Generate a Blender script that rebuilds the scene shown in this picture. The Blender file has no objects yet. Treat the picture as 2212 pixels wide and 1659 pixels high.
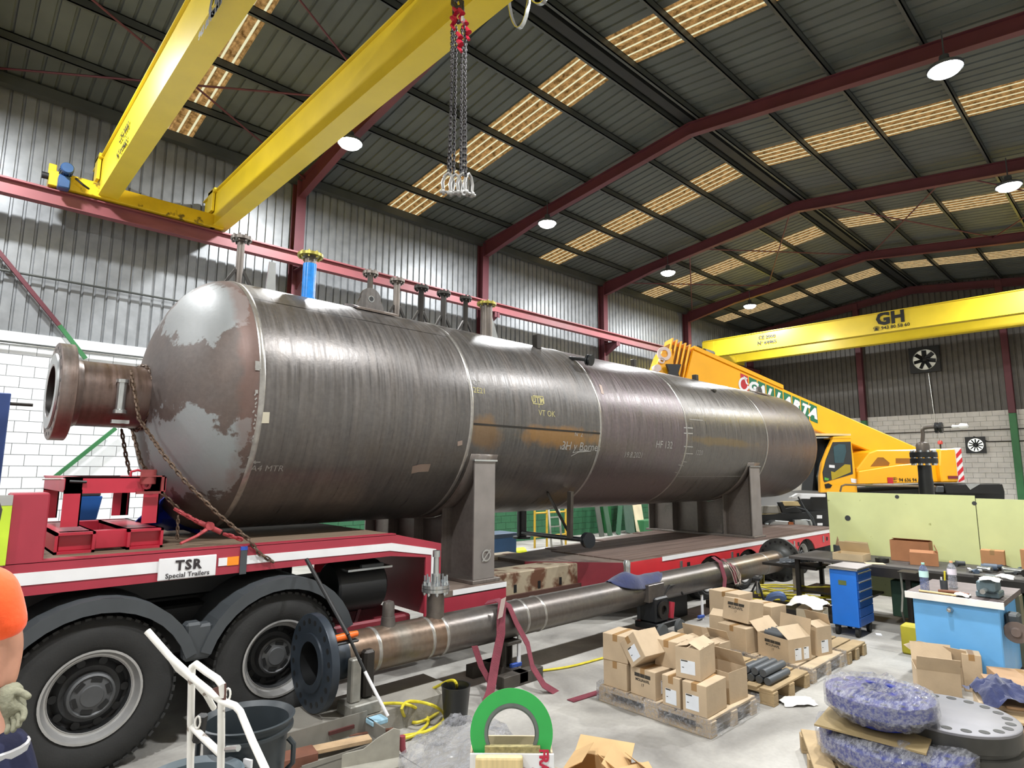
import bpy, math, random
from mathutils import Vector, Matrix, noise
rnd = random.Random(7)
C = bpy.context.scene.collection
sc = bpy.context.scene
PI = math.pi
def R(a): return math.radians(a)
# ---------------------------------------------------------------- camera, world, lights, exposure
CH = 2.15
FOC, YAW, PIT, ROL = 1317.0, R(46.73), R(8.17), R(0.32)
fw = Vector((math.cos(YAW)*math.cos(PIT), math.sin(YAW)*math.cos(PIT), math.sin(PIT)))
rt0 = fw.cross(Vector((0,0,1))).normalized(); up0 = rt0.cross(fw)
rt = rt0*math.cos(ROL)+up0*math.sin(ROL); up = -rt0*math.sin(ROL)+up0*math.cos(ROL)
cam = bpy.data.cameras.new('camera'); co = bpy.data.objects.new('camera', cam); C.objects.link(co)
m3 = Matrix((rt, up, -fw)).transposed()
co.matrix_world = Matrix.Translation((0,0,CH)) @ m3.to_4x4()
cam.sensor_width = 36; cam.lens = 36*FOC/2212; cam.clip_end = 200; cam.clip_start = .05
sc.camera = co
w = bpy.data.worlds.new('world'); sc.world = w; w.use_nodes = True
wn = w.node_tree; bg = wn.nodes['Background']
bg.inputs[0].default_value = (.80,.90,1.0,1); bg.inputs[1].default_value = 1.15
sc.view_settings.view_transform = 'Standard'; sc.view_settings.look = 'None'; sc.view_settings.gamma = 1
sc.view_settings.use_curve_mapping = False; sc.view_settings.exposure = 0.0
LAMP_W = 570
LAMPS = [(x,10.9,8.85) for x in (-6.2,-.3,5.62,11.55,17.5,23.5)]+[(x,1.83,8.75) for x in (-6.2,-.3,5.62,11.5,17.5,23.5)]
def lamp_light(x,y,z):
    l = bpy.data.lights.new('lamp_light','AREA'); l.shape='DISK'; l.size=.42; l.energy=LAMP_W; l.color=(.97,.985,1)
    return l
# ---------------------------------------------------------------- helpers
def ray(px,py): return fw+rt*((px-1106)/FOC)+up*((829.5-py)/FOC)
def at(px,py,X=None,Y=None,Z=None,d=None):
    r=ray(px,py)
    t = X/r.x if X is not None else Y/r.y if Y is not None else (Z-CH)/r.z if Z is not None else d
    return Vector((0,0,CH))+r*t
def hexc(h,a=1):
    h=h.lstrip('#'); o=[]
    for i in (0,2,4):
        c=int(h[i:i+2],16)/255; o.append(c/12.92 if c<=.04045 else ((c+.055)/1.055)**2.4)
    return (*o,a)
MATS={}
def mat(name,col,rough=.6,metal=0,var=.12,scale=3,bump=0,bscale=60,col2=None,c2scale=2,c2lo=.5,c2hi=.6,stretch=(1,1,1),emit=0,alpha=1,trans=0,spec=None,coat=0,sheen=0):
    if name in MATS: return MATS[name]
    m=bpy.data.materials.new(name); m.use_nodes=True; nt=m.node_tree; p=nt.nodes['Principled BSDF']; L=nt.links
    c=hexc(col) if isinstance(col,str) else col
    p.inputs['Roughness'].default_value=rough; p.inputs['Metallic'].default_value=metal
    if coat: p.inputs['Coat Weight'].default_value=coat; p.inputs['Coat Roughness'].default_value=.15
    if sheen: p.inputs['Sheen Weight'].default_value=sheen
    if trans: p.inputs['Transmission Weight'].default_value=trans
    if spec is not None: p.inputs['Specular IOR Level'].default_value=spec
    tc=nt.nodes.new('ShaderNodeTexCoord'); mp=nt.nodes.new('ShaderNodeMapping'); L.new(tc.outputs['Object'],mp.inputs[0]); mp.inputs['Scale'].default_value=stretch
    nz=nt.nodes.new('ShaderNodeTexNoise'); nz.inputs['Scale'].default_value=scale; nz.inputs['Detail'].default_value=6; L.new(mp.outputs[0],nz.inputs['Vector'])
    mr=nt.nodes.new('ShaderNodeMapRange'); mr.inputs[1].default_value=.3; mr.inputs[2].default_value=.7; mr.inputs[3].default_value=1-var; mr.inputs[4].default_value=1+var; L.new(nz.outputs[0],mr.inputs[0])
    mx=nt.nodes.new('ShaderNodeMix'); mx.data_type='RGBA'; mx.blend_type='MULTIPLY'; mx.inputs[0].default_value=1; mx.inputs[6].default_value=c
    cb=nt.nodes.new('ShaderNodeCombineColor')
    for i in range(3): L.new(mr.outputs[0],cb.inputs[i])
    L.new(cb.outputs[0],mx.inputs[7]); out=mx.outputs[2]
    if col2:
        n2=nt.nodes.new('ShaderNodeTexNoise'); n2.inputs['Scale'].default_value=c2scale; n2.inputs['Detail'].default_value=8; L.new(mp.outputs[0],n2.inputs['Vector'])
        r2=nt.nodes.new('ShaderNodeMapRange'); r2.inputs[1].default_value=c2lo; r2.inputs[2].default_value=c2hi; L.new(n2.outputs[0],r2.inputs[0])
        m2=nt.nodes.new('ShaderNodeMix'); m2.data_type='RGBA'; L.new(r2.outputs[0],m2.inputs[0]); L.new(out,m2.inputs[6]); m2.inputs[7].default_value=hexc(col2); out=m2.outputs[2]
    L.new(out,p.inputs['Base Color'])
    if bump:
        nb=nt.nodes.new('ShaderNodeTexNoise'); nb.inputs['Scale'].default_value=bscale; nb.inputs['Detail'].default_value=4; L.new(mp.outputs[0],nb.inputs['Vector'])
        bp=nt.nodes.new('ShaderNodeBump'); bp.inputs['Strength'].default_value=bump; bp.inputs['Distance'].default_value=.01; L.new(nb.outputs[0],bp.inputs['Height']); L.new(bp.outputs[0],p.inputs['Normal'])
    if emit: p.inputs['Emission Color'].default_value=c; p.inputs['Emission Strength'].default_value=emit
    if alpha<1: p.inputs['Alpha'].default_value=alpha
    MATS[name]=m; return m
class MB:
    def __init__(s): s.v=[]; s.f=[]; s.m=[]; s.s=[]
    def add(s,vs,fs,m=0,sm=False,M=None):
        b=len(s.v)
        for p in vs:
            p=Vector(p); s.v.append(M@p if M is not None else p)
        for f in fs: s.f.append([b+i for i in f]); s.m.append(m); s.s.append(sm)
        return s
    def bx(s,x0,y0,z0,x1,y1,z1,m=0,M=None):
        vs=[(x,y,z) for z in (z0,z1) for y in (y0,y1) for x in (x0,x1)]
        return s.add(vs,[(0,2,3,1),(4,5,7,6),(0,1,5,4),(2,6,7,3),(0,4,6,2),(1,3,7,5)],m,False,M)
    def box(s,c,d,m=0,rz=0,M=None,rx=0,ry=0):
        T=Matrix.Translation(Vector(c))@Matrix.Rotation(rz,4,'Z')@Matrix.Rotation(ry,4,'Y')@Matrix.Rotation(rx,4,'X')
        if M is not None: T=M@T
        return s.bx(-d[0]/2,-d[1]/2,-d[2]/2,d[0]/2,d[1]/2,d[2]/2,m,T)
    def beam(s,a,b,wd,ht,m=0,upv=(0,0,1)):     # rectangular bar from a to b
        a=Vector(a); b=Vector(b); d=(b-a); ln=d.length; d.normalize(); u=Vector(upv)
        if abs(d.dot(u))>.98: u=Vector((1,0,0))
        x=d.cross(u).normalized(); y=x.cross(d)
        M=Matrix((( x.x,d.x,y.x,a.x),(x.y,d.y,y.y,a.y),(x.z,d.z,y.z,a.z),(0,0,0,1)))
        return s.bx(-wd/2,0,-ht/2,wd/2,ln,ht/2,m,M)
    def tube(s,pts,r,n=8,m=0,closed=False,caps=True,sm=True):
        pts=[Vector(p) for p in pts]; N=len(pts); rs=r if isinstance(r,(list,tuple)) else [r]*N
        vs=[];fs=[]; prev=None
        for i,p in enumerate(pts):
            if closed: t=pts[(i+1)%N]-pts[i-1]
            else: t=pts[min(i+1,N-1)]-pts[max(i-1,0)]
            t.normalize()
            if prev is None:
                u=Vector((0,0,1)) if abs(t.z)<.9 else Vector((1,0,0)); x=t.cross(u).normalized()
            else: x=(prev-t*prev.dot(t)).normalized()
            prev=x; y=t.cross(x)
            for k in range(n):
                a=2*PI*k/n; vs.append(p+(x*math.cos(a)+y*math.sin(a))*rs[i])
        for i in range(N if closed else N-1):
            j=(i+1)%N
            for k in range(n): l=(k+1)%n; fs.append((i*n+k,i*n+l,j*n+l,j*n+k))
        s.add(vs,fs,m,sm)
        if caps and not closed:
            b=len(s.v)-N*n
            s.f.append([b+k for k in range(n)][::-1]); s.m.append(m); s.s.append(False)
            s.f.append([b+(N-1)*n+k for k in range(n)]); s.m.append(m); s.s.append(False)
        return s
    def cyl(s,a,b,r,r2=None,n=20,m=0,caps=True): return s.tube([a,b],[r,r if r2 is None else r2],n,m,False,caps)
    def lathe(s,o,ax,prof,n=24,m=0,sm=True,ref=None,ang=(0,2*PI)):
        o=Vector(o); ax=Vector(ax).normalized(); u=Vector(ref) if ref else (Vector((0,0,1)) if abs(ax.z)<.9 else Vector((1,0,0)))
        x=(u-ax*u.dot(ax)).normalized(); y=ax.cross(x); full=abs(ang[1]-ang[0]-2*PI)<1e-6
        K=n if full else n+1; vs=[];fs=[]
        for t,r in prof:
            for k in range(K):
                a=ang[0]+(ang[1]-ang[0])*k/n; vs.append(o+ax*t+(x*math.cos(a)+y*math.sin(a))*r)
        for i in range(len(prof)-1):
            for k in range(n):
                l=(k+1)%K if full else k+1; fs.append((i*K+k,(i+1)*K+k,(i+1)*K+l,i*K+l))
        return s.add(vs,fs,m,sm)
    def prism(s,poly,o,u,v,th,m=0):            # polygon in plane (o;u,v) extruded by vector th
        o=Vector(o);u=Vector(u);v=Vector(v);th=Vector(th); n=len(poly)
        a=[o+u*p[0]+v*p[1] for p in poly]; vs=a+[p+th for p in a]
        fs=[list(range(n)),list(range(n,2*n))[::-1]]+[(i,i+n,(i+1)%n+n,(i+1)%n) for i in range(n)]
        return s.add(vs,fs,m)
    def ribbon(s,pts,wv,th=.004,m=0):
        pts=[Vector(p) for p in pts]; ws=wv if isinstance(wv,list) else [Vector(wv)]*len(pts); vs=[];fs=[]
        for i,p in enumerate(pts):
            t=(pts[min(i+1,len(pts)-1)]-pts[max(i-1,0)]).normalized(); wd=Vector(ws[i]); nn=t.cross(wd).normalized()*th
            vs+= [p-wd/2-nn,p+wd/2-nn,p+wd/2+nn,p-wd/2+nn]
        for i in range(len(pts)-1):
            b=4*i
            for k in range(4): l=(k+1)%4; fs.append((b+k,b+l,b+4+l,b+4+k))
        fs.append((0,3,2,1)); e=4*(len(pts)-1); fs.append((e,e+1,e+2,e+3))
        return s.add(vs,fs,m,True)
    def build(s,name,mats,parent=None,bevel=0,world=True,kind=None,label=None,seg=1):
        if not isinstance(mats,(list,tuple)): mats=[mats]
        me=bpy.data.meshes.new(name)
        IM=WM[parent.name] if (parent is not None and world) else None
        vs=[IM@v for v in s.v] if IM is not None else s.v
        me.from_pydata([tuple(v) for v in vs],[],s.f)
        me.polygons.foreach_set('material_index',s.m); me.polygons.foreach_set('use_smooth',s.s)
        for mm in mats: me.materials.append(mm)
        me.update()
        if any(s.s): me.set_sharp_from_angle(angle=R(38))
        o=bpy.data.objects.new(name,me); C.objects.link(o)
        if parent is not None: o.parent=parent; WM[o.name]=WM[parent.name]
        else: WM[o.name]=Matrix.Identity(4)
        if bevel:
            b=o.modifiers.new('bevel','BEVEL'); b.width=bevel; b.segments=seg; b.limit_method='ANGLE'; b.angle_limit=R(50)
        if kind: o['kind']=kind
        if label: o['label']=label
        return o
WM={}
def fixnormals(o):
    import bmesh
    b=bmesh.new(); b.from_mesh(o.data); bmesh.ops.recalc_face_normals(b,faces=b.faces); b.to_mesh(o.data); b.free()
def T(name,label,cat,loc=(0,0,0),rz=0,group=None,kind=None):
    o=bpy.data.objects.new(name,None); C.objects.link(o); o.location=loc; o.rotation_euler=(0,0,rz); o.empty_display_size=.1
    if label: o['label']=label
    if cat: o['category']=cat
    if group: o['group']=group
    if kind: o['kind']=kind
    WM[o.name]=(Matrix.Translation(Vector(loc))@Matrix.Rotation(rz,4,'Z')).inverted()
    return o
def tag(o,label=None,cat=None,group=None,kind=None):
    if label: o['label']=label
    if cat: o['category']=cat
    if group: o['group']=group
    if kind: o['kind']=kind
    return o
def dup(root,loc,rz=None,label=None,group=None):
    r=root.copy(); C.objects.link(r); r.location=loc
    if rz is not None: r.rotation_euler=(0,0,rz)
    if label: r['label']=label
    if group: r['group']=group
    for ch in list(root.children):
        c=ch.copy(); C.objects.link(c); c.parent=r
        for g in list(ch.children):
            d=g.copy(); C.objects.link(d); d.parent=c
    return r
def inst(name,me,parent,loc,rot=(0,0,0)):       # a part sharing mesh data; loc in the parent's space (identity-placed parents)
    o=bpy.data.objects.new(name,me); C.objects.link(o); o.parent=parent; o.location=loc; o.rotation_euler=rot; return o
def meshof(b,name,mats):
    me=bpy.data.meshes.new(name); me.from_pydata([tuple(v) for v in b.v],[],b.f)
    me.polygons.foreach_set('material_index',b.m); me.polygons.foreach_set('use_smooth',b.s)
    for mm in (mats if isinstance(mats,(list,tuple)) else [mats]): me.materials.append(mm)
    me.update(); return me
def textpts(txt,size,bold=0,align='CENTER',space=1.0,shear=0):
    cu=bpy.data.curves.new('t','FONT'); cu.body=txt; cu.size=size; cu.align_x=align; cu.align_y='CENTER'; cu.offset=bold; cu.space_character=space; cu.resolution_u=2; cu.shear=shear
    o=bpy.data.objects.new('t',cu); C.objects.link(o); dg=bpy.context.evaluated_depsgraph_get(); dg.update()
    me=bpy.data.meshes.new_from_object(o.evaluated_get(dg)); vs=[tuple(v.co) for v in me.vertices]; fs=[list(p.vertices) for p in me.polygons]
    bpy.data.objects.remove(o); bpy.data.curves.remove(cu); bpy.data.meshes.remove(me); return vs,fs
def text(name,txt,size,o,u,v,m,parent=None,bold=0,off=.004,fn=None,space=1.0,shear=0):
    vs,fs=textpts(txt,size,bold,space=space,shear=shear); o=Vector(o);u=Vector(u).normalized();v=Vector(v).normalized(); nn=u.cross(v)
    b=MB(); b.add([fn(p[0],p[1]) if fn else o+u*p[0]+v*p[1]+nn*off for p in vs],fs)
    return b.build(name,m,parent)
def chain(b,path,link=.06,r=.008,wd=.6,m=0,seg=7,n=4):   # links along a polyline
    path=[Vector(p) for p in path]; L=[0]
    for i in range(1,len(path)): L.append(L[-1]+(path[i]-path[i-1]).length)
    def P(s):
        for i in range(1,len(path)):
            if s<=L[i] or i==len(path)-1: return path[i-1].lerp(path[i],(s-L[i-1])/max(1e-6,L[i]-L[i-1]))
    pitch=link-2.6*r; k=0; s_=link/2
    while s_<L[-1]:
        c=P(s_); t=(P(min(L[-1],s_+.01))-P(max(0,s_-.01))).normalized()
        u=Vector((.3,.5,.1)).normalized(); x=t.cross(u).normalized(); y=t.cross(x)
        sd=x if k%2 else y
        hw=link*wd/2-r; hl=link/2-r; pts=[]
        for j in range(seg*2):
            a=2*PI*j/(seg*2); ca,sa=math.cos(a),math.sin(a)
            ex=max(0,hl-hw); pts.append(c+sd*(hw*sa)+t*(hw*ca+(ex if ca>=0 else -ex)))
        b.tube(pts,r,n,m,closed=True); s_+=pitch; k+=1
    return b
# ---------------------------------------------------------------- materials
M_clad=mat('galvanised cladding','#85888a',.42,.35,.16,1.2,stretch=(3,3,.4),bump=.05)
M_roof=mat('roof sheet','#535855',.65,.15,.12,1.5)
M_block=mat('white painted block','#d9dcdd',.8,0,.05,4,bump=.25,bscale=90)
M_blockfar=mat('far block','#cdc9c2',.85,0,.08,3,bump=.2)
M_mortar=mat('mortar','#a9abab',.9)
M_maroon=mat('red oxide steel','#5b2b33',.55,.1,.12,2)
M_green=mat('green paint','#2c6a3c',.5,0,.12,3)
M_wallgreen=mat('green dado paint','#2a6040',.6,0,.1,2)
M_purlin=mat('purlin steel','#4b4e4b',.5,.4,.12,2)
M_yellow=mat('crane yellow','#dcc22c',.38,0,.06,2,coat=.15)
M_yellowo=mat('mobile crane yellow','#f2ab12',.35,0,.05,2,coat=.2)
M_black=mat('black','#101112',.5)
M_rubber=mat('tyre rubber','#232322',.8,0,.15,8,bump=.15,bscale=80)
M_grey=mat('dark grey','#3d4144',.55,0,.1,5)
M_steel=mat('bare steel','#6d6660',.38,.75,.2,4,stretch=(1,1,1))
M_bright=mat('bright metal','#b9bcbb',.25,.85,.1,6)
M_dark=mat('dark steel','#35322f',.45,.6,.2,5)
M_red=mat('trailer red','#9a2c3c',.45,0,.1,3,coat=.1)
M_redb=mat('bright red','#c8202c',.45,0,.08,3)
M_white=mat('white reflective','#dcdcdd',.5,0,.04,5)
M_blue=mat('blue','#1f5fae',.5,0,.1,4)
M_brass=mat('yellow passivated','#a59a4c',.35,.7,.2,12)
M_navy=mat('navy cloth','#232b52',.9,0,.2,8,bump=.5,bscale=25,sheen=.3)
M_chalk=mat('chalk','#918f8a',.9,0,.1,20)
M_ychalk=mat('yellow chalk','#a39b6c',.9,0,.1,20)
# ---------------------------------------------------------------- structure
def concrete():
    m=bpy.data.materials.new('concrete floor'); m.use_nodes=True; nt=m.node_tree;p=nt.nodes['Principled BSDF'];L=nt.links
    tc=nt.nodes.new('ShaderNodeTexCoord')
    def nz(sc_,d=6,dist=0):
        n=nt.nodes.new('ShaderNodeTexNoise'); n.inputs['Scale'].default_value=sc_; n.inputs['Detail'].default_value=d; n.inputs['Distortion'].default_value=dist; L.new(tc.outputs['Object'],n.inputs['Vector']); return n
    r=nt.nodes.new('ShaderNodeValToRGB'); r.color_ramp.elements[0].position=.3; r.color_ramp.elements[0].color=hexc('#7d7a75'); r.color_ramp.elements[1].position=.68; r.color_ramp.elements[1].color=hexc('#b3b0a9')
    a=nz(1.3,8,.6); L.new(a.outputs[0],r.inputs[0])
    b=nz(.45,5,.8); r2=nt.nodes.new('ShaderNodeValToRGB'); r2.color_ramp.elements[0].position=.6; r2.color_ramp.elements[0].color=(0,0,0,1); r2.color_ramp.elements[1].position=.7; r2.color_ramp.elements[1].color=(.55,.55,.55,1); L.new(b.outputs[0],r2.inputs[0])
    mx=nt.nodes.new('ShaderNodeMix'); mx.data_type='RGBA'; L.new(r2.outputs[0],mx.inputs[0]); L.new(r.outputs[0],mx.inputs[6]); mx.inputs[7].default_value=hexc('#5b5853')
    c=nz(28,4); r3=nt.nodes.new('ShaderNodeMapRange'); r3.inputs[3].default_value=.85; r3.inputs[4].default_value=1.12; L.new(c.outputs[0],r3.inputs[0])
    m2=nt.nodes.new('ShaderNodeMix'); m2.data_type='RGBA'; m2.blend_type='MULTIPLY'; m2.inputs[0].default_value=1; L.new(mx.outputs[2],m2.inputs[6]); L.new(r3.outputs[0],m2.inputs[7])
    L.new(m2.outputs[2],p.inputs['Base Color']); p.inputs['Roughness'].default_value=.72
    bp=nt.nodes.new('ShaderNodeBump'); bp.inputs['Strength'].default_value=.25; bp.inputs['Distance'].default_value=.004; L.new(c.outputs[0],bp.inputs['Height']); L.new(bp.outputs[0],p.inputs['Normal'])
    return m
M_floor=concrete()
XB,XE,YL,YR=-9.0,29.8,14.05,-4.0
fl=MB(); xs=[XB,-3.1,2.83,8.76,14.69,20.62,26.55,XE]; ys=[YR,1.05,7.05,YL]
root=MB().bx(XB-.3,YR-.3,-.3,XE+.3,YL+.3,-.03).build('floor',mat('joint filler','#4a4845',.9),kind='structure')
for i in range(len(xs)-1):
    for j in range(len(ys)-1):
        MB().bx(xs[i]+.004,ys[j]+.004,-.029,xs[i+1]-.004,ys[j+1]-.004,0).build('floor_slab',M_floor,root)
FLOOR=root
# walls
def ribs(width,length,pitch,depth,ribw,m=0):     # corrugated sheet in plane local x (width), y (length) bulging to +z
    b=MB(); xs_=[0]; n=int(round(width/pitch)); prof=[]
    for i in range(n):
        x0=i*pitch; prof+=[(x0,0),(x0+pitch-ribw,0),(x0+pitch-ribw*.75,-depth),(x0+pitch-ribw*.25,-depth)]
    prof.append((n*pitch,0))
    vs=[(x,0,z) for x,z in prof]+[(x,length,z) for x,z in prof]; N=len(prof)
    return b.add(vs,[(i,i+1,i+1+N,i+N) for i in range(N-1)],m)
ZC=4.6; ZE=9.32; SL=.12; RY=6.65; ZR=ZE+SL*(YL-RY)
wl=MB().bx(XB,YL+.12,-.1,XE+.3,YL+.3,ZE+.1).build('wall_left',M_mortar,kind='structure')
sheet=meshof(ribs(1.0,ZE-ZC+.02,.2,.035,.055),'cladding_sheet',M_clad)
x=XB
while x<XE-.3:
    inst('cladding_sheet',sheet,wl,(x,YL+.02,ZC),(PI/2,0,0)); x+=1.0
# block wall part: concrete ring beam, blocks
MB().bx(XB,YL-.06,4.42,XE,YL+.12,4.6).build('ring_beam',M_block,wl)
MB().bx(XB,YL+.02,-.1,XE,YL+.12,4.42).build('mortar_bed',M_mortar,wl)
bl=meshof(MB().bx(0,0,0,.39,.03,.19),'block',M_block)
rest=MB(); restg=MB()
for r_ in range(22):
    z=r_*.2; off=(r_%2)*.2
    x=XB+off
    while x<XE-.4:
        if -.6<x<5.0 and z>.95: inst('block',bl,wl,(x,YL-.005+rnd.uniform(0,.004),z+.005))
        else: (restg if z<.95 else rest).bx(x,YL-.005,z+.005,x+.39,YL+.025,z+.195)
        x+=.4
rest.build('distant_blocks',M_block,wl,kind='stuff'); restg.build('green_blocks',M_wallgreen,wl,kind='stuff')
# end wall
we=MB().bx(XE+.12,YR,-.1,XE+.3,YL,ZR+.2).build('wall_end',M_mortar,kind='structure')
M_cladend=mat('end cladding','#57544f',.5,.25,.15,1.2,stretch=(3,3,.4))
MB().bx(XE+.03,YR,-.1,XE+.12,YL,ZC).build('mortar_bed',M_mortar,we)
sh2=meshof(ribs(1.0,ZR-ZC,.2,.035,.055),'end_sheet',M_cladend)
y=YL
while y>YR+.5:
    inst('cladding_sheet',sh2,we,(XE+.02,y,ZC),(PI/2,0,-PI/2)); y-=1.0
eb=MB()
for r_ in range(23):
    z=r_*.2; y=YR+(r_%2)*.2
    while y<YL-.3:
        eb.bx(XE,y,z+.005,XE+.035,y+.39,z+.195); y+=.4
eb.build('end_wall_blocks',M_blockfar,we,kind='stuff')
MB().bx(XB,YR-.2,-.1,XE+.3,YR,ZR+.2).build('wall_right',mat('right wall','#c9c8c4',.8),kind='structure')
MB().bx(XB-.2,YR-.2,-.1,XB,YL+.3,ZR+.2).build('wall_back',mat('back wall','#c9c8c4',.8),kind='structure')
# roof
cl=MB().bx(XB,RY-.24,ZR-.045,XE,RY+.24,ZR-.035).build('ceiling',M_purlin,kind='structure')
def skymat():
    m=bpy.data.materials.new('amber translucent sheet'); m.use_nodes=True; nt=m.node_tree; L=nt.links; nt.nodes.clear()
    o=nt.nodes.new('ShaderNodeOutputMaterial'); tr=nt.nodes.new('ShaderNodeBsdfTranslucent'); tp=nt.nodes.new('ShaderNodeBsdfTransparent'); ms=nt.nodes.new('ShaderNodeMixShader')
    tc=nt.nodes.new('ShaderNodeTexCoord')
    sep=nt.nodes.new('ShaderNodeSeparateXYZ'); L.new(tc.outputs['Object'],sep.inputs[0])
    # narrow pale stripes at the corrugation pitch, mottled amber brown between them
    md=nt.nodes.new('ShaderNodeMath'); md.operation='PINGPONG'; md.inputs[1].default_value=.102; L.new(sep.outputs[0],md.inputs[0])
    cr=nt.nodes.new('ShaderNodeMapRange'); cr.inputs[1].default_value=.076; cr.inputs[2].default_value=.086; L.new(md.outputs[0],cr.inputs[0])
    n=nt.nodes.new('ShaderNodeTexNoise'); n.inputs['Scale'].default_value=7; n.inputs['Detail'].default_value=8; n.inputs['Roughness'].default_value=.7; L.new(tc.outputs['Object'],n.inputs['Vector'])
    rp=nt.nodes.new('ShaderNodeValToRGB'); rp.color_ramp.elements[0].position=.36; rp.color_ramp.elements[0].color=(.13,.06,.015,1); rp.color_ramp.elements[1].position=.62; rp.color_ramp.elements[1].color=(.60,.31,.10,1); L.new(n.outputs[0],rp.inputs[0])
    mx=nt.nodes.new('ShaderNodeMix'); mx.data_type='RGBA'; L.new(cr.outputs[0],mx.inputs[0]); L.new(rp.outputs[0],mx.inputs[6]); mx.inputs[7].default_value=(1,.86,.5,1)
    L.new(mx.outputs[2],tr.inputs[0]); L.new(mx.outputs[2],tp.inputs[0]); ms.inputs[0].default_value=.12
    L.new(tr.outputs[0],ms.inputs[1]); L.new(tp.outputs[0],ms.inputs[2]); L.new(ms.outputs[0],o.inputs[0]); return m
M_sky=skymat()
lsl=math.hypot(YL+.1-RY,SL*(YL+.1-RY)); rsl=math.hypot(RY-YR,SL*(RY-YR)); aS=math.atan(SL)
rs=ribs(1.0,lsl,.25,-.028,.06); rsh=meshof(rs,'roof_sheet',M_roof); rsr=meshof(ribs(1.0,rsl,.25,-.028,.06),'roof_sheet_r',M_roof)
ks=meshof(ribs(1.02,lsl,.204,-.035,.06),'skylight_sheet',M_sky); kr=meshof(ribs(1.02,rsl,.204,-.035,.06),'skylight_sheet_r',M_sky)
SKYX=[-9.0+.06,-3.5,2.4,8.33,14.26,20.2,26.1]
segs=[];x=XB
for s_ in SKYX[1:]+[XE+.05]:
    while x<s_-.01:
        wdt=min(1.0,s_-x); segs.append((x,wdt,0)); x+=wdt
    if s_<XE: segs.append((x,1.02,1)); x+=1.02
for x,wdt,k in segs:
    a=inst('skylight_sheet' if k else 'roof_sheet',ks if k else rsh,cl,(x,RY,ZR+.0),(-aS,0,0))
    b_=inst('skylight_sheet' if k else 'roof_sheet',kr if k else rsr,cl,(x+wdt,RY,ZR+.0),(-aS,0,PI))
    if not k and wdt<.999: a.scale.x=wdt; b_.scale.x=wdt
MB().bx(XB,RY-.1,ZR-.16,XE,RY+.1,ZR-.05).build('ridge_beam',mat('ridge black','#1e2020',.7),cl)
def rz_(Y): return ZR-SL*abs(Y-RY)
def zpurlin(Y,name='purlin'):
    z=rz_(Y); b=MB(); b.bx(XB,Y-.035,z-.17,XE,Y-.015,z-.01); b.bx(XB,Y-.035,z-.17,XE,Y+.035,z-.155); b.bx(XB,Y-.035,z-.025,XE,Y+.035,z-.01); return b.build(name,M_purlin,cl)
for Y in (12.7,11.2,9.7,8.15,6.9,6.4,5.15,3.65,2.15,.65,-.85,-2.4): zpurlin(Y)
MB().bx(XB,13.78,ZE-.22,XE,13.96,ZE-.02).build('eaves_gutter',M_purlin,cl)
FX=[-.05-5.93,-.05,5.88,11.81,17.74,23.67,29.6]
for X in FX:
    b=MB()
    def seg_(y0,z0t,z0b,y1,z1t,z1b):
        b.prism([(y0,z0b),(y0,z0t),(y1,z1t),(y1,z1b)],(X-.006,0,0),(0,1,0),(0,0,1),(.012,0,0))
        for za,zb in ((z0t,z1t),(z0b,z1b)):
            b.prism([(y0,za-.008),(y0,za+.008),(y1,zb+.008),(y1,zb-.008)],(X-.08,0,0),(0,1,0),(0,0,1),(.16,0,0))
    t=.175
    seg_(13.75,rz_(13.75)-t,8.72,11.6,rz_(11.6)-t,rz_(11.6)-.46)
    seg_(11.6,rz_(11.6)-t,rz_(11.6)-.46,RY,ZR-t,ZR-.46)
    seg_(RY,ZR-t,ZR-.46,YR,rz_(YR)-t,rz_(YR)-.46)
    b.build('rafter',M_maroon,cl)
    for a_,c_,nm,mm in ((4.45,rz_(13.9)-.2,'column',M_maroon),(0,4.45,'column_foot',M_green)):
        q=MB(); q.bx(X-.12,13.75,a_,X+.12,13.765,c_); q.bx(X-.12,14.0,a_,X+.12,14.015,c_); q.bx(X-.006,13.765,a_,X+.006,14.0,c_); q.build(nm,mm,wl)
    q=MB(); q.prism([(13.75,6.86),(13.2,6.86),(13.2,6.7),(13.75,6.4)],(X-.01,0,0),(0,1,0),(0,0,1),(.02,0,0)); q.bx(X-.1,13.2,6.85,X+.1,13.75,6.87); q.bx(X-.1,13.2,6.70,X+.1,13.21,6.86); q.build('rail_bracket',M_maroon,wl)
# end wall posts
for Y in (8.88,3.76):
    MB().bx(XE-.25,Y-.11,4.45,XE,Y+.11,rz_(Y)-.2).build('end_column',M_maroon,we,bevel=.01)
    MB().bx(XE-.25,Y-.11,0,XE,Y+.11,4.45).build('end_column_foot',M_green,we,bevel=.01)
def rod(p,q,r=.02,par=None,m=None,name='brace_rod'):
    MB().tube([p,q],r,6).build(name,m or M_maroon,par)
for X0,X1 in ((FX[1],FX[2]),(FX[4],FX[5])):
    for Y0,Y1 in ((13.6,10.2),(10.2,6.8),(6.4,3.0),(3.0,-.4)):
        rod((X0,Y0,rz_(Y0)-.2),(X1,Y1,rz_(Y1)-.2),par=cl); rod((X0,Y1,rz_(Y1)-.23),(X1,Y0,rz_(Y0)-.23),par=cl)
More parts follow.
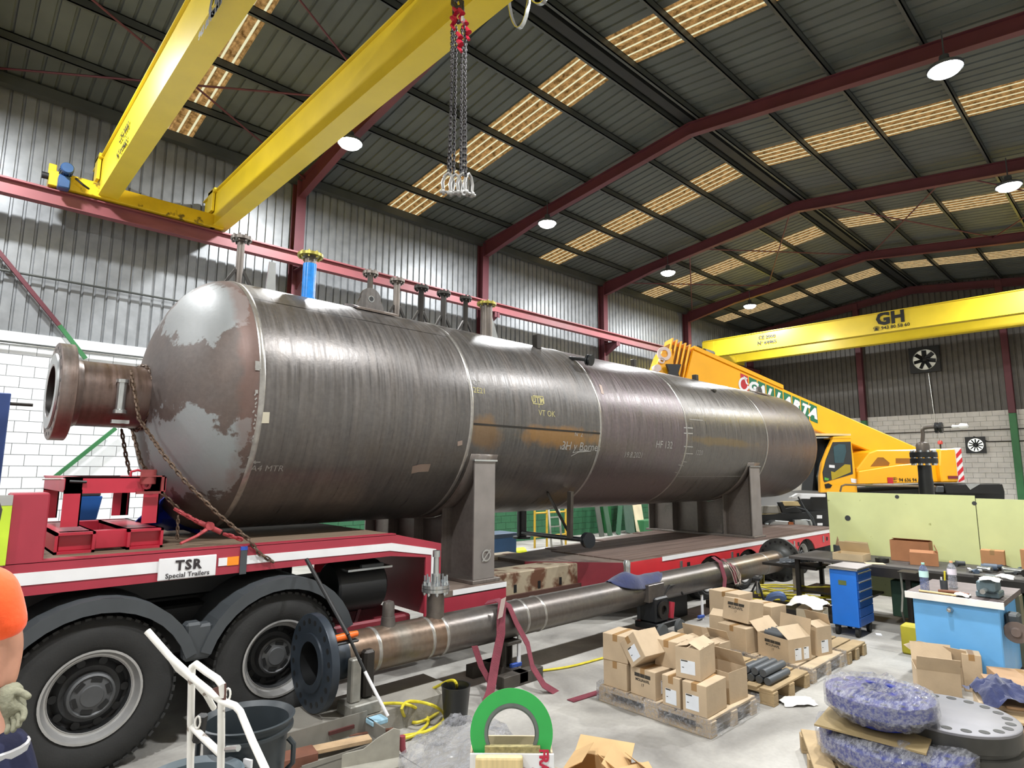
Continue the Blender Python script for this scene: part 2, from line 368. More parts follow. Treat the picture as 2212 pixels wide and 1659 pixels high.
# wall brace (left wall, first bay): maroon above the blocks, green below
pA=at(-10,535,Y=13.9); pM=at(140,712,Y=13.9); 
MB().beam(pA,at(128,703,Y=13.9),.07,.07).build('wall_brace',M_maroon,wl)
MB().beam(at(128,703,Y=13.9),at(185,775,Y=13.9),.07,.07).build('wall_brace_foot',M_green,wl)
MB().beam(at(250,925,Y=13.9),at(100,1045,Y=13.9),.07,.07).build('wall_brace_foot',M_green,wl)
pc=at(0,583,Y=13.95); pd=at(360,640,Y=13.95)
MB().tube([(XB,13.93,pc.z),(12,13.93,pc.z)],.022,8).build('conduit',M_purlin,wl)
MB().tube([(XB,13.96,4.36),(XE,13.96,4.36)],.018,8).build('conduit',M_bright,wl)
MB().tube([(XE-.05,YR,3.86),(XE-.05,YL,3.86)],.02,6).build('conduit',M_dark,we)
MB().tube([(XE-.05,YR,3.4),(XE-.05,4.6,3.4),(XE-.05,5.05,3.62)],.02,6).build('conduit',M_dark,we)
MB().tube([(XE-.03,6.35,6.3),(XE-.03,6.25,3.6)],.015,6).build('conduit',M_bright,we)
# crane runway beam
rb=MB(); yb=13.36
rb.bx(XB,yb-.09,6.88,XE-.3,yb+.09,6.90); rb.bx(XB,yb-.09,7.14,XE-.3,yb+.09,7.16); rb.bx(XB,yb-.006,6.9,XE-.3,yb+.006,7.14); rb.bx(XB,yb-.02,7.16,XE-.3,yb+.02,7.2)
tag(rb.build('crane_runway_beam',mat('runway red','#82484c',.5,.05,.12,1.5)),'long red steel runway beam fixed high along the left wall','beam')
# ---------------------------------------------------------------- lamps
for i,(x,y,z) in enumerate(LAMPS):
    lab={(5.62,10.9):'round white high bay lamp behind the yellow girder, left row',(11.55,10.9):'round white high bay lamp right of the hanging chains, left row',(17.5,10.9):'third visible round high bay lamp of the left row',(23.5,10.9):'furthest round high bay lamp, above the far yellow girder end',(11.5,1.83):'large round high bay lamp at upper right of the roof',(17.5,1.83):'round high bay lamp at the right edge, lower of two'}.get((x,y),'round high bay lamp of the %s row, %s behind the camera'%('left' if y>5 else 'right',{-6.2:'furthest',-.3:'nearest',5.62:'just over and'}.get(x,'one')))
    t=T('high_bay_lamp',lab,'lamp',(x,y,z))
    b=MB(); b.lathe((x,y,z),(0,0,1),[(0,.25),(.05,.26),(.09,.2),(.1,.08),(.25,.07),(.26,0)],24); b.build('housing',M_grey,t)
    b=MB(); b.lathe((x,y,z+.012),(0,0,-1),[(0,.235),(.06,.2),(.1,.12),(.115,0)],24); b.build('lens',mat('lamp lens',(1,.99,.96,1),.5,emit=30),t)
    b=MB(); b.tube([(x,y,z+.25),(x,y,rz_(y)-.17)],.012,6); b.build('hanger',M_grey,t)
    l=lamp_light(x,y,z); lo=bpy.data.objects.new('bulb',l); C.objects.link(lo); lo.parent=t; lo.location=(0,0,-.12)
# ---------------------------------------------------------------- near overhead crane
def girder(x0,x1,y0,y1,zb=7.25,zt=8.0,nm='girder'):
    return None
cr=T('overhead_crane','near yellow double girder overhead crane crossing above the tank','crane',(2.9,13.3,7.2))
for k,(x0,x1) in enumerate(((1.75,2.07),(3.78,4.10))):
    b=MB(); b.bx(x0+.012,-3.4,7.26,x1-.012,13.85,7.97); b.bx(x0-.03,-3.4,7.97,x1+.03,13.95,7.995); b.bx(x0,-3.4,7.245,x1,13.95,7.262); b.bx(x0,13.85,7.26,x1,13.87,7.97)
    b.build('girder',M_yellow,cr)
    b=MB(); b.bx(x0-.06,13.2,7.55,x0-.005,13.5,8.02); b.bx(x0-.06,13.1,7.95,x1,13.5,8.03); b.build('bracket',M_yellow,cr,bevel=.005)
b=MB(); b.bx(1.0,13.2,7.2,4.0,13.45,7.48); b.bx(1.0,13.45,7.2,1.12,13.5,7.7); b.build('end_carriage',mat('worn yellow','#d8b61a',.45,0,.15,3,col2='#6d5a1c',c2scale=5,c2lo=.6,c2hi=.66),cr,bevel=.01)
for x in (1.2,3.8): MB().cyl((x,13.25,7.3),(x,13.42,7.3),.11).build('wheel',M_dark,cr)
mt=at(143,370,Y=13.05)
b=MB(); b.lathe((mt.x,12.86,mt.z),(0,1,0),[(0,0),(0,.085),(.02,.1),(.06,.1),(.06,.09),(.3,.09),(.3,0)],20)
for a in range(16):
    an=a*PI/8; b.box((mt.x+.095*math.cos(an),13.05,mt.z+.095*math.sin(an)),(.02,.2,.008),ry=-an)
mo=b.build('motor',mat('motor blue','#27466e',.45),cr)
b=MB(); b.bx(mt.x-.1,13.0,mt.z-.33,mt.x+.08,13.2,mt.z-.1); b.cyl((mt.x-.02,13.1,mt.z-.3),(mt.x-.02,13.1,mt.z-.05),.07); b.build('gearbox',mat('motor blue','#2b5590'),cr,bevel=.02)
MB().cyl((.9,13.3,7.38),(1.0,13.3,7.38),.06).build('buffer',M_black,cr)
MB().tube([at(163,385,Y=13.0),at(178,398,Y=13.0),at(192,408,Y=13.1)],.02,6).build('cable',M_black,cr)
# lettering on the -X faces of the girders
text('serial_lettering','CE 2000',.2,at(268,287,X=1.745),(0,-1,0),(0,0,1),M_black,cr,bold=.008)
text('serial_lettering','Nº 64465',.2,at(263,322,X=1.745),(0,-1,0),(0,0,1),M_black,cr,bold=.008)
text('lettering','GH',.5,at(475,-12,X=1.75),(0,-1,0),(0,0,1),M_black,cr,bold=.02)
text('phone_lettering','943 80 58 60',.14,at(452,45,X=1.75),(0,-1,0),(0,0,1),M_black,cr,bold=.008)
# festoon cables under girder 2 right
for k,(p,q,s_) in enumerate((((1100,8),(1142,6),36),((1150,0),(1178,0),6))):
    a=at(*p,X=4.4);c=at(*q,X=4.4); pts=[a.lerp(c,i/8)+Vector((0,0,-s_/36*.32*math.sin(PI*i/8)**.7 if 0<i<8 else 0)) for i in range(9)]
    pts=[pts[0]+Vector((0,0,.5))]+pts+[pts[-1]+Vector((0,0,.5))]
    MB().ribbon(pts,(.05,0,0),.006).build('festoon_cable',M_bright,cr)
# far crane
fc=T('overhead_crane','far yellow overhead crane with black GH lettering near the end wall','crane',(25,13.3,7.2))
for k,(x0,x1) in enumerate(((24.7,25.02),(26.75,27.07))):
    b=MB(); b.bx(x0+.012,-3.4,7.26,x1-.012,13.2,7.97); b.bx(x0-.03,-3.4,7.97,x1+.03,13.7,7.995); b.bx(x0,-3.4,7.245,x1,13.2,7.262); b.prism([(13.2,7.26),(13.2,7.97),(13.75,7.97),(13.75,7.62)],(x0,0,0),(0,1,0),(0,0,1),(.32,0,0))
    b.build('girder',M_yellow,fc)
MB().bx(24.0,13.2,7.2,27.6,13.45,7.48).build('end_carriage',M_yellow,fc,bevel=.01)
mt=at(1530,762,Y=13.0); b=MB(); b.cyl((mt.x-.1,13.0,mt.z),(mt.x-.1,13.0,mt.z-.5),.13); b.cyl((mt.x-.4,13.0,mt.z),(mt.x+.35,13.0,mt.z),.13); b.build('motor',mat('dark motor','#2a3038',.5),fc)
text('lettering','GH',.62,at(1923,687,X=24.68),(0,-1,0),(0,0,1),M_black,fc,bold=.03,space=1.05)
b=MB(); pG=at(1923,687,X=24.68)
for yy in (.14,-.2,-.02-.18+.32*0-.0): pass
text('phone_lettering','☎ 943 80 58 60',.17,at(1925,706,X=24.68),(0,-1,0),(0,0,1),M_black,fc,bold=.004)
text('serial_lettering','CE 2000',.2,at(1656,727,X=24.68),(0,-1,0),(0,0,1),M_black,fc,bold=.008)
text('serial_lettering','Nº 64465',.2,at(1656,739,X=24.68),(0,-1,0),(0,0,1),M_black,fc,bold=.008)
# ---------------------------------------------------------------- pressure vessel
TY,TZ,TR=6.8,2.84,1.29
def steelmat(name,base,warm,xr=None,patch=None,rough=.36,metal=.5,streak=1.0):
    m=bpy.data.materials.new(name); m.use_nodes=True; nt=m.node_tree;p=nt.nodes['Principled BSDF'];L=nt.links
    tc=nt.nodes.new('ShaderNodeTexCoord')
    def nz(sc_,st,d=6,ro=.55):
        mp=nt.nodes.new('ShaderNodeMapping'); mp.inputs['Scale'].default_value=st; L.new(tc.outputs['Object'],mp.inputs[0])
        n=nt.nodes.new('ShaderNodeTexNoise'); n.inputs['Scale'].default_value=sc_; n.inputs['Detail'].default_value=d; n.inputs['Roughness'].default_value=ro; L.new(mp.outputs[0],n.inputs['Vector']); return n
    def rmp(n,lo,hi,a,b):
        r=nt.nodes.new('ShaderNodeMapRange'); r.inputs[1].default_value=lo;r.inputs[2].default_value=hi;r.inputs[3].default_value=a;r.inputs[4].default_value=b; L.new(n.outputs[0],r.inputs[0]); return r
    def mixc(f,a,b,mode='MIX'):
        x=nt.nodes.new('ShaderNodeMix'); x.data_type='RGBA'; x.blend_type=mode
        for i,q in ((0,f),(6,a),(7,b)):
            if hasattr(q,'is_linked') or hasattr(q,'links'): L.new(q,x.inputs[i])
            else: x.inputs[i].default_value=q
        return x.outputs[2]
    s1=nz(1.6,(4.0,.5,.5) if streak>.5 else (1.5,1,1)); c=mixc(rmp(s1,.35,.65,0,1).outputs[0],hexc(base),hexc(warm))
    s2=nz(5,(6,.35,.35),4); c=mixc(1.0,c,rmp(s2,.3,.7,1-.16*streak,1+.16*streak).outputs[0],'MULTIPLY')
    s3=nz(22,(1,1,1),5); c=mixc(1.0,c,rmp(s3,.3,.7,.9,1.1).outputs[0],'MULTIPLY')
    if patch:      # (colour, centre, radii, amount): mill scale / rust patches with their own outline
        for col,cen,rad,th in patch:
            mp=nt.nodes.new('ShaderNodeVectorMath'); mp.operation='SUBTRACT'; L.new(tc.outputs['Object'],mp.inputs[0]); mp.inputs[1].default_value=cen
            dv=nt.nodes.new('ShaderNodeVectorMath'); dv.operation='DIVIDE'; L.new(mp.outputs[0],dv.inputs[0]); dv.inputs[1].default_value=rad
            ln=nt.nodes.new('ShaderNodeVectorMath'); ln.operation='LENGTH'; L.new(dv.outputs[0],ln.inputs[0])
            nn=nz(3.5,(1,1,1),8,.65); ad=nt.nodes.new('ShaderNodeMath'); ad.operation='MULTIPLY_ADD'; L.new(nn.outputs[0],ad.inputs[0]); ad.inputs[1].default_value=1.6; L.new(ln.outputs['Value'],ad.inputs[2])
            r=nt.nodes.new('ShaderNodeMapRange'); r.inputs[1].default_value=1.78 if th<.7 else 1.72; r.inputs[2].default_value=1.35 if th<.7 else 1.66; r.inputs[4].default_value=th; L.new(ad.outputs[0],r.inputs[0])
            c=mixc(r.outputs[0],c,hexc(col))
    L.new(c,p.inputs['Base Color']); p.inputs['Metallic'].default_value=metal
    rr=rmp(s2,.3,.7,rough-.09*streak,rough+.1*streak); L.new(rr.outputs[0],p.inputs['Roughness'])
    bp=nt.nodes.new('ShaderNodeBump'); bp.inputs['Strength'].default_value=.12; bp.inputs['Distance'].default_value=.01; L.new(s3.outputs[0],bp.inputs['Height']); L.new(bp.outputs[0],p.inputs['Normal'])
    return m
TX=6.8      # root of tank at saddle level centre
tank=T('pressure_vessel','huge brown steel pressure vessel lying on the red trailer','tank',(8.2,TY,.86))
def tl(X,Y,Z): return (X-8.2,Y-TY,Z-.86)      # object-space coordinates for textures
S1=steelmat('shell plate brown','#5c5957','#65605c')
S3=steelmat('shell plate rusty','#5b5957','#645f5b',patch=[('#a3763a',tl(6.2,5.5,2.62),(1.0,.6,.17),.6),('#8d6a3e',tl(4.8,5.5,2.6),(.35,.6,.22),.5),('#8b7440',tl(6.7,5.9,1.7),(.4,.7,.25),.4)])
S4=steelmat('shell plate purple','#685d5f','#665f5d')
S5=steelmat('shell plate grey','#6a6762','#645f5b',patch=[('#8a7340',tl(10.8,5.45,2.72),(1.6,.6,.1),.45)],rough=.33)
S6=steelmat('shell plate end','#676260','#635b5a')
SH=steelmat('dished head','#595350','#5f544e',streak=.4,rough=.5,metal=.3,patch=[('#8f9798',tl(1.72,6.15,2.33),(.45,.75,.5),.85),('#8d9292',tl(1.75,6.25,3.65),(.35,.8,.42),.75),('#73544a',tl(1.98,5.9,3.2),(.12,1.4,1.3),.5)])
seams=[2.07,4.55,7.02,9.45,12.75]
ends=[2.07,4.55,7.02,9.45,12.75,15.5]
HX=.66
for (a,b_),mm in zip(zip(ends[:-1],ends[1:]),(S1,S3,S4,S5,S6)):
    MB().lathe((0,TY,TZ),(1,0,0),[(a,TR),(a+(b_-a)/2,TR),(b_,TR)],128).build('shell_plate',mm,tank)
def headprof(x0,sgn,n=14): return [(x0+sgn*HX*math.sin(PI/2*i/n),TR*math.cos(PI/2*i/n)+1e-4) for i in range(n+1)]
MB().lathe((0,TY,TZ),(1,0,0),headprof(2.07,-1)[::-1],128).build('dished_head',SH,tank)
MB().lathe((0,TY,TZ),(1,0,0),headprof(15.5,1),128).build('dished_head',S6,tank)
M_seam=mat('ground weld seam','#a09d98',.3,.7,.15,20)
for x in seams:
    MB().lathe((0,TY,TZ),(1,0,0),[(x-.028,TR-.002),(x-.02,TR+.003),(x,TR+.006),(x+.02,TR+.003),(x+.028,TR-.002)],128).build('weld_seam',M_seam,tank)
# long seams
def cylpt(X,ang,rr=TR): return Vector((X,TY-rr*math.sin(ang),TZ+rr*math.cos(ang)))   # ang 0 = top, 90 = towards the camera
def angof(z): return math.acos(max(-1,min(1,(z-TZ)/TR)))
def long_seam(x0,x1,ang,w_=.012,m=None):
    b=MB(); N=12
    vs=[]; 
    for i in range(N+1):
        x=x0+(x1-x0)*i/N
        for d in (-w_,w_): vs.append(cylpt(x,ang+d/TR,TR+.003))
    b.add(vs,[(2*i,2*i+2,2*i+3,2*i+1) for i in range(N)]); b.build('long_seam',m or M_dark,tank)
long_seam(4.58,7.0,R(96)); long_seam(2.1,4.5,R(41.5),.004); long_seam(9.5,12.7,R(126),.006,M_chalk)
# nozzle on the near head
MB().lathe((0,TY,TZ),(1,0,0),[(.86,.30),(1.55,.30)],48).build('nozzle_neck',steelmat('nozzle steel','#62554f','#6a5850'),tank)
b=MB(); b.lathe((0,TY,TZ),(1,0,0),[(.70,.225),(.70,.33),(.715,.335),(.715,.43),(.72,.437),(.83,.437),(.835,.43),(.835,.33),(.90,.30)],64); b.lathe((0,TY,TZ),(1,0,0),[(1.6,.225),(.70,.225)],48,m=1)
fo=b.build('nozzle_flange',[steelmat('flange forging','#6e6763','#736158'),M_dark],tank)
b=MB(); b.lathe((0,TY,TZ),(-1,0,0),[(-.712,.235),(-.699,.24),(-.698,.335),(-.712,.34)],64); b.build('raised_face',mat('machined face','#a3a6a6',.35,.7,.1,12),tank)
hb=MB()
for k in range(20):
    a=2*PI*(k+.5)/20; hb.cyl((.7135,TY+.385*math.cos(a),TZ+.385*math.sin(a)),(.716,TY+.385*math.cos(a),TZ+.385*math.sin(a)),.018,n=10)
hb.build('bolt_hole',M_black,tank,kind='stuff')
# small branch on nozzle
b=MB(); bp_=Vector((1.18,TY-.42,TZ-.02))
b.lathe((1.18,TY-.33,TZ+.12),(0,0,-1),[(0,.0),(0,.052),(.03,.052),(.03,.038),(.27,.038),(.28,.055),(.31,.055),(.31,0)],20); b.build('branch_nozzle',M_bright,tank)
MB().box((1.2,TY-.27,TZ-.26),(.14,.06,.03)).build('name_clip',M_bright,tank)
def ringtext(nm,txt,size,px,py,mm=M_chalk,bold=.0):
    # point on the cylinder under the pixel
    r=ray(px,py); o=Vector((0,0,CH)); A=r.y**2+r.z**2; B=2*((o.y-TY)*r.y+(o.z-TZ)*r.z); Cc=(o.y-TY)**2+(o.z-TZ)**2-TR**2
    D=B*B-4*A*Cc
    if D<0: return
    t=(-B-math.sqrt(D))/(2*A); p=o+r*t; a0=math.atan2(-(p.y-TY),p.z-TZ)
    text(nm,txt,size,(0,0,0),(1,0,0),(0,0,1),mm,tank,bold=bold,fn=lambda u,v:cylpt(p.x+u,a0-v/TR,TR+.0025))
    return p,a0
ringtext('chalk_writing','UTM',.12,1165,864,M_ychalk,.002)
ringtext('chalk_writing','vac',.13,1222,965); ringtext('chalk_writing','3H y Bornes',.17,1262,965)
ringtext('chalk_writing','HF 132',.17,1445,961); ringtext('chalk_writing','19.8.2021',.13,1377,983)
ringtext('chalk_writing','TOP',.10,1025,826); ringtext('chalk_writing','S2E21',.10,1033,843,M_ychalk)
ringtext('chalk_writing','VT OK',.11,1185,893,M_ychalk); ringtext('chalk_writing','A4 MTR',.09,572,1012); ringtext('chalk_writing','1220',.13,1522,978); ringtext('chalk_writing','N° 2',.09,1255,938)
# strokes: boxes and arrows
def stroke(pxs,w_=.006,mm=M_chalk,name='chalk_mark'):
    b=MB(); pts=[]
    for px,py in pxs:
        r=ray(px,py); A=r.y**2+r.z**2; B=2*((-TY)*r.y+(CH-TZ)*r.z); Cc=TY**2+(CH-TZ)**2-TR**2; D=B*B-4*A*Cc
        if D<0: continue
        t=(-B-math.sqrt(D))/(2*A); p=Vector((0,0,CH))+r*t; pts.append((p.x,math.atan2(-(p.y-TY),p.z-TZ)))
    fine=[]
    for i in range(len(pts)-1):
        for k in range(6): f=k/6; fine.append((pts[i][0]*(1-f)+pts[i+1][0]*f,pts[i][1]*(1-f)+pts[i+1][1]*f))
    fine.append(pts[-1]); vs=[]
    for i,(x,a) in enumerate(fine):
        x1,a1=fine[min(i+1,len(fine)-1)];x0,a0=fine[max(i-1,0)]; dx,da=(x1-x0),(a1-a0)*TR; l=math.hypot(dx,da) or 1; nx,na=-da/l*w_,dx/l*w_
        vs+=[cylpt(x+nx,a+na/TR,TR+.003),cylpt(x-nx,a-na/TR,TR+.003)]
    b.add(vs,[(2*i,2*i+1,2*i+3,2*i+2) for i in range(len(fine)-1)]); return b.build(name,mm,tank)
stroke([(1154,854),(1176,856),(1176,873),(1154,871),(1154,854)],.006,M_ychalk); stroke([(1167,873),(1167,880)],.005,M_ychalk)
stroke([(1238,985),(1255,976),(1282,974)],.007); stroke([(1242,978),(1262,973),(1275,973)],.005)
for y0 in (923,935,964,979): stroke([(1488,y0),(1508,y0+1)],.009)
for x0,y0 in ((1483,996),(1476,1004),(1468,1020)): stroke([(x0,y0),(x0+12,y0+2)],.009)
stroke([(542,998),(556,998)],.006); stroke([(546,995),(541,998),(546,1001)],.006)
stroke([(1500,905),(1530,907)],.006)
for k,(p0,p1,p2,p3) in enumerate((((883,1010),(900,1003),(929,1010),(915,1025)),)):
    pass
# chalk tick marks along the first seam and white tape pieces
stroke([(549,780),(549,800)],.02); stroke([(553,786),(552,797)],.035)
stroke([(547,842),(547,850)],.012)
for i in range(26):
    yy=850+i*9; 
    xx=545-((yy-850)/250.)**2*40
    if rnd.random()<.8: stroke([(xx+rnd.uniform(-3,3),yy),(xx+rnd.uniform(-6,6),yy+rnd.uniform(3,6))],.006)
stroke([(553,902),(575,902)],.05,mat('masking tape','#b9b39f',.8),'tape_piece')
pb=[(886,1012),(903,1006),(928,1004),(932,1012),(912,1020),(890,1020)]
stroke([(888,1015),(905,1011),(927,1010)],.05,mat('bare scratch','#97857a',.5,.3),'scuff')
stroke([(993,952),(993,962)],.035,mat('bare scratch','#97857a'),'scuff')
stroke([(1303,830),(1308,850)],.03,mat('bare scratch','#97857a'),'scuff')
# things welded on top
def top_nozzle(px,base_py,top_py,fr,pr,mm,legs=True,Y=TY,lab=None,fm=None,n=28):
    X=at(px,base_py+10,Y=Y).x if base_py else px
    X=at(px,top_py,Y=Y).x; zt=at(px,top_py,Y=Y).z; zb=TZ+TR-.02
    b=MB(); b.lathe((X,Y,0),(0,0,1),[(zb,pr),(zt-.06,pr),(zt-.045,pr*1.3)],n); o=b.build('riser_pipe',mm,tank,label=lab)
    b=MB(); b.lathe((X,Y,0),(0,0,1),[(zt-.045,pr),(zt-.045,fr),(zt-.01,fr),(zt-.01,fr*.55),(zt,fr*.55),(zt,0)],n)
    for k in range(8):
        a=k*PI/4+.2; b.cyl((X+fr*.78*math.cos(a),Y+fr*.78*math.sin(a),zt-.07),(X+fr*.78*math.cos(a),Y+fr*.78*math.sin(a),zt+.012),.013,n=6)
    b.build('flange',fm or mm,tank)
    if legs:
        for sx in (-1,1):
            MB().beam((X+sx*.17,Y,zb),(X+sx*pr,Y,zb+.22),.03,.03).build('strut',M_dark,tank)
    return X
top_nozzle(521,0,512,.11,.04,M_steel); top_nozzle(802,0,586,.1,.036,M_steel); top_nozzle(860,0,602,.1,.045,M_steel); top_nozzle(913,0,617,.1,.038,M_dark); top_nozzle(962,0,629,.1,.04,M_dark); top_nozzle(1010,0,640,.09,.035,M_dark)
X=top_nozzle(671,0,548,.15,.07,M_steel,False,lab='riser wrapped in blue film',fm=M_brass)
M_film=mat('blue film','#1c7fd0',.25,0,.2,15,coat=.5)
MB().lathe((X,TY,0),(0,0,1),[(4.13,.1),(4.17,.1),(4.17,.079),(4.6,.079)],24).build('protective_sleeve',M_film,tank)
X=top_nozzle(1056,0,652,.15,.09,M_steel,False,fm=M_brass)
MB().prism([(0,4.12),(.25,4.12),(.1,4.5),(0,4.5)],(X+.02,TY,0),(1,0,0),(0,0,1),(0,.012,0)).build('gusset',M_bright,tank)
# gussets / short bars
X=at(576,600,Y=TY).x; MB().prism([(0,4.1),(.12,4.1),(.1,4.48),(.03,4.48)],(X-.05,TY-.1,0),(1,0,0),(0,0,1),(0,.02,0)).build('gusset',M_bright,tank)
for px,pt,pb_,Yn in ((1165,722,762,6.2),(1380,775,0,7.2),(1190+325,808,0,6.4),(1554,840,872,5.9),(1340,790,0,7.4)):
    p=at(px,pt,Y=Yn); zb=TZ+math.sqrt(max(0,TR**2-(Yn-TY)**2))-.02; MB().bx(p.x-.05,Yn-.05,zb,p.x+.05,Yn+.05,p.z if p.z>zb+.05 else zb+.2).build('channel_stub',M_dark,tank,bevel=.006)
# lifting lugs
def lug(px,py_hole,hgt,wid,Y):
    p=at(px,py_hole,Y=Y); zb=TZ+math.sqrt(TR**2-(Y-TY)**2)-.03; rr=wid*.33; hz=p.z
    poly=[(-wid/2,zb-.05),(-wid/2,zb+.02)]+[(rr*math.cos(PI-PI*i/12),hz+rr*math.sin(PI*i/12)) for i in range(13)]+[(wid/2,zb+.02),(wid/2,zb-.05)]
    b=MB(); b.prism([(q[0],q[1]) for q in poly],(p.x,Y-.02,0),(1,0,0),(0,0,1),(0,.04,0)); b.build('lifting_lug',S1,tank)
    b=MB(); b.lathe((p.x,Y-.024,hz),(0,1,0),[(0,.03),(0,.042),(.048,.042),(.048,.03)],20); b.cyl((p.x,Y-.022,hz),(p.x,Y-.0205,hz),.03,m=1); b.build('lug_eye',[M_bright,M_black],tank)
    vs=[];b=MB(); a0=math.asin((TY-Y)/TR)
    for i in range(9):
        a=a0-.12+.24*i/8
        for x in (p.x-wid*.62,p.x+wid*.75): vs.append(cylpt(x,a,TR+.012))
    b.add(vs,[(2*i,2*i+1,2*i+3,2*i+2) for i in range(8)]); o=b.build('doubler_plate',steelmat('doubler','#8b8078','#7a6d66'),tank); sm_=o.modifiers.new('s','SOLIDIFY'); sm_.thickness=.02
lug(800,646,.35,.42,6.4); lug(1657,845,.35,.42,6.4)
# side instrument nozzle
n0=at(1236,782,Y=6.05)
n0=Vector((n0.x,TY-TR*math.sin(R(36)),TZ+TR*math.cos(R(36)))); n1=at(1277,776,Y=n0.y-.32)
b=MB(); b.cyl(n0,n1,.028); b.build('branch_pipe',mat('black paint','#15181c',.35),tank)
dd=(n1-n0).normalized(); MB().lathe(n1-dd*.02,dd,[(0,0),(0,.085),(.03,.085),(.03,.06),(.05,.06),(.05,.085),(.08,.085),(.08,0)],24).build('branch_flange',mat('black paint','#15181c'),tank)
# saddles
SS=steelmat('saddle plate','#6c6560','#756d67',metal=.4); SSL=mat('saddle end plate','#857f7b',.5,.4,.12,4)
def saddle(X0,X1,front):
    xm=(X0+X1)/2; Yn,Yf=5.6,8.0; b=MB()
    arc=[(TY-TR*1.0*math.sin(a),TZ-TR*math.cos(a)) for a in [R(-66)+R(132)*i/24 for i in range(25)]]
    poly=[(Yf,.9)]+[(max(min(y,Yf),Yn),z-.02) for y,z in arc][::1]+[(Yn,.9)]
    b.prism(poly,(xm-.012,0,0),(0,1,0),(0,0,1),(.024,0,0)); b.build('web_plate',SS,tank)
    b=MB(); b.bx(X0-.05,Yn-.06,.86,X1+.05,Yf+.06,.9); b.build('base_plate',SS,tank,bevel=.004)
    for Y in (Yn,6.2,6.8,7.4,Yf):
        zt=TZ-math.sqrt(TR**2-(Y-TY)**2)+.03
        if Y in (Yn,Yf): zt=2.28
        for s_ in ((0,) if Y in (Yn,Yf) else (-1,1)):
            if s_==0: MB().bx(X0,Y-.012,.9,X1,Y+.012,zt).build('end_plate',SSL,tank,bevel=.003)
            else:
                a_,c_=(X0,xm) if s_<0 else (xm,X1); MB().bx(a_,Y-.01,.9,c_,Y+.01,zt).build('rib',SS,tank)
    vs=[];N=32
    for i in range(N+1):
        a=R(-68)+R(136)*i/N
        for x in (X0-.05,X1+.05): vs.append(Vector((x,TY-(TR+.012)*math.sin(a),TZ-(TR+.012)*math.cos(a))))
    b=MB(); b.add(vs,[(2*i,2*i+1,2*i+3,2*i+2) for i in range(N)],sm=True); o=b.build('wear_plate',SS,tank); s_=o.modifiers.new('s','SOLIDIFY'); s_.thickness=.014
    MB().bx(X0-.02,Yn-.03,2.27,X1+.02,Yn+.12,2.29).build('cap_plate',M_bright,tank)
saddle(4.67,5.0,True); saddle(12.0,12.44,False)
text('chalk_writing','⌀',.3,(4.86,5.58,1.15),(1,0,0),(0,0,1),M_chalk,tank)
# supports and long flanged pipe below the vessel
d0=at(1135,1118,Y=7.4); d1=at(1134,1172,Y=7.4)
b=MB(); b.lathe((d0.x,7.4,0),(0,0,1),[(1.05,.0),(1.05,.15),(1.08,.15),(1.09,.08),(1.75,.08)],24); b.build('drain_nozzle',mat('black paint','#15181c'),tank)
a=at(1137,1152,Y=7.3); c=at(1275,1168,Y=5.7); 
b=MB(); b.cyl(a,c,.035); dd=(c-a).normalized(); b.lathe(c,dd,[(-.03,0),(-.03,.11),(.0,.11),(.005,.05),(.02,.05),(.02,.11),(.05,.11),(.05,0)],24); b.build('bottom_pipe',mat('black paint','#15181c'),tank)
p0=at(1186,1062,Y=5.95);p1=at(1240,1160,Y=6.2); MB().beam(p0,p1,.07,.012,upv=(1,0,0)).build('support_angle',M_dark,tank)
p0=at(1238,1062,Y=5.85);p1=at(1237,1163,Y=5.95); MB().beam(p0,p1,.07,.06,upv=(1,0,0)).build('support_angle',M_steel,tank)

tank.rotation_euler=(0,0,R(1.0)); tank.location=(3+5.2*math.cos(R(1.0)),TY+5.2*math.sin(R(1.0)),.86)
# ---------------------------------------------------------------- low loader trailer
M_deck=mat('worn deck','#6f6258',.7,.2,.2,2,col2='#50413a',c2scale=3,c2lo=.5,c2hi=.65)
M_wood=mat('deck timber','#6d5b49',.8,0,.25,4,stretch=(.4,6,6),bump=.3)
M_rubb=mat('rusty cream','#a0937c',.7,.1,.15,4,col2='#5c3a26',c2scale=4,c2lo=.5,c2hi=.6)
SY=5.5; FY=8.1
tr_=T('low_loader_trailer','red low loader trailer with white side stripe under the vessel','trailer',(6,6.8,0))
# gooseneck: deck + stepped side plates on both sides
side=[(-3.2,1.26),(-3.2,1.5),(3.55,1.5),(4.13,1.37),(4.13,.79),(5.1,.79),(5.1,.60),(3.93,.60),(3.93,1.24),(3.5,1.29)]
zt=1.5
for Y,d in ((SY,.02),(FY,-.02)):
    MB().prism(side,(0,Y,0),(1,0,0),(0,0,1),(0,d,0)).build('gooseneck_side',M_red,tr_)
MB().bx(-3.2,SY+.02,1.42,3.6,FY-.02,1.49).build('gooseneck_deck',M_wood,tr_)
for i in range(14):
    MB().bx(-2.2,SY+.12+i*.172,1.49,3.55,SY+.12+i*.172+.165,1.505).build('deck_plank',M_wood,tr_)
MB().bx(-3.2,SY+.0,1.495,3.55,SY+.1,1.51).build('deck_edge',M_red,tr_)
MB().prism([(3.55,1.49),(4.13,1.36),(4.13,1.32),(3.55,1.44)],(0,SY+.02,0),(1,0,0),(0,0,1),(0,FY-SY-.04,0)).build('slope_plate',M_dark,tr_)
MB().bx(4.09,SY+.02,.6,4.13,FY-.02,1.36).build('step_plate',M_red,tr_)
stripe=[(.47,1.35),(.47,1.435),(1.62,1.435),(1.62,1.35)]
def sp(poly,nm='stripe',m=M_white,off=.006,Y=SY): MB().prism(poly,(0,Y-off,0),(1,0,0),(0,0,1),(0,off-.001,0)).build(nm,m,tr_)
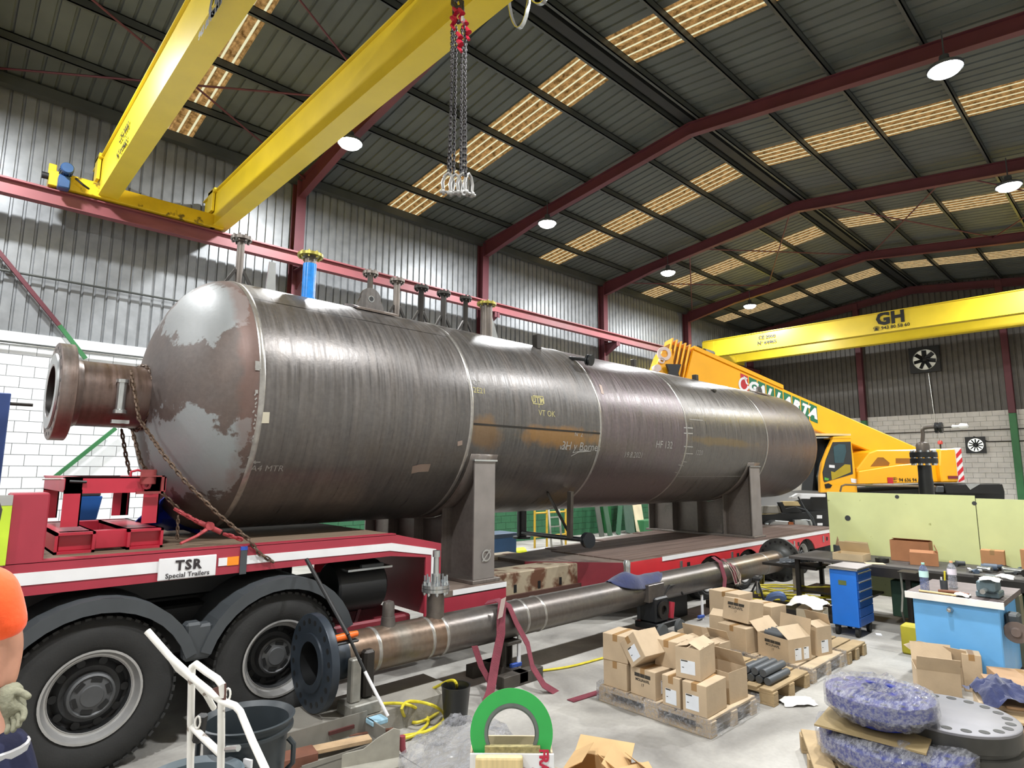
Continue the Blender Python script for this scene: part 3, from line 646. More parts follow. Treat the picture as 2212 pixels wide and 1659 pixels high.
sp(stripe); sp([(2.05,1.35),(2.05,1.42),(3.5,1.42),(4.06,1.315),(4.06,.82),(4.0,.82),(4.0,1.26),(3.48,1.345)])
sp([(1.82,1.355),(1.82,1.42),(1.89,1.42),(1.89,1.355)]); sp([(1.89,1.352),(1.89,1.422),(1.985,1.422),(1.985,1.352)],'side_marker',mat('orange reflector','#e8891c',.3))
sp([(-2.5,1.35),(-2.5,1.435),(.36,1.435),(.36,1.35)])
b=MB(); b.bx(1.37,SY-.02,1.285,1.80,SY-.006,1.455); b.build('sign_plate',M_white,tr_,bevel=.012,seg=2)
sx0=(1.37+1.80)/2
text('sign_lettering','TSR',.105,(sx0,SY-.021,1.39),(1,0,0),(0,0,1),mat('sign ink','#2a2426'),tr_,bold=.004,space=1.15)
text('sign_lettering','Special Trailers',.052,(sx0,SY-.021,1.317),(1,0,0),(0,0,1),mat('sign ink','#2a2426'),tr_,bold=.001,space=1.02)
MB().bx(1.995,SY-.012,1.27,2.05,SY-.002,1.47).build('strap_clip',M_grey,tr_); MB().bx(1.995,SY-.014,1.47,2.05,SY+.02,1.50).build('strap_clip_top',mat('blue clip','#2a4fae'),tr_)
# headboard post and chartreuse marker panel at the front
hp=at(55,1180,Y=SY)
MB().bx(.42,SY-.0,1.5,.64,SY+.25,1.98).build('headboard_post',M_red,tr_,bevel=.01)
MB().bx(-1.6,SY+.3,1.5,.3,FY-.3,1.97).build('headboard',M_red,tr_,bevel=.01)
MB().bx(-.4,SY-.03,1.5,.43,SY-.0,1.9).build('marker_panel',mat('chartreuse panel','#b5cf35',.4,0,.12,6),tr_)
MB().bx(-.4,SY-.032,1.9,.43,SY-.002,1.97).build('marker_strip',M_bright,tr_)
MB().bx(-.9,SY+.1,1.985,.25,SY+.5,2.03).build('coupling_cover',M_red,tr_,bevel=.01)
MB().bx(-.8,SY-.015,1.22,.42,SY,1.5).build('corner_plate',mat('faded red','#b0606a',.6),tr_)
b=MB(); b.lathe((.31,SY-.02,1.36),(0,-1,0),[(0,.03),(.01,.03),(.01,0)],12); b.build('round_marker',M_white,tr_)
# front step platform under the first saddle
MB().bx(4.13,SY+.0,.78,5.1,FY,.86).build('front_platform',M_deck,tr_,bevel=.006)
sp([(4.3,.80),(4.3,.855),(5.1,.855),(5.1,.80)],off=.008)
MB().bx(4.12,SY+.01,.55,4.95,SY+.03,.79).build('platform_side',M_red,tr_)
MB().bx(4.96,SY+.04,.62,5.1,SY+.2,.78).build('light_bracket',M_bright,tr_,bevel=.01)
# central beams (rusty cream boxes with dark slots)
for y0 in (6.0,7.2):
    MB().bx(4.9,y0,.5,7.1,y0+.42,.84).build('spine_beam',M_rubb,tr_,bevel=.015)
    for x in (5.7,6.15,6.58): MB().bx(x,y0-.004,.58,x+.05,y0,.68).build('slot',M_black,tr_)
MB().bx(4.9,5.96,.46,7.1,7.66,.56).build('lower_flange',mat('rust dark','#43271d',.8),tr_)
MB().bx(5.1,6.42,.7,7.1,7.2,.8).build('centre_plate',M_deck,tr_)
# rear bed
BX0,BX1=7.45,16.2
bed=[(6.5,6.57),(7.47,SY+.021),(BX1,SY+.021),(BX1,FY),(11.5,FY),(7.5,7.38),(6.5,7.2)]
MB().prism(bed,(0,0,.79),(1,0,0),(0,1,0),(0,0,.055)).build('rear_bed',M_deck,tr_)
for i in range(8):
    y0=SY+.12+i*.3; MB().bx(7.6 if y0<7.1 else 7.6+(y0+.29-7.38)*5.6,y0,.845,BX1-.1,y0+.285,.86).build('bed_plank',mat('bed planks','#65534a',.75,.1,.2,2,stretch=(.5,4,4),bump=.2),tr_)
MB().prism([(6.45,6.55),(7.45,SY),(7.45,SY+.02),(6.45,6.57)],(0,0,.45),(1,0,0),(0,1,0),(0,0,.4)).build('front_corner_plate',mat('dark red','#7a2630',.5,0,.12,4),tr_)
arch=[9.9,11.26,12.62,13.98]
poly=[(7.45,.84),(BX1,.84),(BX1,.52)]
for a in reversed(arch): poly+=[(a+.5*math.cos(t),.38+.36*math.sin(t) if math.sin(t)>.3 else .50) for t in [PI*k/10 for k in range(1,10)]]
poly+=[(7.45,.5)]
MB().prism(poly,(0,SY,0),(1,0,0),(0,0,1),(0,.02,0)).build('bed_side',mat('fresh red','#c22c34',.42,0,.12,2,coat=.2),tr_)
sp([(8.4,.785),(8.4,.85),(15.9,.85),(15.9,.785)],off=.01)
for x in (8.9,10.6,12.0,13.3,14.9): MB().bx(x,SY-.012,.6,x+.07,SY-.002,.74).build('light_bracket',M_bright,tr_); MB().bx(x+.22,SY-.004,.62,x+.31,SY-.001,.70).build('hole',M_black,tr_)
MB().bx(7.6,6.0,.35,15.8,7.6,.78).build('bed_frame',M_dark,tr_)
def wheel(parent,X,Y,Rt,wd,Z,nm='wheel',holes=True,rim=.3,sub=True,deep=.12):
    # axis along -Y facing the camera; tyre, rim, hub
    b=MB(); b.lathe((X,Y,Z),(0,1,0),[(.02,rim),(.0,rim+.03),(-.012,Rt*.78),(.0,Rt*.9),(.02,Rt*.955),(.035,Rt),(wd-.035,Rt),(wd,Rt*.9),(wd,rim)],56)
    tyre=b.build(nm.replace('wheel','tyre') if False else 'tyre',M_rubber,parent)
    tb=MB()
    for k in range(52):
        a=2*PI*k/52; M=Matrix.Translation((X,Y,Z))@Matrix.Rotation(a,4,'Y'); tb.bx(-.02,.012,Rt-.012,.018,.1,Rt+.006,M=M); tb.bx(-.02,.115,Rt-.012,.018,wd-.05,Rt+.006,M=M)
    tb.build('tread',M_rubber,tyre,kind='stuff')
    M_rim=mat('rim silver','#b3b2b0',.35,.6,.1,8); M_rd=mat('wheel disc dark','#38393a',.5,.3,.15,10)
    b=MB(); b.lathe((X,Y,Z),(0,1,0),[(.02,rim-.005),(-.006,rim+.012),(-.006,rim-.004),(.02,rim-.016),(.06,rim-.03),(.065,rim-.05)],48); r_=b.build('rim',M_rim,parent)
    b=MB(); b.lathe((X,Y,Z),(0,1,0),[(.06,rim-.045),(deep,rim-.06),(deep+.01,rim-.075),(deep-.03,rim*.62),(deep-.03,rim*.5),(deep-.02,.0)],48); b.build('wheel_disc',M_rd,r_)
    b=MB()
    for k in range(10):
        a=2*PI*k/10; rr=rim*.72; dx,dz=rr*math.cos(a),rr*math.sin(a); b.lathe((X+dx,Y+deep-.022,Z+dz),(0,1,0),[(0,0),(0,.028),(.01,.028)],12)
    b.build('hand_holes',M_black,r_,kind='stuff')
    b=MB(); hr=.135*rim/.3; b.lathe((X,Y,Z),(0,1,0),[(deep-.02,hr*1.15),(deep-.1,hr*1.08),(deep-.11,hr*.98),(deep-.10,hr*.9),(deep-.115,hr*.55),(deep-.125,hr*.5),(deep-.125,0)],32); h=b.build('hub',mat('hub grey','#4d4e4f',.5,.3,.1,10),r_)
    for k in range(6):
        a=2*PI*k/6+.3; M=Matrix.Translation((X+hr*.76*math.cos(a),Y+deep-.108,Z+hr*.76*math.sin(a)))@Matrix.Rotation(PI/2-a,4,'Y'); 
        q=MB(); q.bx(-.034*rim/.3,-.004,-.013,.034*rim/.3,.004,.013,M=M); 
        hm=q if k==0 else hm; 
        if k: hm.add(q.v,q.f)
    hm.build('hub_slots',M_black,r_,kind='stuff')
for a in arch:
    wheel(tr_,a,SY+.08,.38,.28,.38,rim=.24)
# ---------------------------------------------------------------- lorry under the gooseneck
tk=T('lorry','rear of black lorry chassis with two big wheels under the gooseneck','truck',(1.6,6.8,0))
WY=5.42
for X in (1.0,2.36): wheel(tk,X,WY,.54,.3,.54,rim=.305,deep=.13 if X<2 else .19)
for X in (1.0,2.36):
    MB().lathe((X,WY+1.9,.54),(0,1,0),[(0,0),(0,.54),(.6,.54),(.6,0)],32).build('far_tyre',M_rubber,tk)
    b=MB(); n=14; A0,A1=R(18),R(162) 
    for t0,t1,yy0,yy1 in ((.61,.70,WY-.04,WY+.0),):
        pass
    pts=[]
    ri,ro=.62,.70
    for i in range(n+1):
        a=A0+(A1-A0)*i/n; pts.append((math.cos(a),math.sin(a)))
    b.prism([(X+c*ri,.5+s*ri) for c,s in pts]+[(X+c*ro*1.0,.5+s*ro*1.03) for c,s in pts[::-1]],(0,WY-.05,0),(1,0,0),(0,0,1),(0,.025,0))
    vs=[];
    for c,s in pts: vs+=[(X+c*ro,WY-.05,.5+s*ro*1.03),(X+c*ro*.98,WY+.62,.5+s*ro*1.03)]
    b.add(vs,[(2*i,2*i+1,2*i+3,2*i+2) for i in range(n)])
    o=b.build('mudguard',M_grey,tk)
MB().bx(1.58,WY-.03,.66,1.70,WY+.1,.95).build('mudguard_bracket',M_grey,tk,bevel=.02); MB().bx(1.66,WY-.03,.66,1.78,WY+.1,.93).build('mudguard_bracket',M_grey,tk,bevel=.02)
MB().bx(-3,6.2,.75,3.2,6.45,1.05).build('chassis_rail',M_black,tk); MB().bx(-3,7.15,.75,3.2,7.4,1.05).build('chassis_rail',M_black,tk)
MB().bx(.2,6.0,1.05,2.6,7.6,1.22).build('coupling_plate',M_black,tk,bevel=.02)
MB().bx(.4,6.5,1.22,3.6,7.1,1.42).build('king_pin_frame',M_black,tk)
for X in (1.0,2.36): MB().cyl((X,5.6,.54),(X,8.0,.54),.09).build('axle',M_black,tk)
MB().bx(1.45,5.9,.6,1.9,6.2,1.0).build('spring_box',M_black,tk,bevel=.02)
MB().bx(-2.6,5.5,.5,.25,5.9,1.15).build('side_box',mat('lorry blue','#24427c',.4),tk,bevel=.02)
b=MB(); b.lathe((3.0,5.85,.98),(1,0,0),[(0,0),(0,.23),(.02,.25),(.52,.25),(.54,.23),(.54,0)],28); b.build('air_tank',M_black,tk)
MB().tube([(3.25,5.75,.6),(3.45,5.75,1.2)],.02,6).build('air_pipe',M_maroon,tk)
lc=at(800,1222,Y=5.6); MB().bx(3.05,5.55,1.17,3.55,5.75,1.19).build('number_plate_bar',M_bright,tk); MB().bx(3.2,5.55,1.19,3.45,5.6,1.225).build('light_bar',M_grey,tk,bevel=.005)
MB().bx(2.75,5.7,.55,3.9,7.9,.64).build('bumper_beam',mat('dark red','#7a2630'),tk,bevel=.02)
# ---------------------------------------------------------------- red steel frame on the gooseneck
def fx(px,py,Y): p=at(px,py,Y=Y); return p
FYn,FYf=5.88,7.05
fr=T('cradle','welded red steel cradle with fork pockets standing on the front deck','cradle',(1.1,6.3,1.505))
x0=fx(125,1180,FYn).x; x1=fx(348,1170,FYn).x
zB=1.505; zTp=fx(200,1030,FYn).z; MR=mat('frame red','#b02338',.42,0,.1,3,coat=.15)
for Y in (FYn,FYf):
    MB().bx(x0,Y,zB+.02,x1,Y+.1,zB+.16).build('bottom_rail',MR,fr,bevel=.004)
    b=MB(); z1=zTp; b.prism([(x0,z1-.13),(x0,z1),(x1+.0,z1),(x1,z1-.13)],(0,Y,0),(1,0,0),(0,0,1),(0,.012,0)); b.bx(x0,Y,z1-.012,x1,Y+.1,z1); b.build('top_rail',MR,fr)
    for xx,wd in ((x0+.0,.12),(x1-.16,.12),(x0+.62,.07)):
        if wd<.1 and Y==FYn: continue
        b=MB(); b.prism([(xx-.0,zB+.2),(xx+.0,z1-.1),(xx+wd,z1-.1),(xx+wd,zB+.2)],(0,Y,0),(1,0,0),(0,0,1),(0,.012,0)); b.bx(xx+wd-.01,Y,zB+.2,xx+wd,Y+.1,z1-.1); b.build('post',MR,fr)
for xx in (x0,x1-.12):
    b=MB(); b.bx(xx,FYn,zTp-.12,xx+.12,FYf,zTp-.0); b.build('cross_rail',MR,fr,bevel=.004)
    b=MB(); w_=.26; xa=xx-.03 if xx==x0 else xx-.14
    for (a,c,d,e) in ((xa,zB,xa+w_,zB+.02),(xa,zB+.14,xa+w_,zB+.16),(xa,zB,xa+.02,zB+.16),(xa+w_-.02,zB,xa+w_,zB+.16)): b.bx(a,FYn-.05,c,d,FYf+.15,e)
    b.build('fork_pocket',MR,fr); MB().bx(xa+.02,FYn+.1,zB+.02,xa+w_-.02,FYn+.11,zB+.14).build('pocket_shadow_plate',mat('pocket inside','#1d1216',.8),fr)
MB().tube([(x0+.45,FYn+.05,zTp+.0),(x0+.45,FYn+.05,zTp+.04),(x0+.5,FYn+.05,zTp+.055),(x0+.55,FYn+.05,zTp+.04),(x0+.55,FYn+.05,zTp)],.01,8).build('lifting_eye',MR,fr)
b=MB(); b.lathe((x0+.56,FYn-.005,zTp-.07),(0,-1,0),[(0,.03),(.015,.035),(.015,.015),(0,.015)],16); b.build('ring',MR,fr)
cb=fx(322,1048,FYn-.05); b=MB(); b.cyl((cb.x-.0,FYn+.0,zTp-.06),(cb.x-.0,FYn+.0,zTp+.06),.06,n=12); b.bx(cb.x-.09,FYn-.06,zTp-.14,cb.x+.11,FYn-.03,zTp-.12); b.bx(cb.x-.09,FYn-.06,zTp-.0,cb.x+.11,FYn-.03,zTp+.01); b.bx(cb.x+.09,FYn-.06,zTp-.14,cb.x+.11,FYn-.03,zTp+.01); b.build('pivot_coupling',mat('worn red','#8e3f3f',.5,.2,.2,10),fr)
MB().tube([(x0-.12,FYn+.2,zTp-.02),(x0+.05,FYn+.2,zTp-.02)],.008,6).build('pin',M_bright,fr); 
MB().tube([(x0+.03,FYn+.0,zTp-.035),(x0+.14,FYn-.02,zTp-.04)],.012,6).build('locking_bolt',M_black,fr)
# blue tarp and box visible behind the frame
tp=MB(); 
for i in range(7):
    for j in range(7): pass
g=[[Vector((1.35+.12*i,6.6+.1*math.sin(i*2+j),1.5+.45*math.exp(-((i-3)/2.2)**2)*(1-j/7)+.02*math.sin(3*i+5*j))) for i in range(7)] for j in range(7)]
vs=[p+Vector((0,.07*j,0)) for j,row in enumerate(g) for p in row]
tp.add(vs,[(j*7+i,j*7+i+1,(j+1)*7+i+1,(j+1)*7+i) for j in range(6) for i in range(6)],sm=True); tp.build('t',mat('blue tarpaulin','#1a2f9a',.35,0,.2,8),None)
o=bpy.data.objects['t']; o.name='tarpaulin'; tag(o,'crumpled dark blue tarpaulin behind the red steel frame','tarpaulin'); o.modifiers.new('s','SOLIDIFY').thickness=.01
p=at(180,1113,Y=8.3); b=T('crate','small blue crate with dark lid seen through the red frame','crate',(p.x,8.3,1.1))
q=MB(); pr=[(-.11,0),(.11,0),(.15,.26),(-.15,.26)]; q.prism(pr,(p.x,8.2,p.z-.05),(1,0,0),(0,0,1),(0,.3,0)); q.build('body',M_blue,b,bevel=.01); MB().bx(p.x-.13,8.2,p.z+.21,p.x+.13,8.5,p.z+.26).build('lid',M_grey,b,bevel=.01)
MB().bx(p.x-.1,8.25,0,p.x+.1,8.45,p.z-.05).build('pedestal',M_grey,b)
# ---------------------------------------------------------------- lashing chains and binder
M_chain=mat('rusty chain','#5d4c3e',.55,.5,.25,20)
def ct(px,py,Y): return at(px,py,Y=Y)
ch=T('lashing_chain','rusty steel chain wrapped round the vessel nozzle down to the deck','chain',(1.3,6.5,1.5))
def loop(x0_,r=.318,a0=-60,a1=250): return [(x0_+.05*math.sin(R(a)),TY-r*math.sin(R(a)),TZ+r*math.cos(R(a))) for a in range(a0,a1,12)]
chain(MB(),loop(1.40),.068,.009).build('chain_loop',M_chain,ch); chain(MB(),loop(1.45),.068,.009).build('chain_loop',M_chain,ch)
pth=[ct(283,800,6.47),ct(300,905,6.2),ct(355,985,5.85),ct(400,1040,5.7),ct(470,1110,5.6),ct(535,1163,5.55)]
chain(MB(),pth,.068,.009).build('chain_fall',M_chain,ch)
chain(MB(),[ct(262,925,6.9),ct(272,985,6.9),ct(285,1040,6.9)],.068,.009).build('chain_fall',M_chain,ch)
chain(MB(),[ct(285,930,6.6),ct(305,1000,6.4),ct(345,1060,6.3),ct(390,1105,6.2)],.068,.009).build('chain_fall',M_chain,ch)
chain(MB(),[ct(535,1163,5.48),ct(560,1195,5.47),ct(592,1215,5.47)],.068,.009).build('chain_tail',M_chain,ch)
chain(MB(),[ct(385,1112,5.9),ct(383,1160,5.9)],.05,.007).build('chain_tail',M_chain,ch)
bi=T('chain_binder','red ratchet chain binder with lever lying on the front deck','tool',(1.9,5.7,1.5))
MBR=mat('binder red','#a8464a',.5,.2,.2,12)
MB().cyl(ct(430,1128,5.8),ct(478,1150,5.7),.022).build('barrel',MBR,bi)
chain(MB(),[ct(375,1098,5.95),ct(432,1130,5.8)],.07,.012).build('hook_link',MBR,bi)
chain(MB(),[ct(480,1152,5.68),ct(520,1165,5.6)],.07,.012).build('hook_link',MBR,bi)
MB().tube([ct(455,1138,5.75),ct(425,1158,5.68),ct(390,1174,5.62)],[.02,.013,.012],8).build('lever',MBR,bi)
b=MB(); b.lathe(ct(452,1136,5.74)-Vector((0,.03,0)),(0,1,0),[(0,0),(0,.035),(.06,.035),(.06,0)],14); b.build('ratchet',MBR,bi)
# ---------------------------------------------------------------- long pipe spool in front of the trailer
PY,PZ,PR=5.0,.578,.187
def px_(px,py): return at(px,py,Y=PY)
sx=px_(735,1410).x; ex=px_(1672,1212).x
sp_=T('pipe_spool','long bare steel flanged pipe spool lying on stands in front of trailer','pipe',(6,PY,0))
MP=steelmat('pipe steel','#64605d','#6f6862',rough=.33,metal=.65,streak=.3); MPh=steelmat('heat tinted pipe','#7d766c','#7a6656',rough=.32,metal=.7,streak=.3)
xa=px_(945,1360).x; xb=px_(1575,1235).x
MB().lathe((0,PY,PZ),(1,0,0),[(sx,PR),(xa,PR)],48).build('heat_tinted_pipe',MPh,sp_)
MB().lathe((0,PY,PZ),(1,0,0),[(xa,PR),(xb,PR)],48).build('pipe',MP,sp_)
MB().lathe((0,PY,PZ),(1,0,0),[(xb,PR),(ex,PR)],48).build('heat_tinted_pipe',MPh,sp_)
for q in ((800,1395),(915,1370),(945,1362),(1118,1330),(1155,1318),(1640,1218)):
    x=px_(*q).x; MB().lathe((0,PY,PZ),(1,0,0),[(x-.018,PR),(x-.008,PR+.005),(x+.008,PR+.005),(x+.018,PR)],48).build('weld_bead',M_seam,sp_)
MF=mat('blue black flange','#2b333c',.42,.25,.15,8); FR=.385
def wn_flange(x,sg,mm):
    b=MB(); b.lathe((x,PY,PZ),(sg,0,0),[(-.001,PR-.02),(-.001,FR*.6),(.012,FR*.61),(.012,FR-.004),(.018,FR),(.075,FR),(.08,FR-.004),(.08,FR*.72),(.12,PR*1.18),(.22,PR),(.28,PR)],56)
    b.lathe((x,PY,PZ),(sg,0,0),[(.4,PR-.022),(0,PR-.022)],40,m=1); o=b.build('flange',[mm,M_black],sp_)
    for k in range(20):
        a=2*PI*(k+.5)/20; c=Vector((x,PY+FR*.84*math.cos(a),PZ+FR*.84*math.sin(a)))
        MB().cyl(c+Vector((sg*.0105,0,0)),c+Vector((sg*.0805,0,0)),.023,n=12).build('bolt_hole',M_black,o)
wn_flange(sx-.28,1,MF)
wn_flange(ex+.28,-1,mat('weathered flange','#3b3c3a',.5,.35,.25,10))
# stub with cap, flanged branch with studs
x=px_(838,1350).x; MB().lathe((x,PY,0),(0,0,1),[(PZ+PR-.03,.072),(PZ+PR+.02,.066),(PZ+PR+.07,.062),(PZ+PR+.072,.056),(PZ+PR+.17,.056),(PZ+PR+.2,.045),(PZ+PR+.215,0)],28).build('capped_branch',MP,sp_)
x=px_(940,1330).x; zt=at(940,1262,Y=PY).z
MB().lathe((x,PY,0),(0,0,1),[(PZ+PR-.03,.085),(zt-.07,.085),(zt-.06,.1)],28).build('branch_neck',MP,sp_)
b=MB(); b.lathe((x,PY,0),(0,0,1),[(zt-.065,.08),(zt-.065,.135),(zt-.035,.135),(zt-.035,.1),(zt-.03,.1),(zt-.03,.135),(zt+.0,.135),(zt+.0,0)],32); bf=b.build('branch_flange',M_bright,sp_)
for k in range(8):
    a=2*PI*(k+.35)/8; c=(x+.108*math.cos(a),PY+.108*math.sin(a))
    b=MB(); b.cyl((c[0],c[1],zt-.1),(c[0],c[1],zt+.085),.009,n=8); b.cyl((c[0],c[1],zt-.09),(c[0],c[1],zt-.066),.018,n=6); b.cyl((c[0],c[1],zt+.001),(c[0],c[1],zt+.028),.018,n=6); b.build('stud_bolt',mat('zinc','#c4cbd0',.25,.9,.05),bf)
b=MB(); b.lathe((x,PY,0),(0,0,1),[(zt,.045),(zt+.1,.045),(zt+.1,.028),(zt+.26,.026),(zt+.26,.038),(zt+.32,.038),(zt+.32,0)],16); b.build('valve_stem',M_bright,sp_)
x=px_(1355,1260).x; b=MB(); b.lathe((x,PY,0),(0,0,1),[(PZ+PR-.03,.06),(PZ+PR+.05,.045),(PZ+PR+.14,.045),(PZ+PR+.2,.05),(PZ+PR+.23,.035),(PZ+PR+.23,0)],20); b.build('threaded_branch',M_bright,sp_)
x=px_(1385,1300).x; b=MB(); b.bx(x-.16,PY-PR-.05,PZ-.11,x+.2,PY-PR+.1,PZ+.11); b.build('support_pad',MP,sp_,bevel=.006)
x=px_(1640,1270).x; MB().lathe((x,PY-.05,0),(0,0,-1),[(-PZ+PR-.03,.05),(-PZ+PR+.1,.045),(-PZ+PR+.13,.03),(-PZ+PR+.13,0)],16).build('drain_stub',M_brass,sp_)
# stands
M_st=mat('stand steel','#4f4a44',.6,.3,.15,6)
def stand(name,X,lab,w_=.3,zb=0.0):
    t=T(name,lab,'stand',(X,PY,0))
    b=MB(); b.bx(X-.28,PY-.3,zb,X+.28,PY-.18,zb+.12); b.bx(X-.28,PY+.18,zb,X+.28,PY+.3,zb+.12); b.bx(X-.06,PY-.3,zb+.02,X+.06,PY+.3,zb+.12); b.build('base',M_st,t,bevel=.004)
    b=MB(); b.bx(X-.05,PY-.07,zb+.12,X-.04,PY+.07,PZ-PR-.03); b.bx(X+.04,PY-.07,zb+.12,X+.05,PY+.07,PZ-PR-.03); b.bx(X-.05,PY-.005,zb+.12,X+.05,PY+.005,PZ-PR-.03); b.build('post',M_st,t)
    MB().bx(X-.1,PY-.16,PZ-PR-.03,X+.1,PY+.16,PZ-PR-.0).build('top_plate',M_st,t,bevel=.003)
stand('pipe_stand',px_(1090,1370).x,'steel I section stand under the pipe beside the red slings')
stand('pipe_stand',px_(1580,1290).x,'steel stand under the far end of the pipe spool')
# end support at the near flange
t=T('pipe_support','worn steel bracket with block foot holding the near flange','stand',(sx-.03,PY,0)); X=sx-.02
MB().bx(X-.03,PY-.3,.28,X+.06,PY-.22,.62).build('upright',mat('worn grey steel','#8a8880',.5,.3,.2,10),t,bevel=.01); MB().bx(X+.1,PY-.28,.28,X+.2,PY-.19,.66).build('clamp_body',M_dark,t,bevel=.02)
MB().bx(X-.06,PY-.36,.18,X+.22,PY-.12,.28).build('foot_block',mat('worn grey steel','#8a8880'),t,bevel=.01)
oc=at(742,1380,Y=PY-.26)
t=T('angle_grinder','orange and black tool clamped beside the near pipe flange','tool',(oc.x,PY-.24,oc.z))
MB().tube([(oc.x-.12,PY-.25,oc.z),(oc.x-.07,PY-.25,oc.z+.01),(oc.x+.05,PY-.25,oc.z+.015),(oc.x+.13,PY-.25,oc.z+.02)],[.024,.028,.03,.022],10).build('orange_body',mat('orange plastic','#e2661c',.4),t)
MB().bx(oc.x-.12,PY-.29,oc.z-.04,oc.x+.13,PY-.22,oc.z-.02).build('black_base',M_black,t,bevel=.008)
b=MB(); b.tube([(oc.x-.09,PY-.24,oc.z-.04),(oc.x-.09,PY-.24,oc.z-.12)],.03,10); b.build('chrome_knob',M_bright,t)
# pole leaning over the spool: black upper half, white lower end
t=T('measuring_pole','slim pole, black above and white below, leaning across the pipe','pole',(2.9,4.6,0))
a=at(662,1208,Y=5.3); m_=at(752,1372,Y=4.72); c=at(788,1450,Y=4.6); e=at(838,1547,Y=4.4)
MB().tube([a,m_],.017,8).build('black_rod',M_black,t); MB().tube([m_,c],.014,8).build('black_rod',M_black,t); MB().tube([c,e],.013,8).build('white_rod',M_white,t)
# red slings
M_sl=mat('red sling','#702f3b',.85,0,.15,14,bump=.4,bscale=90,stretch=(1,1,1))
def P2(px,py,Y): return at(px,py,Y=Y)
t=T('lifting_sling','red webbing sling draped over the pipe near its middle stand','sling',(3.9,PY,.5))
MB().ribbon([P2(1050,1302,5.03),P2(1075,1296,4.95),P2(1100,1310,4.85),P2(1115,1345,4.79),P2(1140,1392,4.70),P2(1150,1440,4.55),P2(1175,1480,4.40),P2(1232,1515,4.25)],(.085,.04,.02),.003).build('webbing',M_sl,t)
MB().ribbon([P2(1085,1300,4.87),P2(1082,1340,4.77),P2(1082,1370,4.75),P2(1070,1430,4.70),P2(1060,1490,4.60),P2(1035,1560,4.45)],(.09,-.03,.0),.003).build('webbing',M_sl,t)
MB().ribbon([P2(1025,1395,4.81),P2(1040,1440,4.75),P2(1062,1480,4.67),P2(1045,1530,4.55)],(.06,-.02,0),.003).build('webbing',M_sl,t)
MB().ribbon([P2(1088,1292,4.80),P2(1080,1335,4.74)],(.05,-.02,.02),.004).build('wear_sleeve',mat('worn grey webbing','#8f8079',.9),t)
MB().ribbon([at(1232,1514,Z=.006),at(1310,1490,Z=.006)],(.0,.085,.0),.003).build('webbing',M_sl,t)
t=T('lifting_sling','red webbing sling hanging from the far part of the pipe','sling',(8.2,PY,.5))
MB().ribbon([P2(1540,1203,5.05),P2(1556,1215,4.87),P2(1566,1250,4.78),P2(1562,1300,4.75),at(1552,1345,Z=.03),at(1535,1378,Z=.012),at(1515,1402,Z=.012)],(.11,0,0),.003).build('webbing',M_sl,t)
MB().ribbon([P2(1560,1207,5.00),P2(1585,1225,4.81),P2(1590,1262,4.78)],(.09,0,0),.003).build('webbing',M_sl,t)
for k in range(3):
    q=[P2(1566+6*k,1215,4.81),P2(1580+5*k,1235,4.77),P2(1588+6*k,1262,4.77),P2(1600,1258-8*k,4.78),P2(1590,1225,4.81)]
    MB().tube(q,.006,5).build('cord',mat('pale cord','#b9a99c',.9),t)
# navy overalls on the pipe
t=MB(); N=14; vs=[]
p0=P2(1312,1252,PY)
for j in range(7):
    for i in range(N):
        u=i/(N-1); x=p0.x+1.15*u; a=R(-75+140*j/6); rr=PR+.015+.10*math.exp(-((u-.3)/.16)**2)*math.exp(-((j-3.4)/2.2)**2)+.012*math.sin(i*2.3+j*1.7); ww=math.sin(PI*min(1,max(.0,u*1.05)))**.4*.85+.15
        vs.append((x,PY-rr*math.sin(a*ww+R(8)),PZ+rr*math.cos(a*ww+R(8))))
t.add(vs,[(j*N+i,j*N+i+1,(j+1)*N+i+1,(j+1)*N+i) for j in range(6) for i in range(N-1)],sm=True); o=t.build('overalls',M_navy); fixnormals(o)
tag(o,'navy work overalls draped over the threaded branch of the pipe','clothing'); o.modifiers.new('s','SOLIDIFY').thickness=.012; q=o.modifiers.new('u','SUBSURF'); q.levels=1;q.render_levels=1
# pallet jacks/white-and-blue clamps
for px,py0,py1,lab in ((1121,1370,1455,'white and blue bar clamp standing under the pipe by the slings'),(1516,1285,1345,'white and blue bar clamp standing under the far half of the pipe')):
    a=at(px,py0,Y=PY-.1); t=T('bar_clamp',lab,'clamp',(a.x,PY-.1,0)); z0=0 
    MB().bx(a.x-.02,PY-.11,0,a.x+.02,PY-.09,a.z).build('white_bar',M_white,t); zz=a.z-.32
    MB().bx(a.x-.12,PY-.12,zz,a.x+.03,PY-.08,zz+.04).build('jaw',mat('clamp blue','#2b4c9c'),t,bevel=.005)
# ---------------------------------------------------------------- hanging chain sling
hc=at(990,200,Y=4.5); CD=6.2
def hp(px,py,dy=0): return at(px,py,X=3.2+dy)
t=T('chain_sling','four leg chain sling with red hooks and grey shackles hanging from crane','chain',hp(990,20))
M_ck=mat('chain steel','#4c4a4b',.35,.8,.25,20); M_rh=mat('red hook','#a81c34',.4,0,.1,8)
top=hp(990,60)
for k,(tx,bx_,dd) in enumerate(((981,968,0),(986,980,.07),(998,995,.04),(1004,1006,-.04))):
    b=MB(); chain(b,[hp(tx,55,dd),hp((tx+bx_)/2,230,dd),hp(bx_,378,dd)],.05,.0078,.62,seg=5); b.build('chain_leg',M_ck,t)
for k,(tx,bx_,dd) in enumerate(((976,973,.03),(1007,1000,.09))):
    b=MB(); chain(b,[hp(tx,60,dd),hp(bx_,378,dd)],.05,.0078,.62,seg=5); b.build('chain_leg',M_ck,t)
b=MB(); b.tube([hp(990-9*math.cos(a),22-26*math.sin(a)) for a in [2*PI*i/16 for i in range(16)]],.02,8,closed=True); b.build('master_link',M_ck,t)
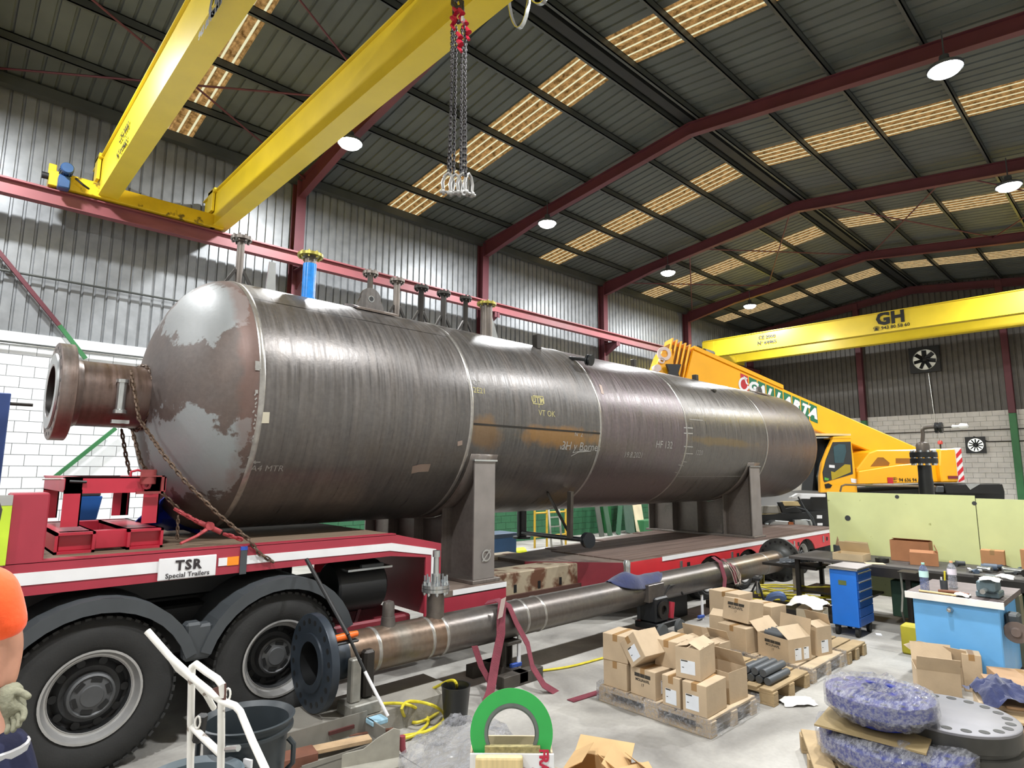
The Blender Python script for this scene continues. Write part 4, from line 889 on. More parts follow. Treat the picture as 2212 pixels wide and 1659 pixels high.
for k,(px,py) in enumerate(((984,32),(996,34),(979,52),(1004,56),(1010,74),(992,86),(994,100))):
    b=MB(); b.tube([hp(px-4,py-14,-.02),hp(px+4,py-5,-.03),hp(px-3,py+3,-.02),hp(px+3,py+12,-.02)],[.018,.024,.02,.014],8); b.build('red_hook',M_rh,t)
MB().box(hp(1002,47,-.05),(.09,.02,.05),rz=.5).build('tag_plate',M_bright,t)
for k,(px,py) in enumerate(((968,395),(984,398),(1000,396),(1012,397))):
    b=MB(); c=hp(px,py,-.03+.02*k); s_=.05
    u=Vector((.8,-.6,0)) if k<3 else Vector((.9,.1,.1)).normalized()
    pts=[c+u*(-s_)*.8+Vector((0,0,-.09)),c+u*(-s_)+Vector((0,0,.0)),c+u*(-s_*.6)+Vector((0,0,.07)),c+Vector((0,0,.095)),c+u*(s_*.6)+Vector((0,0,.07)),c+u*s_+Vector((0,0,0)),c+u*s_*.8+Vector((0,0,-.09))]
    b.tube(pts,.015,8); b.cyl(c+u*(-s_*1.5)+Vector((0,0,-.09)),c+u*(s_*1.7)+Vector((0,0,-.09)),.014,n=8)
    for s2 in (-1,1): b.cyl(c+u*(s_*.8*s2-.012)+Vector((0,0,-.09)),c+u*(s_*.8*s2+.012)+Vector((0,0,-.09)),.03,n=12)
    b.build('shackle',mat('shackle grey','#9b9a97',.4,.6,.1,15),t)
hk=T('crane_hook','steel crane hook at the top edge holding the chain sling','hook',hp(990,-30))
MB().tube([hp(990,-60),hp(990,-25),hp(982,-8),hp(980,8),hp(988,20),hp(998,14),hp(1000,2)],[.03,.035,.03,.03,.03,.025,.012],10).build('hook',M_ck,hk)
MB().box(hp(990,-95),(.25,.2,.4)).build('hook_block',M_yellow,hk,bevel=.03)
MB().tube([hp(985,-100),Vector((hp(985,-100).x,hp(985,-100).y,8.1))],.01,6).build('wire_rope',M_ck,hk)
MB().bx(1.7,3.7,8.0,4.15,4.7,8.12).build('trolley_frame',M_yellow,cr,bevel=.02); MB().cyl((2.4,4.2,8.35),(3.6,4.2,8.35),.2).build('hoist_drum',M_grey,cr)
# ---------------------------------------------------------------- left foreground
M_bin=mat('black bin plastic','#2c3337',.45,0,.12,6)
def bin_(name,c,zr,r,lab,rb,sticker=False,h=.68,mm=None):
    t=T(name,lab,'bin',(c.x,c.y,0)); z0=max(0,zr-h)
    b=MB(); b.lathe((c.x,c.y,0),(0,0,1),[(zr-.02,r-.012),(z0+.03,rb-.012),(z0+.03,0)],44); b.lathe((c.x,c.y,0),(0,0,1),[(z0,0),(z0,rb),(zr-.07,r-.015),(zr-.06,r+.012),(zr-.045,r+.012),(zr-.04,r),(zr-.02,r+.002),(zr,r+.018),(zr+.004,r+.008),(zr-.02,r-.012)],44)
    o=b.build('body',mm or M_bin,t); fixnormals(o)
    for s in (-1,1):
        u=Vector((rt.x,rt.y,0)).normalized()*s; e=Vector((c.x,c.y,zr-.1))+u*(r+.0); b=MB(); b.tube([e,e+u*.03+Vector((0,0,-.03)),e+u*.03+Vector((0,0,-.12)),e+Vector((0,0,-.15))],.013,6); b.build('handle',mm or M_bin,t)
    return t
bc=at(535,1548,d=3.15); bt=bin_('waste_bin',bc,bc.z,.215,'tall dark plastic bin beside the white hand truck',.17)
f=Vector((-fw.x,-fw.y,0)).normalized(); r_=Vector((rt.x,rt.y,0)).normalized()
sc_=bc+f*.213+r_*.1+Vector((0,0,-.15)); 
MB().box(sc_+f*-.002+Vector((0,0,.02)),(.05,.012,.035),rz=YAW-PI/2+R(-24),rx=0).build('label_sticker',M_white,bt)
b=MB(); 
for i in range(5):
    a=-1.0+i*.28; b.box(bc+f*(.2*math.cos(a*.9))+r_*(-.195*math.sin(-a)*1)+Vector((0,0,-.36+.03*i)),(.05,.01,.03),rz=YAW-PI/2-a)
b.build('plastic_scrap',M_white,bt,kind='stuff')
bc2=at(415,1678,d=2.75); bin_('waste_bin',bc2,bc2.z,.2,'dark round tub with pale rim at the bottom edge of photo',.17,mm=mat('grey blue plastic','#5a666c',.45))
# hand truck
M_ht=mat('chipped white paint','#e2e0da',.45,0,.08,12,col2='#8b8077',c2scale=14,c2lo=.64,c2hi=.68)
HD=2.35
def h_(px,py,d=0): return at(px,py,d=HD+d)
t=T('hand_truck','white tubular steel hand truck standing in the left foreground','hand truck',(at(450,1600,d=HD).x,at(450,1600,d=HD).y,0))
def down(p): return Vector((p.x,p.y,.05))
MB().tube([h_(318,1363,.12),h_(368,1420,.1),h_(425,1472,.08),h_(478,1514,.0),h_(508,1525,-.02),h_(519,1537,-.03),h_(545,1600,-.12),h_(575,1665,-.2)],.0135,10).build('long_handle',M_ht,t)
MB().tube([h_(365,1416,.14),h_(385,1445,.15),h_(425,1478,.2),h_(445,1500,.25),h_(462,1530,.3)],.012,8).build('inner_brace',M_ht,t)
a=h_(414,1462,.1); MB().tube([h_(414,1445,.1),a,h_(412,1560,.1),h_(411,1680,.1)],.0135,10).build('upright',M_ht,t)
a=h_(478,1515,0); MB().tube([a,h_(478,1600,0),h_(476,1690,0)],.0135,10).build('upright',M_ht,t)
MB().tube([h_(414,1470,.1),h_(415,1440,.1),h_(423,1434,.09),h_(447,1452,.06),h_(470,1467,.03),h_(480,1480,0),h_(482,1505,0)],.0135,10).build('top_hoop',M_ht,t)
MB().tube([h_(414,1568,.1),h_(440,1594,.06),h_(478,1630,0)],.0135,10).build('cross_tube',M_ht,t)
MB().prism([(0,0),(.05,.02),(.055,-.05)],h_(460,1487,0),r_,(0,0,1),f*.006).build('weld_plate',mat('rusty brown','#5b3c36'),t)
for q in ((492,1500,0),(427,1560,.08)):
    c=h_(*q); b=MB(); b.tube([c+r_*(.01*math.cos(a))+Vector((0,0,.022*math.sin(a))) for a in [2*PI*i/12 for i in range(12)]],.004,6,closed=True); b.build('ring',M_ht,t)
MB().tube([h_(438,1545,.1),h_(432,1580,.1),h_(425,1600,.1)],.02,6).build('bungee',M_black,t); MB().tube([h_(490,1618,-.02),h_(515,1616,-.05)],.012,8).build('clamp_bracket',M_bright,t)
for q in (478,411): 
    c=h_(q,1690,.05); MB().lathe((c.x,c.y,.11),r_,[(-.03,0),(-.03,.1),(.03,.1),(.03,0)],24).build('wheel',M_black,t)
c=(down(h_(411,1690,.1))+down(h_(476,1690,0)))/2; MB().tube([down(h_(411,1690,.1)),h_(411,1680,.1)],.0135,8).build('lower_leg',M_ht,t); MB().tube([down(h_(476,1690,0)),h_(476,1690,0)],.0135,8).build('lower_leg',M_ht,t)
# long grey slab under the spool
p1=at(625,1578,Z=.13);p2=at(985,1445,Z=.13);p3=at(985,1425,Z=.13)
o=MB().prism([(1.9,5.2),(3.72,5.2),(3.72,4.63),(1.9,4.63)],(0,0,.0),(1,0,0),(0,1,0),(0,0,.18)).build('slab',mat('slab concrete','#8c887f',.8,0,.1,4,bump=.2)); tag(o,'long low grey slab on the floor below the near end of pipe','slab')
# black bucket
bk=at(985,1480,Z=.3); t=T('bucket','black bucket beside the slab with yellow hose hung over it','bucket',(bk.x,bk.y,0))
b=MB(); b.lathe((bk.x,bk.y,0),(0,0,1),[(.3,.118),(.02,.09),(.02,0)],32); b.lathe((bk.x,bk.y,0),(0,0,1),[(0,0),(0,.1),(.29,.125),(.3,.13),(.3,.118)],32); o=b.build('body',mat('bucket black','#1a1c1d',.4),t); fixnormals(o)
# yellow hose
M_hose=mat('yellow hose','#cfc02f',.5,0,.15,20)
hz=lambda px,py,z=None:at(px,py,Z=(.2 if py<1535 and px<968 else .03) if z is None else z)
pts=[hz(790,1530),hz(830,1520),hz(880,1522),hz(915,1540),hz(925,1560),hz(900,1585),hz(870,1595)]
def smooth(pts,n=6):
    out=[];P=[pts[0]]+list(pts)+[pts[-1]]
    for i in range(1,len(P)-2):
        for k in range(n):
            t=k/n; a,b_,c,d=[Vector(q) for q in P[i-1:i+3]]
            out.append(.5*((2*b_)+(c-a)*t+(2*a-5*b_+4*c-d)*t*t+(3*b_-a-3*c+d)*t**3))
    out.append(Vector(pts[-1])); return out
t=T('hose','loosely coiled yellow hose on the floor before the black bucket','hose',(at(900,1560,Z=0).x,at(900,1560,Z=0).y,0))
MB().tube(smooth(pts),.013,8).build('hose_run',M_hose,t)
MB().tube(smooth([hz(870,1590),hz(920,1580),hz(955,1560),hz(958,1540),hz(930,1522),hz(885,1515),hz(868,1530),hz(880,1555),hz(905,1560),hz(945,1540),hz(980,1500,.1),hz(986,1478,.31),hz(972,1470,.32),hz(930,1490,.15),hz(890,1505,.05),hz(870,1530,.05)]),.013,8).build('hose_run',M_hose,t)
t=MB().tube(smooth([hz(1160,1450,.015),hz(1230,1440,.015),hz(1300,1422,.015),hz(1340,1412,.015)]),.012,6).build('floor_hose',M_hose); tag(t,'thin yellow hose lying across floor behind the wrapped pallet','hose')
# steel tray, timber and bracket scraps
M_tray=mat('dusty steel tray','#7d7a72',.6,.2,.15,6)
a=at(618,1582,Z=.25);c=at(792,1533,Z=.25); a.z=c.z=0

t=T('steel_tray','dusty grey steel channel tray with a long handle slot','tray',(a.x,a.y,0)); dv=Vector((c.x-a.x,c.y-a.y,0)); L_=dv.length; dv.normalize(); nv=Vector((dv.y,-dv.x,0))
M4=Matrix(((dv.x,nv.x,0,a.x),(dv.y,nv.y,0,a.y),(0,0,1,0),(0,0,0,1)))
MB().bx(0,.0,.09,L_,.012,.245,M=M4).build('side_plate',M_tray,t); MB().bx(0,0,.08,L_,.3,.09,M=M4).build('bottom',M_tray,t); MB().bx(L_-.012,0,.09,L_,.3,.2,M=M4).build('end_plate',M_tray,t); MB().bx(0,.29,.0,L_,.3,.12,M=M4).build('lip',M_tray,t)
MB().bx(L_*.5,.012,.15,L_*.82,.03,.175,M=M4).build('handle_slot',mat('rust handle','#4a2320'),t)
MB().bx(L_-.02,.02,.16,L_+.12,.14,.2,M=M4).build('blue_pad',mat('pale blue foam','#8fb3c4',.8),t,bevel=.008)
M_tim=mat('sawn timber','#a98f6f',.8,0,.2,6,stretch=(1,1,1),bump=.3); M_tim2=mat('red brown timber','#6b4434',.8,0,.2,6)
def plank(pa,pb_,w_,th,mm,lab,z=.05,name='timber_offcut'):
    A=at(*pa,Z=z);B=at(*pb_,Z=z); d=(B-A); o=MB().beam(A,B,w_,th,upv=(0,0,1)).build(name,mm,bevel=.003); tag(o,lab,'timber'); return o
plank((622,1632),(800,1595),.10,.03,M_tim,'pale timber strip lying in front of the steel tray',.14)
plank((600,1656),(680,1636),.16,.12,M_tim2,'red brown timber block at the bottom edge beside bin',.10)
plank((690,1600),(850,1575),.03,.02,M_tim2,'thin dark batten lying behind the pale timber strip',.09)
a=at(683,1655,Z=.06); c=at(862,1622,Z=.06); a.z=c.z=0
t=T('steel_bracket','dusty grey steel bracket plate with rounded end on the floor','bracket',(a.x,a.y,0)); d=(c-a);d.z=0;L_=d.length;d.normalize(); n_=Vector((d.y,-d.x,0))
poly=[(0,0),(L_*.55,0)]+[(L_*.55+L_*.45*math.sin(q),.18-.18*math.cos(q)) for q in [PI/2*i/8 for i in range(1,9)]]+[(0,.18)]
MB().prism([(0,0),(L_,0),(L_,.20),(L_*.92,.22),(L_*.72,.17),(L_*.55,.11),(0,.09)],(a.x,a.y,0.01),d,(0,0,1),n_*.012).build('web',mat('dusty plate','#98958a',.7,.1,.15,8),t)
MB().prism([(0,0),(L_,0),(L_,.16),(0,.2)],(a.x,a.y,0.01),d,n_,(0,0,.012)).build('flange',mat('dusty plate','#98958a'),t)
c=at(868,1620,Z=.05); t=MB().tube([c+Vector((0,0,.1)),c+Vector((0,0,.02)),c+Vector((.02,0,-.02))],[.025,.028,.02],10).build('grip',mat('red grip','#8d3c46',.6)); tag(t,'red handled tool standing by the end of the steel bracket','tool')
# crumpled plastic sheet
def film(name='plastic film',tint=(.9,.92,.95,1),a=.42):
    m=bpy.data.materials.get(name)
    if m: return m
    m=bpy.data.materials.new(name); m.use_nodes=True; nt=m.node_tree;p=nt.nodes['Principled BSDF'];L=nt.links
    tc=nt.nodes.new('ShaderNodeTexCoord'); mp=nt.nodes.new('ShaderNodeMapping'); mp.inputs['Scale'].default_value=(1.6,9,9); mp.inputs['Rotation'].default_value=(0,.3,.7); L.new(tc.outputs['Object'],mp.inputs[0])
    n=nt.nodes.new('ShaderNodeTexNoise'); n.inputs['Scale'].default_value=1.5; n.inputs['Detail'].default_value=4; n.inputs['Roughness'].default_value=.5; n.inputs['Distortion'].default_value=.2; L.new(mp.outputs[0],n.inputs['Vector'])
    n3=nt.nodes.new('ShaderNodeTexNoise'); n3.inputs['Scale'].default_value=4.5; n3.inputs['Detail'].default_value=8; n3.inputs['Roughness'].default_value=.7; L.new(mp.outputs[0],n3.inputs['Vector'])
    bp=nt.nodes.new('ShaderNodeBump'); bp.inputs['Strength'].default_value=1; bp.inputs['Distance'].default_value=.06; L.new(n3.outputs[0],bp.inputs['Height']); L.new(bp.outputs[0],p.inputs['Normal'])
    r=nt.nodes.new('ShaderNodeMapRange'); r.inputs[1].default_value=.40;r.inputs[2].default_value=.64;r.inputs[3].default_value=a*.35;r.inputs[4].default_value=min(.95,a*1.45); L.new(n3.outputs[0],r.inputs[0]); L.new(r.outputs[0],p.inputs['Alpha'])
    p.inputs['Base Color'].default_value=(tint[0]*.72,tint[1]*.72,tint[2]*.74,1); p.inputs['Roughness'].default_value=.13; p.inputs['Specular IOR Level'].default_value=1.0; p.inputs['Coat Weight'].default_value=.6; return m
M_flm=film()
def crumple(b,c,rx,ry,h,seed,nu=26,nv=20,rz=0,amp=.35):
    vs=[];cz=math.cos(rz);sz=math.sin(rz)
    for j in range(nv+1):
        for i in range(nu+1):
            u=i/nu*2-1; v=j/nv*2-1; rr=max(abs(u),abs(v)); k=max(0,1-(u*u+v*v)/1.3)
            nz_=noise.noise(Vector((u*2.2+seed,v*2.2,seed)))*.6+noise.noise(Vector((u*6+seed,v*6,seed)))*.3
            z=h*(k**.5)*(.8+amp*nz_*1.4)+.008; x=rx*u*(1+.18*noise.noise(Vector((v*3,seed,u)))); y=ry*v*(1+.18*noise.noise(Vector((u*3,seed+4,v))))
            vs.append((c[0]+x*cz-y*sz,c[1]+x*sz+y*cz,c[2]+max(.006,z)))
    return b.add(vs,[(j*(nu+1)+i,j*(nu+1)+i+1,(j+1)*(nu+1)+i+1,(j+1)*(nu+1)+i) for j in range(nv) for i in range(nu)],sm=True)
c=at(1000,1650,Z=.1); b=MB(); crumple(b,(c.x,c.y,0),.48,.42,.42,3.1,rz=.6); o=b.build('plastic_sheet',film('bubble film',(.93,.95,1,1),.5)); tag(o,'crumpled clear plastic sheet on the floor behind the green gasket','plastic sheet')
# green spiral wound gaskets
GD=3.0; gc=at(1105,1583,d=GD)
M_gg=mat('gasket green','#2fa04a',.4,0,.08,6)
def gasket(c,r,lab,nrm,ri=.0):
    t=T('gasket',lab,'gasket',(c.x,c.y,c.z-r))
    b=MB(); b.lathe(c,nrm,[(-.002,r*.66),(-.002,r),(.002,r),(.002,r*.66)],72,sm=False); b.build('outer_ring',M_gg,t)
    b=MB(); b.lathe(c,nrm,[(-.004,r*.585),(-.004,r*.66),(.004,r*.66),(.004,r*.585),(-.004,r*.585)],72,sm=False); b.build('winding',mat('winding grey','#6f7672',.4,.6,.1,20),t)
nrm=Vector((-fw.x,-fw.y,.08)).normalized()
gasket(gc,.203,'green spiral wound gasket ring standing upright, the front one',nrm)
gasket(gc-Vector((-fw.x,-fw.y,0)).normalized()*.035+Vector((0,0,-.018)),.198,'green spiral wound gasket ring just behind the front one',nrm)
gb=gc.z-.203
t=T('crate_box','box with wooden end board holding the upright green gaskets','box',(gc.x,gc.y,0))
Mg=Matrix(((r_.x,f.x,0,gc.x),(r_.y,f.y,0,gc.y),(0,0,1,0),(0,0,0,1))); zt=gc.z-.075
MB().bx(-.2,-.16,0.0,.2,-.15,zt,M=Mg).build('back_panel',mat('cardboard','#bba68a',.85,0,.08,5,bump=.1),t); MB().bx(-.2,-.16,0,-.19,.03,zt,M=Mg).build('side_panel',mat('cardboard','#bba68a'),t); MB().bx(.19,-.16,0,.2,.03,zt,M=Mg).build('side_panel',mat('cardboard','#bba68a'),t)
MB().bx(-.2,.03,0,.205,.045,zt-.005,M=Mg).build('front_panel',M_white,t)
MB().bx(-.172,.048,.0,.055,.09,zt-.0,M=Mg).build('wooden_board',mat('pine board','#d3bd8a',.6,0,.12,5,stretch=(12,12,.6)),t,bevel=.012,seg=2)
ft=mat('fragile red','#b3203c',.6)
zz=at(1155,1652,d=GD-.09).z
text('tape_lettering','FRAGIL',.058,Mg@Vector((.115,.046,zt-.088)),r_,(0,0,1),ft,t,bold=.003,off=.002)
text('tape_lettering','FRAGIL',.06,Mg@Vector((.125,.046,zt-.075))+Vector((0,0,0))+r_*.03,(0,0,-1),r_,ft,t,bold=.003,off=.003)
MB().bx(-.13,.0,zt-.005,.14,.03,zt+.022,M=Mg).build('bristle_strip',mat('bristle','#8c8258',.9,0,.3,60),t)
# person at the left edge
def skin_body(name,joints,edges,m,parent,sub=2):
    me=bpy.data.meshes.new(name); me.from_pydata([j[:3] for j in joints],edges,[]); o=bpy.data.objects.new(name,me); C.objects.link(o); o.parent=parent
    me.materials.append(m); o.modifiers.new('skin','SKIN')
    if not me.skin_vertices:
        import bmesh
        b=bmesh.new(); b.from_mesh(me); b.verts.layers.skin.verify(); b.to_mesh(me); b.free()
    for v,j in zip(me.skin_vertices[0].data,joints):
        r=j[3]; v.radius=(r,r) if not isinstance(r,tuple) else r; v.use_root=False
    me.skin_vertices[0].data[0].use_root=True
    s=o.modifiers.new('sub','SUBSURF'); s.levels=sub; s.render_levels=sub
    o.modifiers['skin'].use_smooth_shade=True
    return o
ps=at(-6,1258,Z=1.44); 
# body frame: faces along direction D, S = left side of body as seen from behind
pv=at(-75,1500,d=2.45); PCX,PCY=pv.x,pv.y
per=T('person','worker in orange t-shirt, navy trousers and grey work gloves at left edge','person',(PCX,PCY,0),math.atan2(rt.y,rt.x))
# local x = picture right, local y = away from the camera
M_skin=mat('skin','#c08c74',.5,0,.08,12); M_or=mat('orange fabric','#ff5a1e',.8,0,.06,10,bump=.3,bscale=30,sheen=.2); M_tr=mat('trouser navy','#161a38',.9,0,.12,10,bump=.4,bscale=30); M_gl=mat('work glove','#83826e',.9,0,.2,25,bump=.5,bscale=60)
hx=.19
def dl(px,py,d): 
    p=at(px,py,d=d)-Vector((PCX,PCY,0)); return (p.x*rt.x+p.y*rt.y)/math.hypot(rt.x,rt.y), (p.x*fw.x+p.y*fw.y)/math.hypot(fw.x,fw.y), p.z
DP=2.45
sh=dl(-8,1275,DP); el=dl(22,1400,DP+.02); wr=dl(14,1490,DP-.02); ha=dl(30,1530,DP-.04)
sh2=(sh[0]-.40,sh[1]+.05,sh[2])
zs=sh[2]
cx=(sh[0]+sh2[0])/2
hipz=.92*zs/1.42
J=[(cx,0,hipz,(.17,.12)),(cx,0,hipz+.18,(.15,.11)),(cx,0,zs-.1,(.18,.12)),(cx,0,zs+.02,(.1,.08)),(cx,-.0,zs+.12,.055),(cx+.01,-.02,zs+.2,.085),(cx,-.02,zs+.3,.09),
 (*sh,.065),(*el,.05),(*wr,.03),(sh2[0],sh2[1],zs-.02,.065),(sh2[0]-.05,0,zs-.3,.05),(sh2[0],-.1,zs-.5,.03),
 (cx+.20,0,hipz-.05,.1),(cx+.36,-.0,hipz*.55,.07),(cx+.34,.04,.1,.045),(cx-.1,0,hipz-.05,.1),(cx-.12,.02,hipz*.52,.07),(cx-.12,.05,.1,.045)]
E_=[(0,1),(1,2),(2,3),(3,4),(4,5),(5,6),(3,7),(7,8),(8,9),(3,10),(10,11),(11,12),(0,13),(13,14),(14,15),(0,16),(16,17),(17,18)]
skin_body('body',J,E_,M_skin,per)
# t-shirt, trousers, gloves, boots
mid=tuple((Vector(sh[:3]).lerp(Vector(el[:3]),.86))); mid2=(sh2[0]-.04,0,zs-.22)
skin_body('t_shirt',[(cx,0,hipz+.02,(.185,.135)),(cx,0,hipz+.2,(.18,.13)),(cx,0,zs-.1,(.2,.14)),(cx,0,zs+.02,(.13,.1)),(*sh,.088),(*mid,.078),(sh2[0],sh2[1],zs-.02,.088),(*mid2,.078)],[(0,1),(1,2),(2,3),(3,4),(4,5),(3,6),(6,7)],M_or,per)
tr2=[(cx+.03,0,hipz+.04,(.18,.13)),(cx+.20,0,hipz-.08,.16),(cx+.36,-.0,hipz*.55,.13),(cx+.34,.04,.1,.08),(cx-.1,0,hipz-.08,.125),(cx-.12,.02,hipz*.52,.098),(cx-.12,.05,.1,.075)]
skin_body('trousers',tr2,[(0,1),(1,2),(2,3),(0,4),(4,5),(5,6)],M_tr,per)
zz=at(60,1635,d=DP).z
for sx_ in (.20+.16*min(1,max(0,(hipz-.08-zz)/(hipz*.45-.08))),-.11):
    b=MB(); b.lathe((cx+sx_,0,zz-.0),(0,0,1),[(-.05,.118),(-.04,.124),(.05,.130),(.055,.12)],20); b.build('reflective_band',mat('reflective grey','#b9b9bb',.4),per,world=False)
    b=MB(); b.lathe((cx+sx_,0,zz-.08),(0,0,1),[(-.06,.112),(.03,.118)],20); b.build('orange_band',M_or,per,world=False)
    b=MB(); b.box((cx+sx_,-.06,.05),(.11,.3,.1)); b.build('boot',M_black,per,world=False,bevel=.03,seg=2)
# gloved right hand: palm with four fingers and a thumb
pw=Vector(wr[:3]); ph=Vector(ha[:3]); dh=(ph-pw).normalized(); sx=Vector((0,-1,0)).cross(dh).normalized()
G=[(*(pw-dh*.03),.042),(*(pw+dh*.02),.04),(*(pw+dh*.07),(.048,.026)),(*(pw+dh*.10),(.046,.024))]
EG=[(0,1),(1,2),(2,3)]
for k,(o_,ln) in enumerate(((-.036,.062),(-.012,.074),(.012,.07),(.034,.055))):
    base=pw+dh*.10+sx*o_; i=len(G); mid_=base+dh*ln*.5+Vector((0,-.006,0)); tip=base+dh*ln*.85+Vector((.0,-.03,0))
    G+=[(*base,.0125),(*mid_,.012),(*tip,.0105)]; EG+=[(3,i),(i,i+1),(i+1,i+2)]
i=len(G); tb_=pw+dh*.03-sx*-.035; G+=[(*tb_,.016),(*(tb_+dh*.03+sx*.025),.0135),(*(tb_+dh*.055+sx*.035),.012)]; EG+=[(1,i),(i,i+1),(i+1,i+2)]
skin_body('work_glove',G,EG,M_gl,per,1)
# head details
hz_=zs+.27
b=MB(); b.lathe((cx+.005,.0,hz_),(0,0,1),[(-.02,.098),(.04,.102),(.085,.085),(.115,.05),(.125,0)],20); b.build('hair',mat('dark hair','#2a211c',.9),per,world=False)
# ---------------------------------------------------------------- mobile crane (own oblique frame: s along, n away)
CP0=Vector((17.5,6.0,0)); CU=Vector((.81,-.587,0)).normalized(); CN=Vector((-CU.y,CU.x,0)) 
if CN.dot(Vector((fw.x,fw.y,0)))<0: CN=-CN
def cw(s,z,n=0): return CP0+CU*s+CN*n+Vector((0,0,z))
def cp(px,py,n=0):
    r=ray(px,py); o=CP0+CN*n; t=(o.dot(CN))/(r.dot(CN)); p=Vector((0,0,CH))+r*t; return ((p-CP0).dot(CU),p.z)
mc=T('mobile_crane','yellow mobile crane with lowered telescopic boom behind the vessel','crane',(17.5,6.0,0))
def cprism(name,pxs,n0,th,m,bevel=0,raw=False,par=None):
    poly=pxs if raw else [cp(x,y,n0) for x,y in pxs]
    return MB().prism(poly,cw(0,0,n0),CU,(0,0,1),CN*th).build(name,m,par or mc,bevel=bevel)
BN=.55
# boom
bt_=[cp(1496,754,BN),cp(1990,970,BN)]; sl=(bt_[1][1]-bt_[0][1])/(bt_[1][0]-bt_[0][0])
def bz(s,dn=0): return bt_[0][1]+sl*(s-bt_[0][0])-dn
s0,s1=bt_[0][0],bt_[1][0]+.3
MB().prism([(s0,bz(s0)),(s1,bz(s1)),(s1,bz(s1,.62)),(s0+.25,bz(s0+.25,.95)),(s0-.25,bz(s0-.25,.95))],cw(0,0,BN),CU,(0,0,1),CN*.62).build('boom',M_yellowo,mc,bevel=.03)
MB().prism([(s0+.05,bz(s0,-.1)),(s0+2.6,bz(s0+2.6,-.1)),(s0+2.6,bz(s0+2.6,.02)),(s0+.05,bz(s0,.02))],cw(0,0,BN-.03),CU,(0,0,1),CN*.3).build('boom_top_rail',M_yellowo,mc,bevel=.01)
dv=Vector((1,sl)).normalized()
for k in range(5):
    s=s0-.1-.115*k; MB().prism([(s,bz(s,-.08-.0*k)),(s+.05,bz(s,-.08)),(s-.20,bz(s,.9)),(s-.25,bz(s,.9))],cw(0,0,BN-.04+.02*k),CU,(0,0,1),CN*(.70-.04*k)).build('section_collar',M_yellowo,mc,bevel=.008)
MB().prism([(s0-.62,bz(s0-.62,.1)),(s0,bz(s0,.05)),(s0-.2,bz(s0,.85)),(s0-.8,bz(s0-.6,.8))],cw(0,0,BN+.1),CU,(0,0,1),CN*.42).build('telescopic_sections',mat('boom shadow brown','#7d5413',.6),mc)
hs=s0-1.35
MB().prism([cp(x,y,BN) for x,y in [(1424,770),(1430,758),(1446,760),(1452,752),(1456,790),(1445,830),(1410,822),(1414,800)]],cw(0,0,BN),CU,(0,0,1),CN*.5).build('boom_head',M_yellowo,mc,bevel=.02)
for q,rr in (((1435,764),.19),((1430,779),.08)):
    s,z=cp(*q,BN-.05); b=MB(); b.lathe(cw(s,z,BN-.06),CN,[(0,rr*.55),(0,rr),(.03,rr*1.02),(.06,rr),(.06,rr*.55),(0,rr*.55)],28); b.build('sheave',mat('sheave pale','#cdb9b2',.5),mc)
s,z=cp(1418,796,BN); MB().cyl(cw(s,z,BN-.1),cw(s,z,BN+.1),.1).build('roller',mat('sheave pale','#cdb9b2'),mc)
cprism('camera_bracket',[(1440,786),(1472,787),(1465,806),(1468,812),(1444,812),(1446,802)],BN-.2,.1,M_black)
# lettering tiles on the boom
tz=.05; M_tg=mat('tile green','#1f6b4a',.45); M_trd=mat('tile red','#b8262c',.45)
ls=cp(1605,830,BN)[0]-.08; tl_=.29; word='GALLARTA'
uB=(CU*dv.x+Vector((0,0,dv.y))).normalized(); vB=Vector((0,0,1))-uB*uB.z; vB.normalize()
def bpt(s,dn): return cw(s,bz(s,dn),BN-.006)
endA=cp(1764,880,BN)[0]; n_t=len(word)+1; tl_=(endA+.02-ls)/n_t
for k in range(n_t):
    s=ls+tl_*(k+.5); c=bpt(s,.33)
    b=MB(); hw=tl_*.44; hh=.24; q=[c-CU*hw-Vector((0,0,hh))+Vector((0,0,-sl*hw)),c+CU*hw-Vector((0,0,hh))+Vector((0,0,sl*hw)),c+CU*hw+Vector((0,0,hh))+Vector((0,0,sl*hw)),c-CU*hw+Vector((0,0,hh))+Vector((0,0,-sl*hw))]
    b.add(q+[p+CN*.004 for p in q],[(0,1,2,3),(4,7,6,5),(0,4,5,1),(1,5,6,2),(2,6,7,3),(3,7,4,0)]); o=b.build('logo_tile' if k==0 else 'letter_tile',M_trd if k==0 else M_tg,mc)
    if k==0:
        bb=MB(); pts=[c-CN*.004+CU*(-.02+.13*math.cos(a))+Vector((0,0,-.03+.17*math.sin(a))) for a in [R(55)+R(290)*i/14 for i in range(15)]]
        bb.ribbon(pts,CN*.004,.03); bb.build('logo_mark',M_white,o)
        bb=MB(); bb.ribbon([c-CN*.004+CU*.08+Vector((0,0,.12)),c-CN*.004+CU*.0+Vector((0,0,.2)),c-CN*.004+CU*.06+Vector((0,0,.0)),c-CN*.004+CU*.1+Vector((0,0,-.03))],CN*.004,.022); bb.build('logo_mark',M_white,o)
    else: text('letter',word[k-1],.36,c-CN*.001,uB,vB,M_white,o,bold=.022,off=.004)
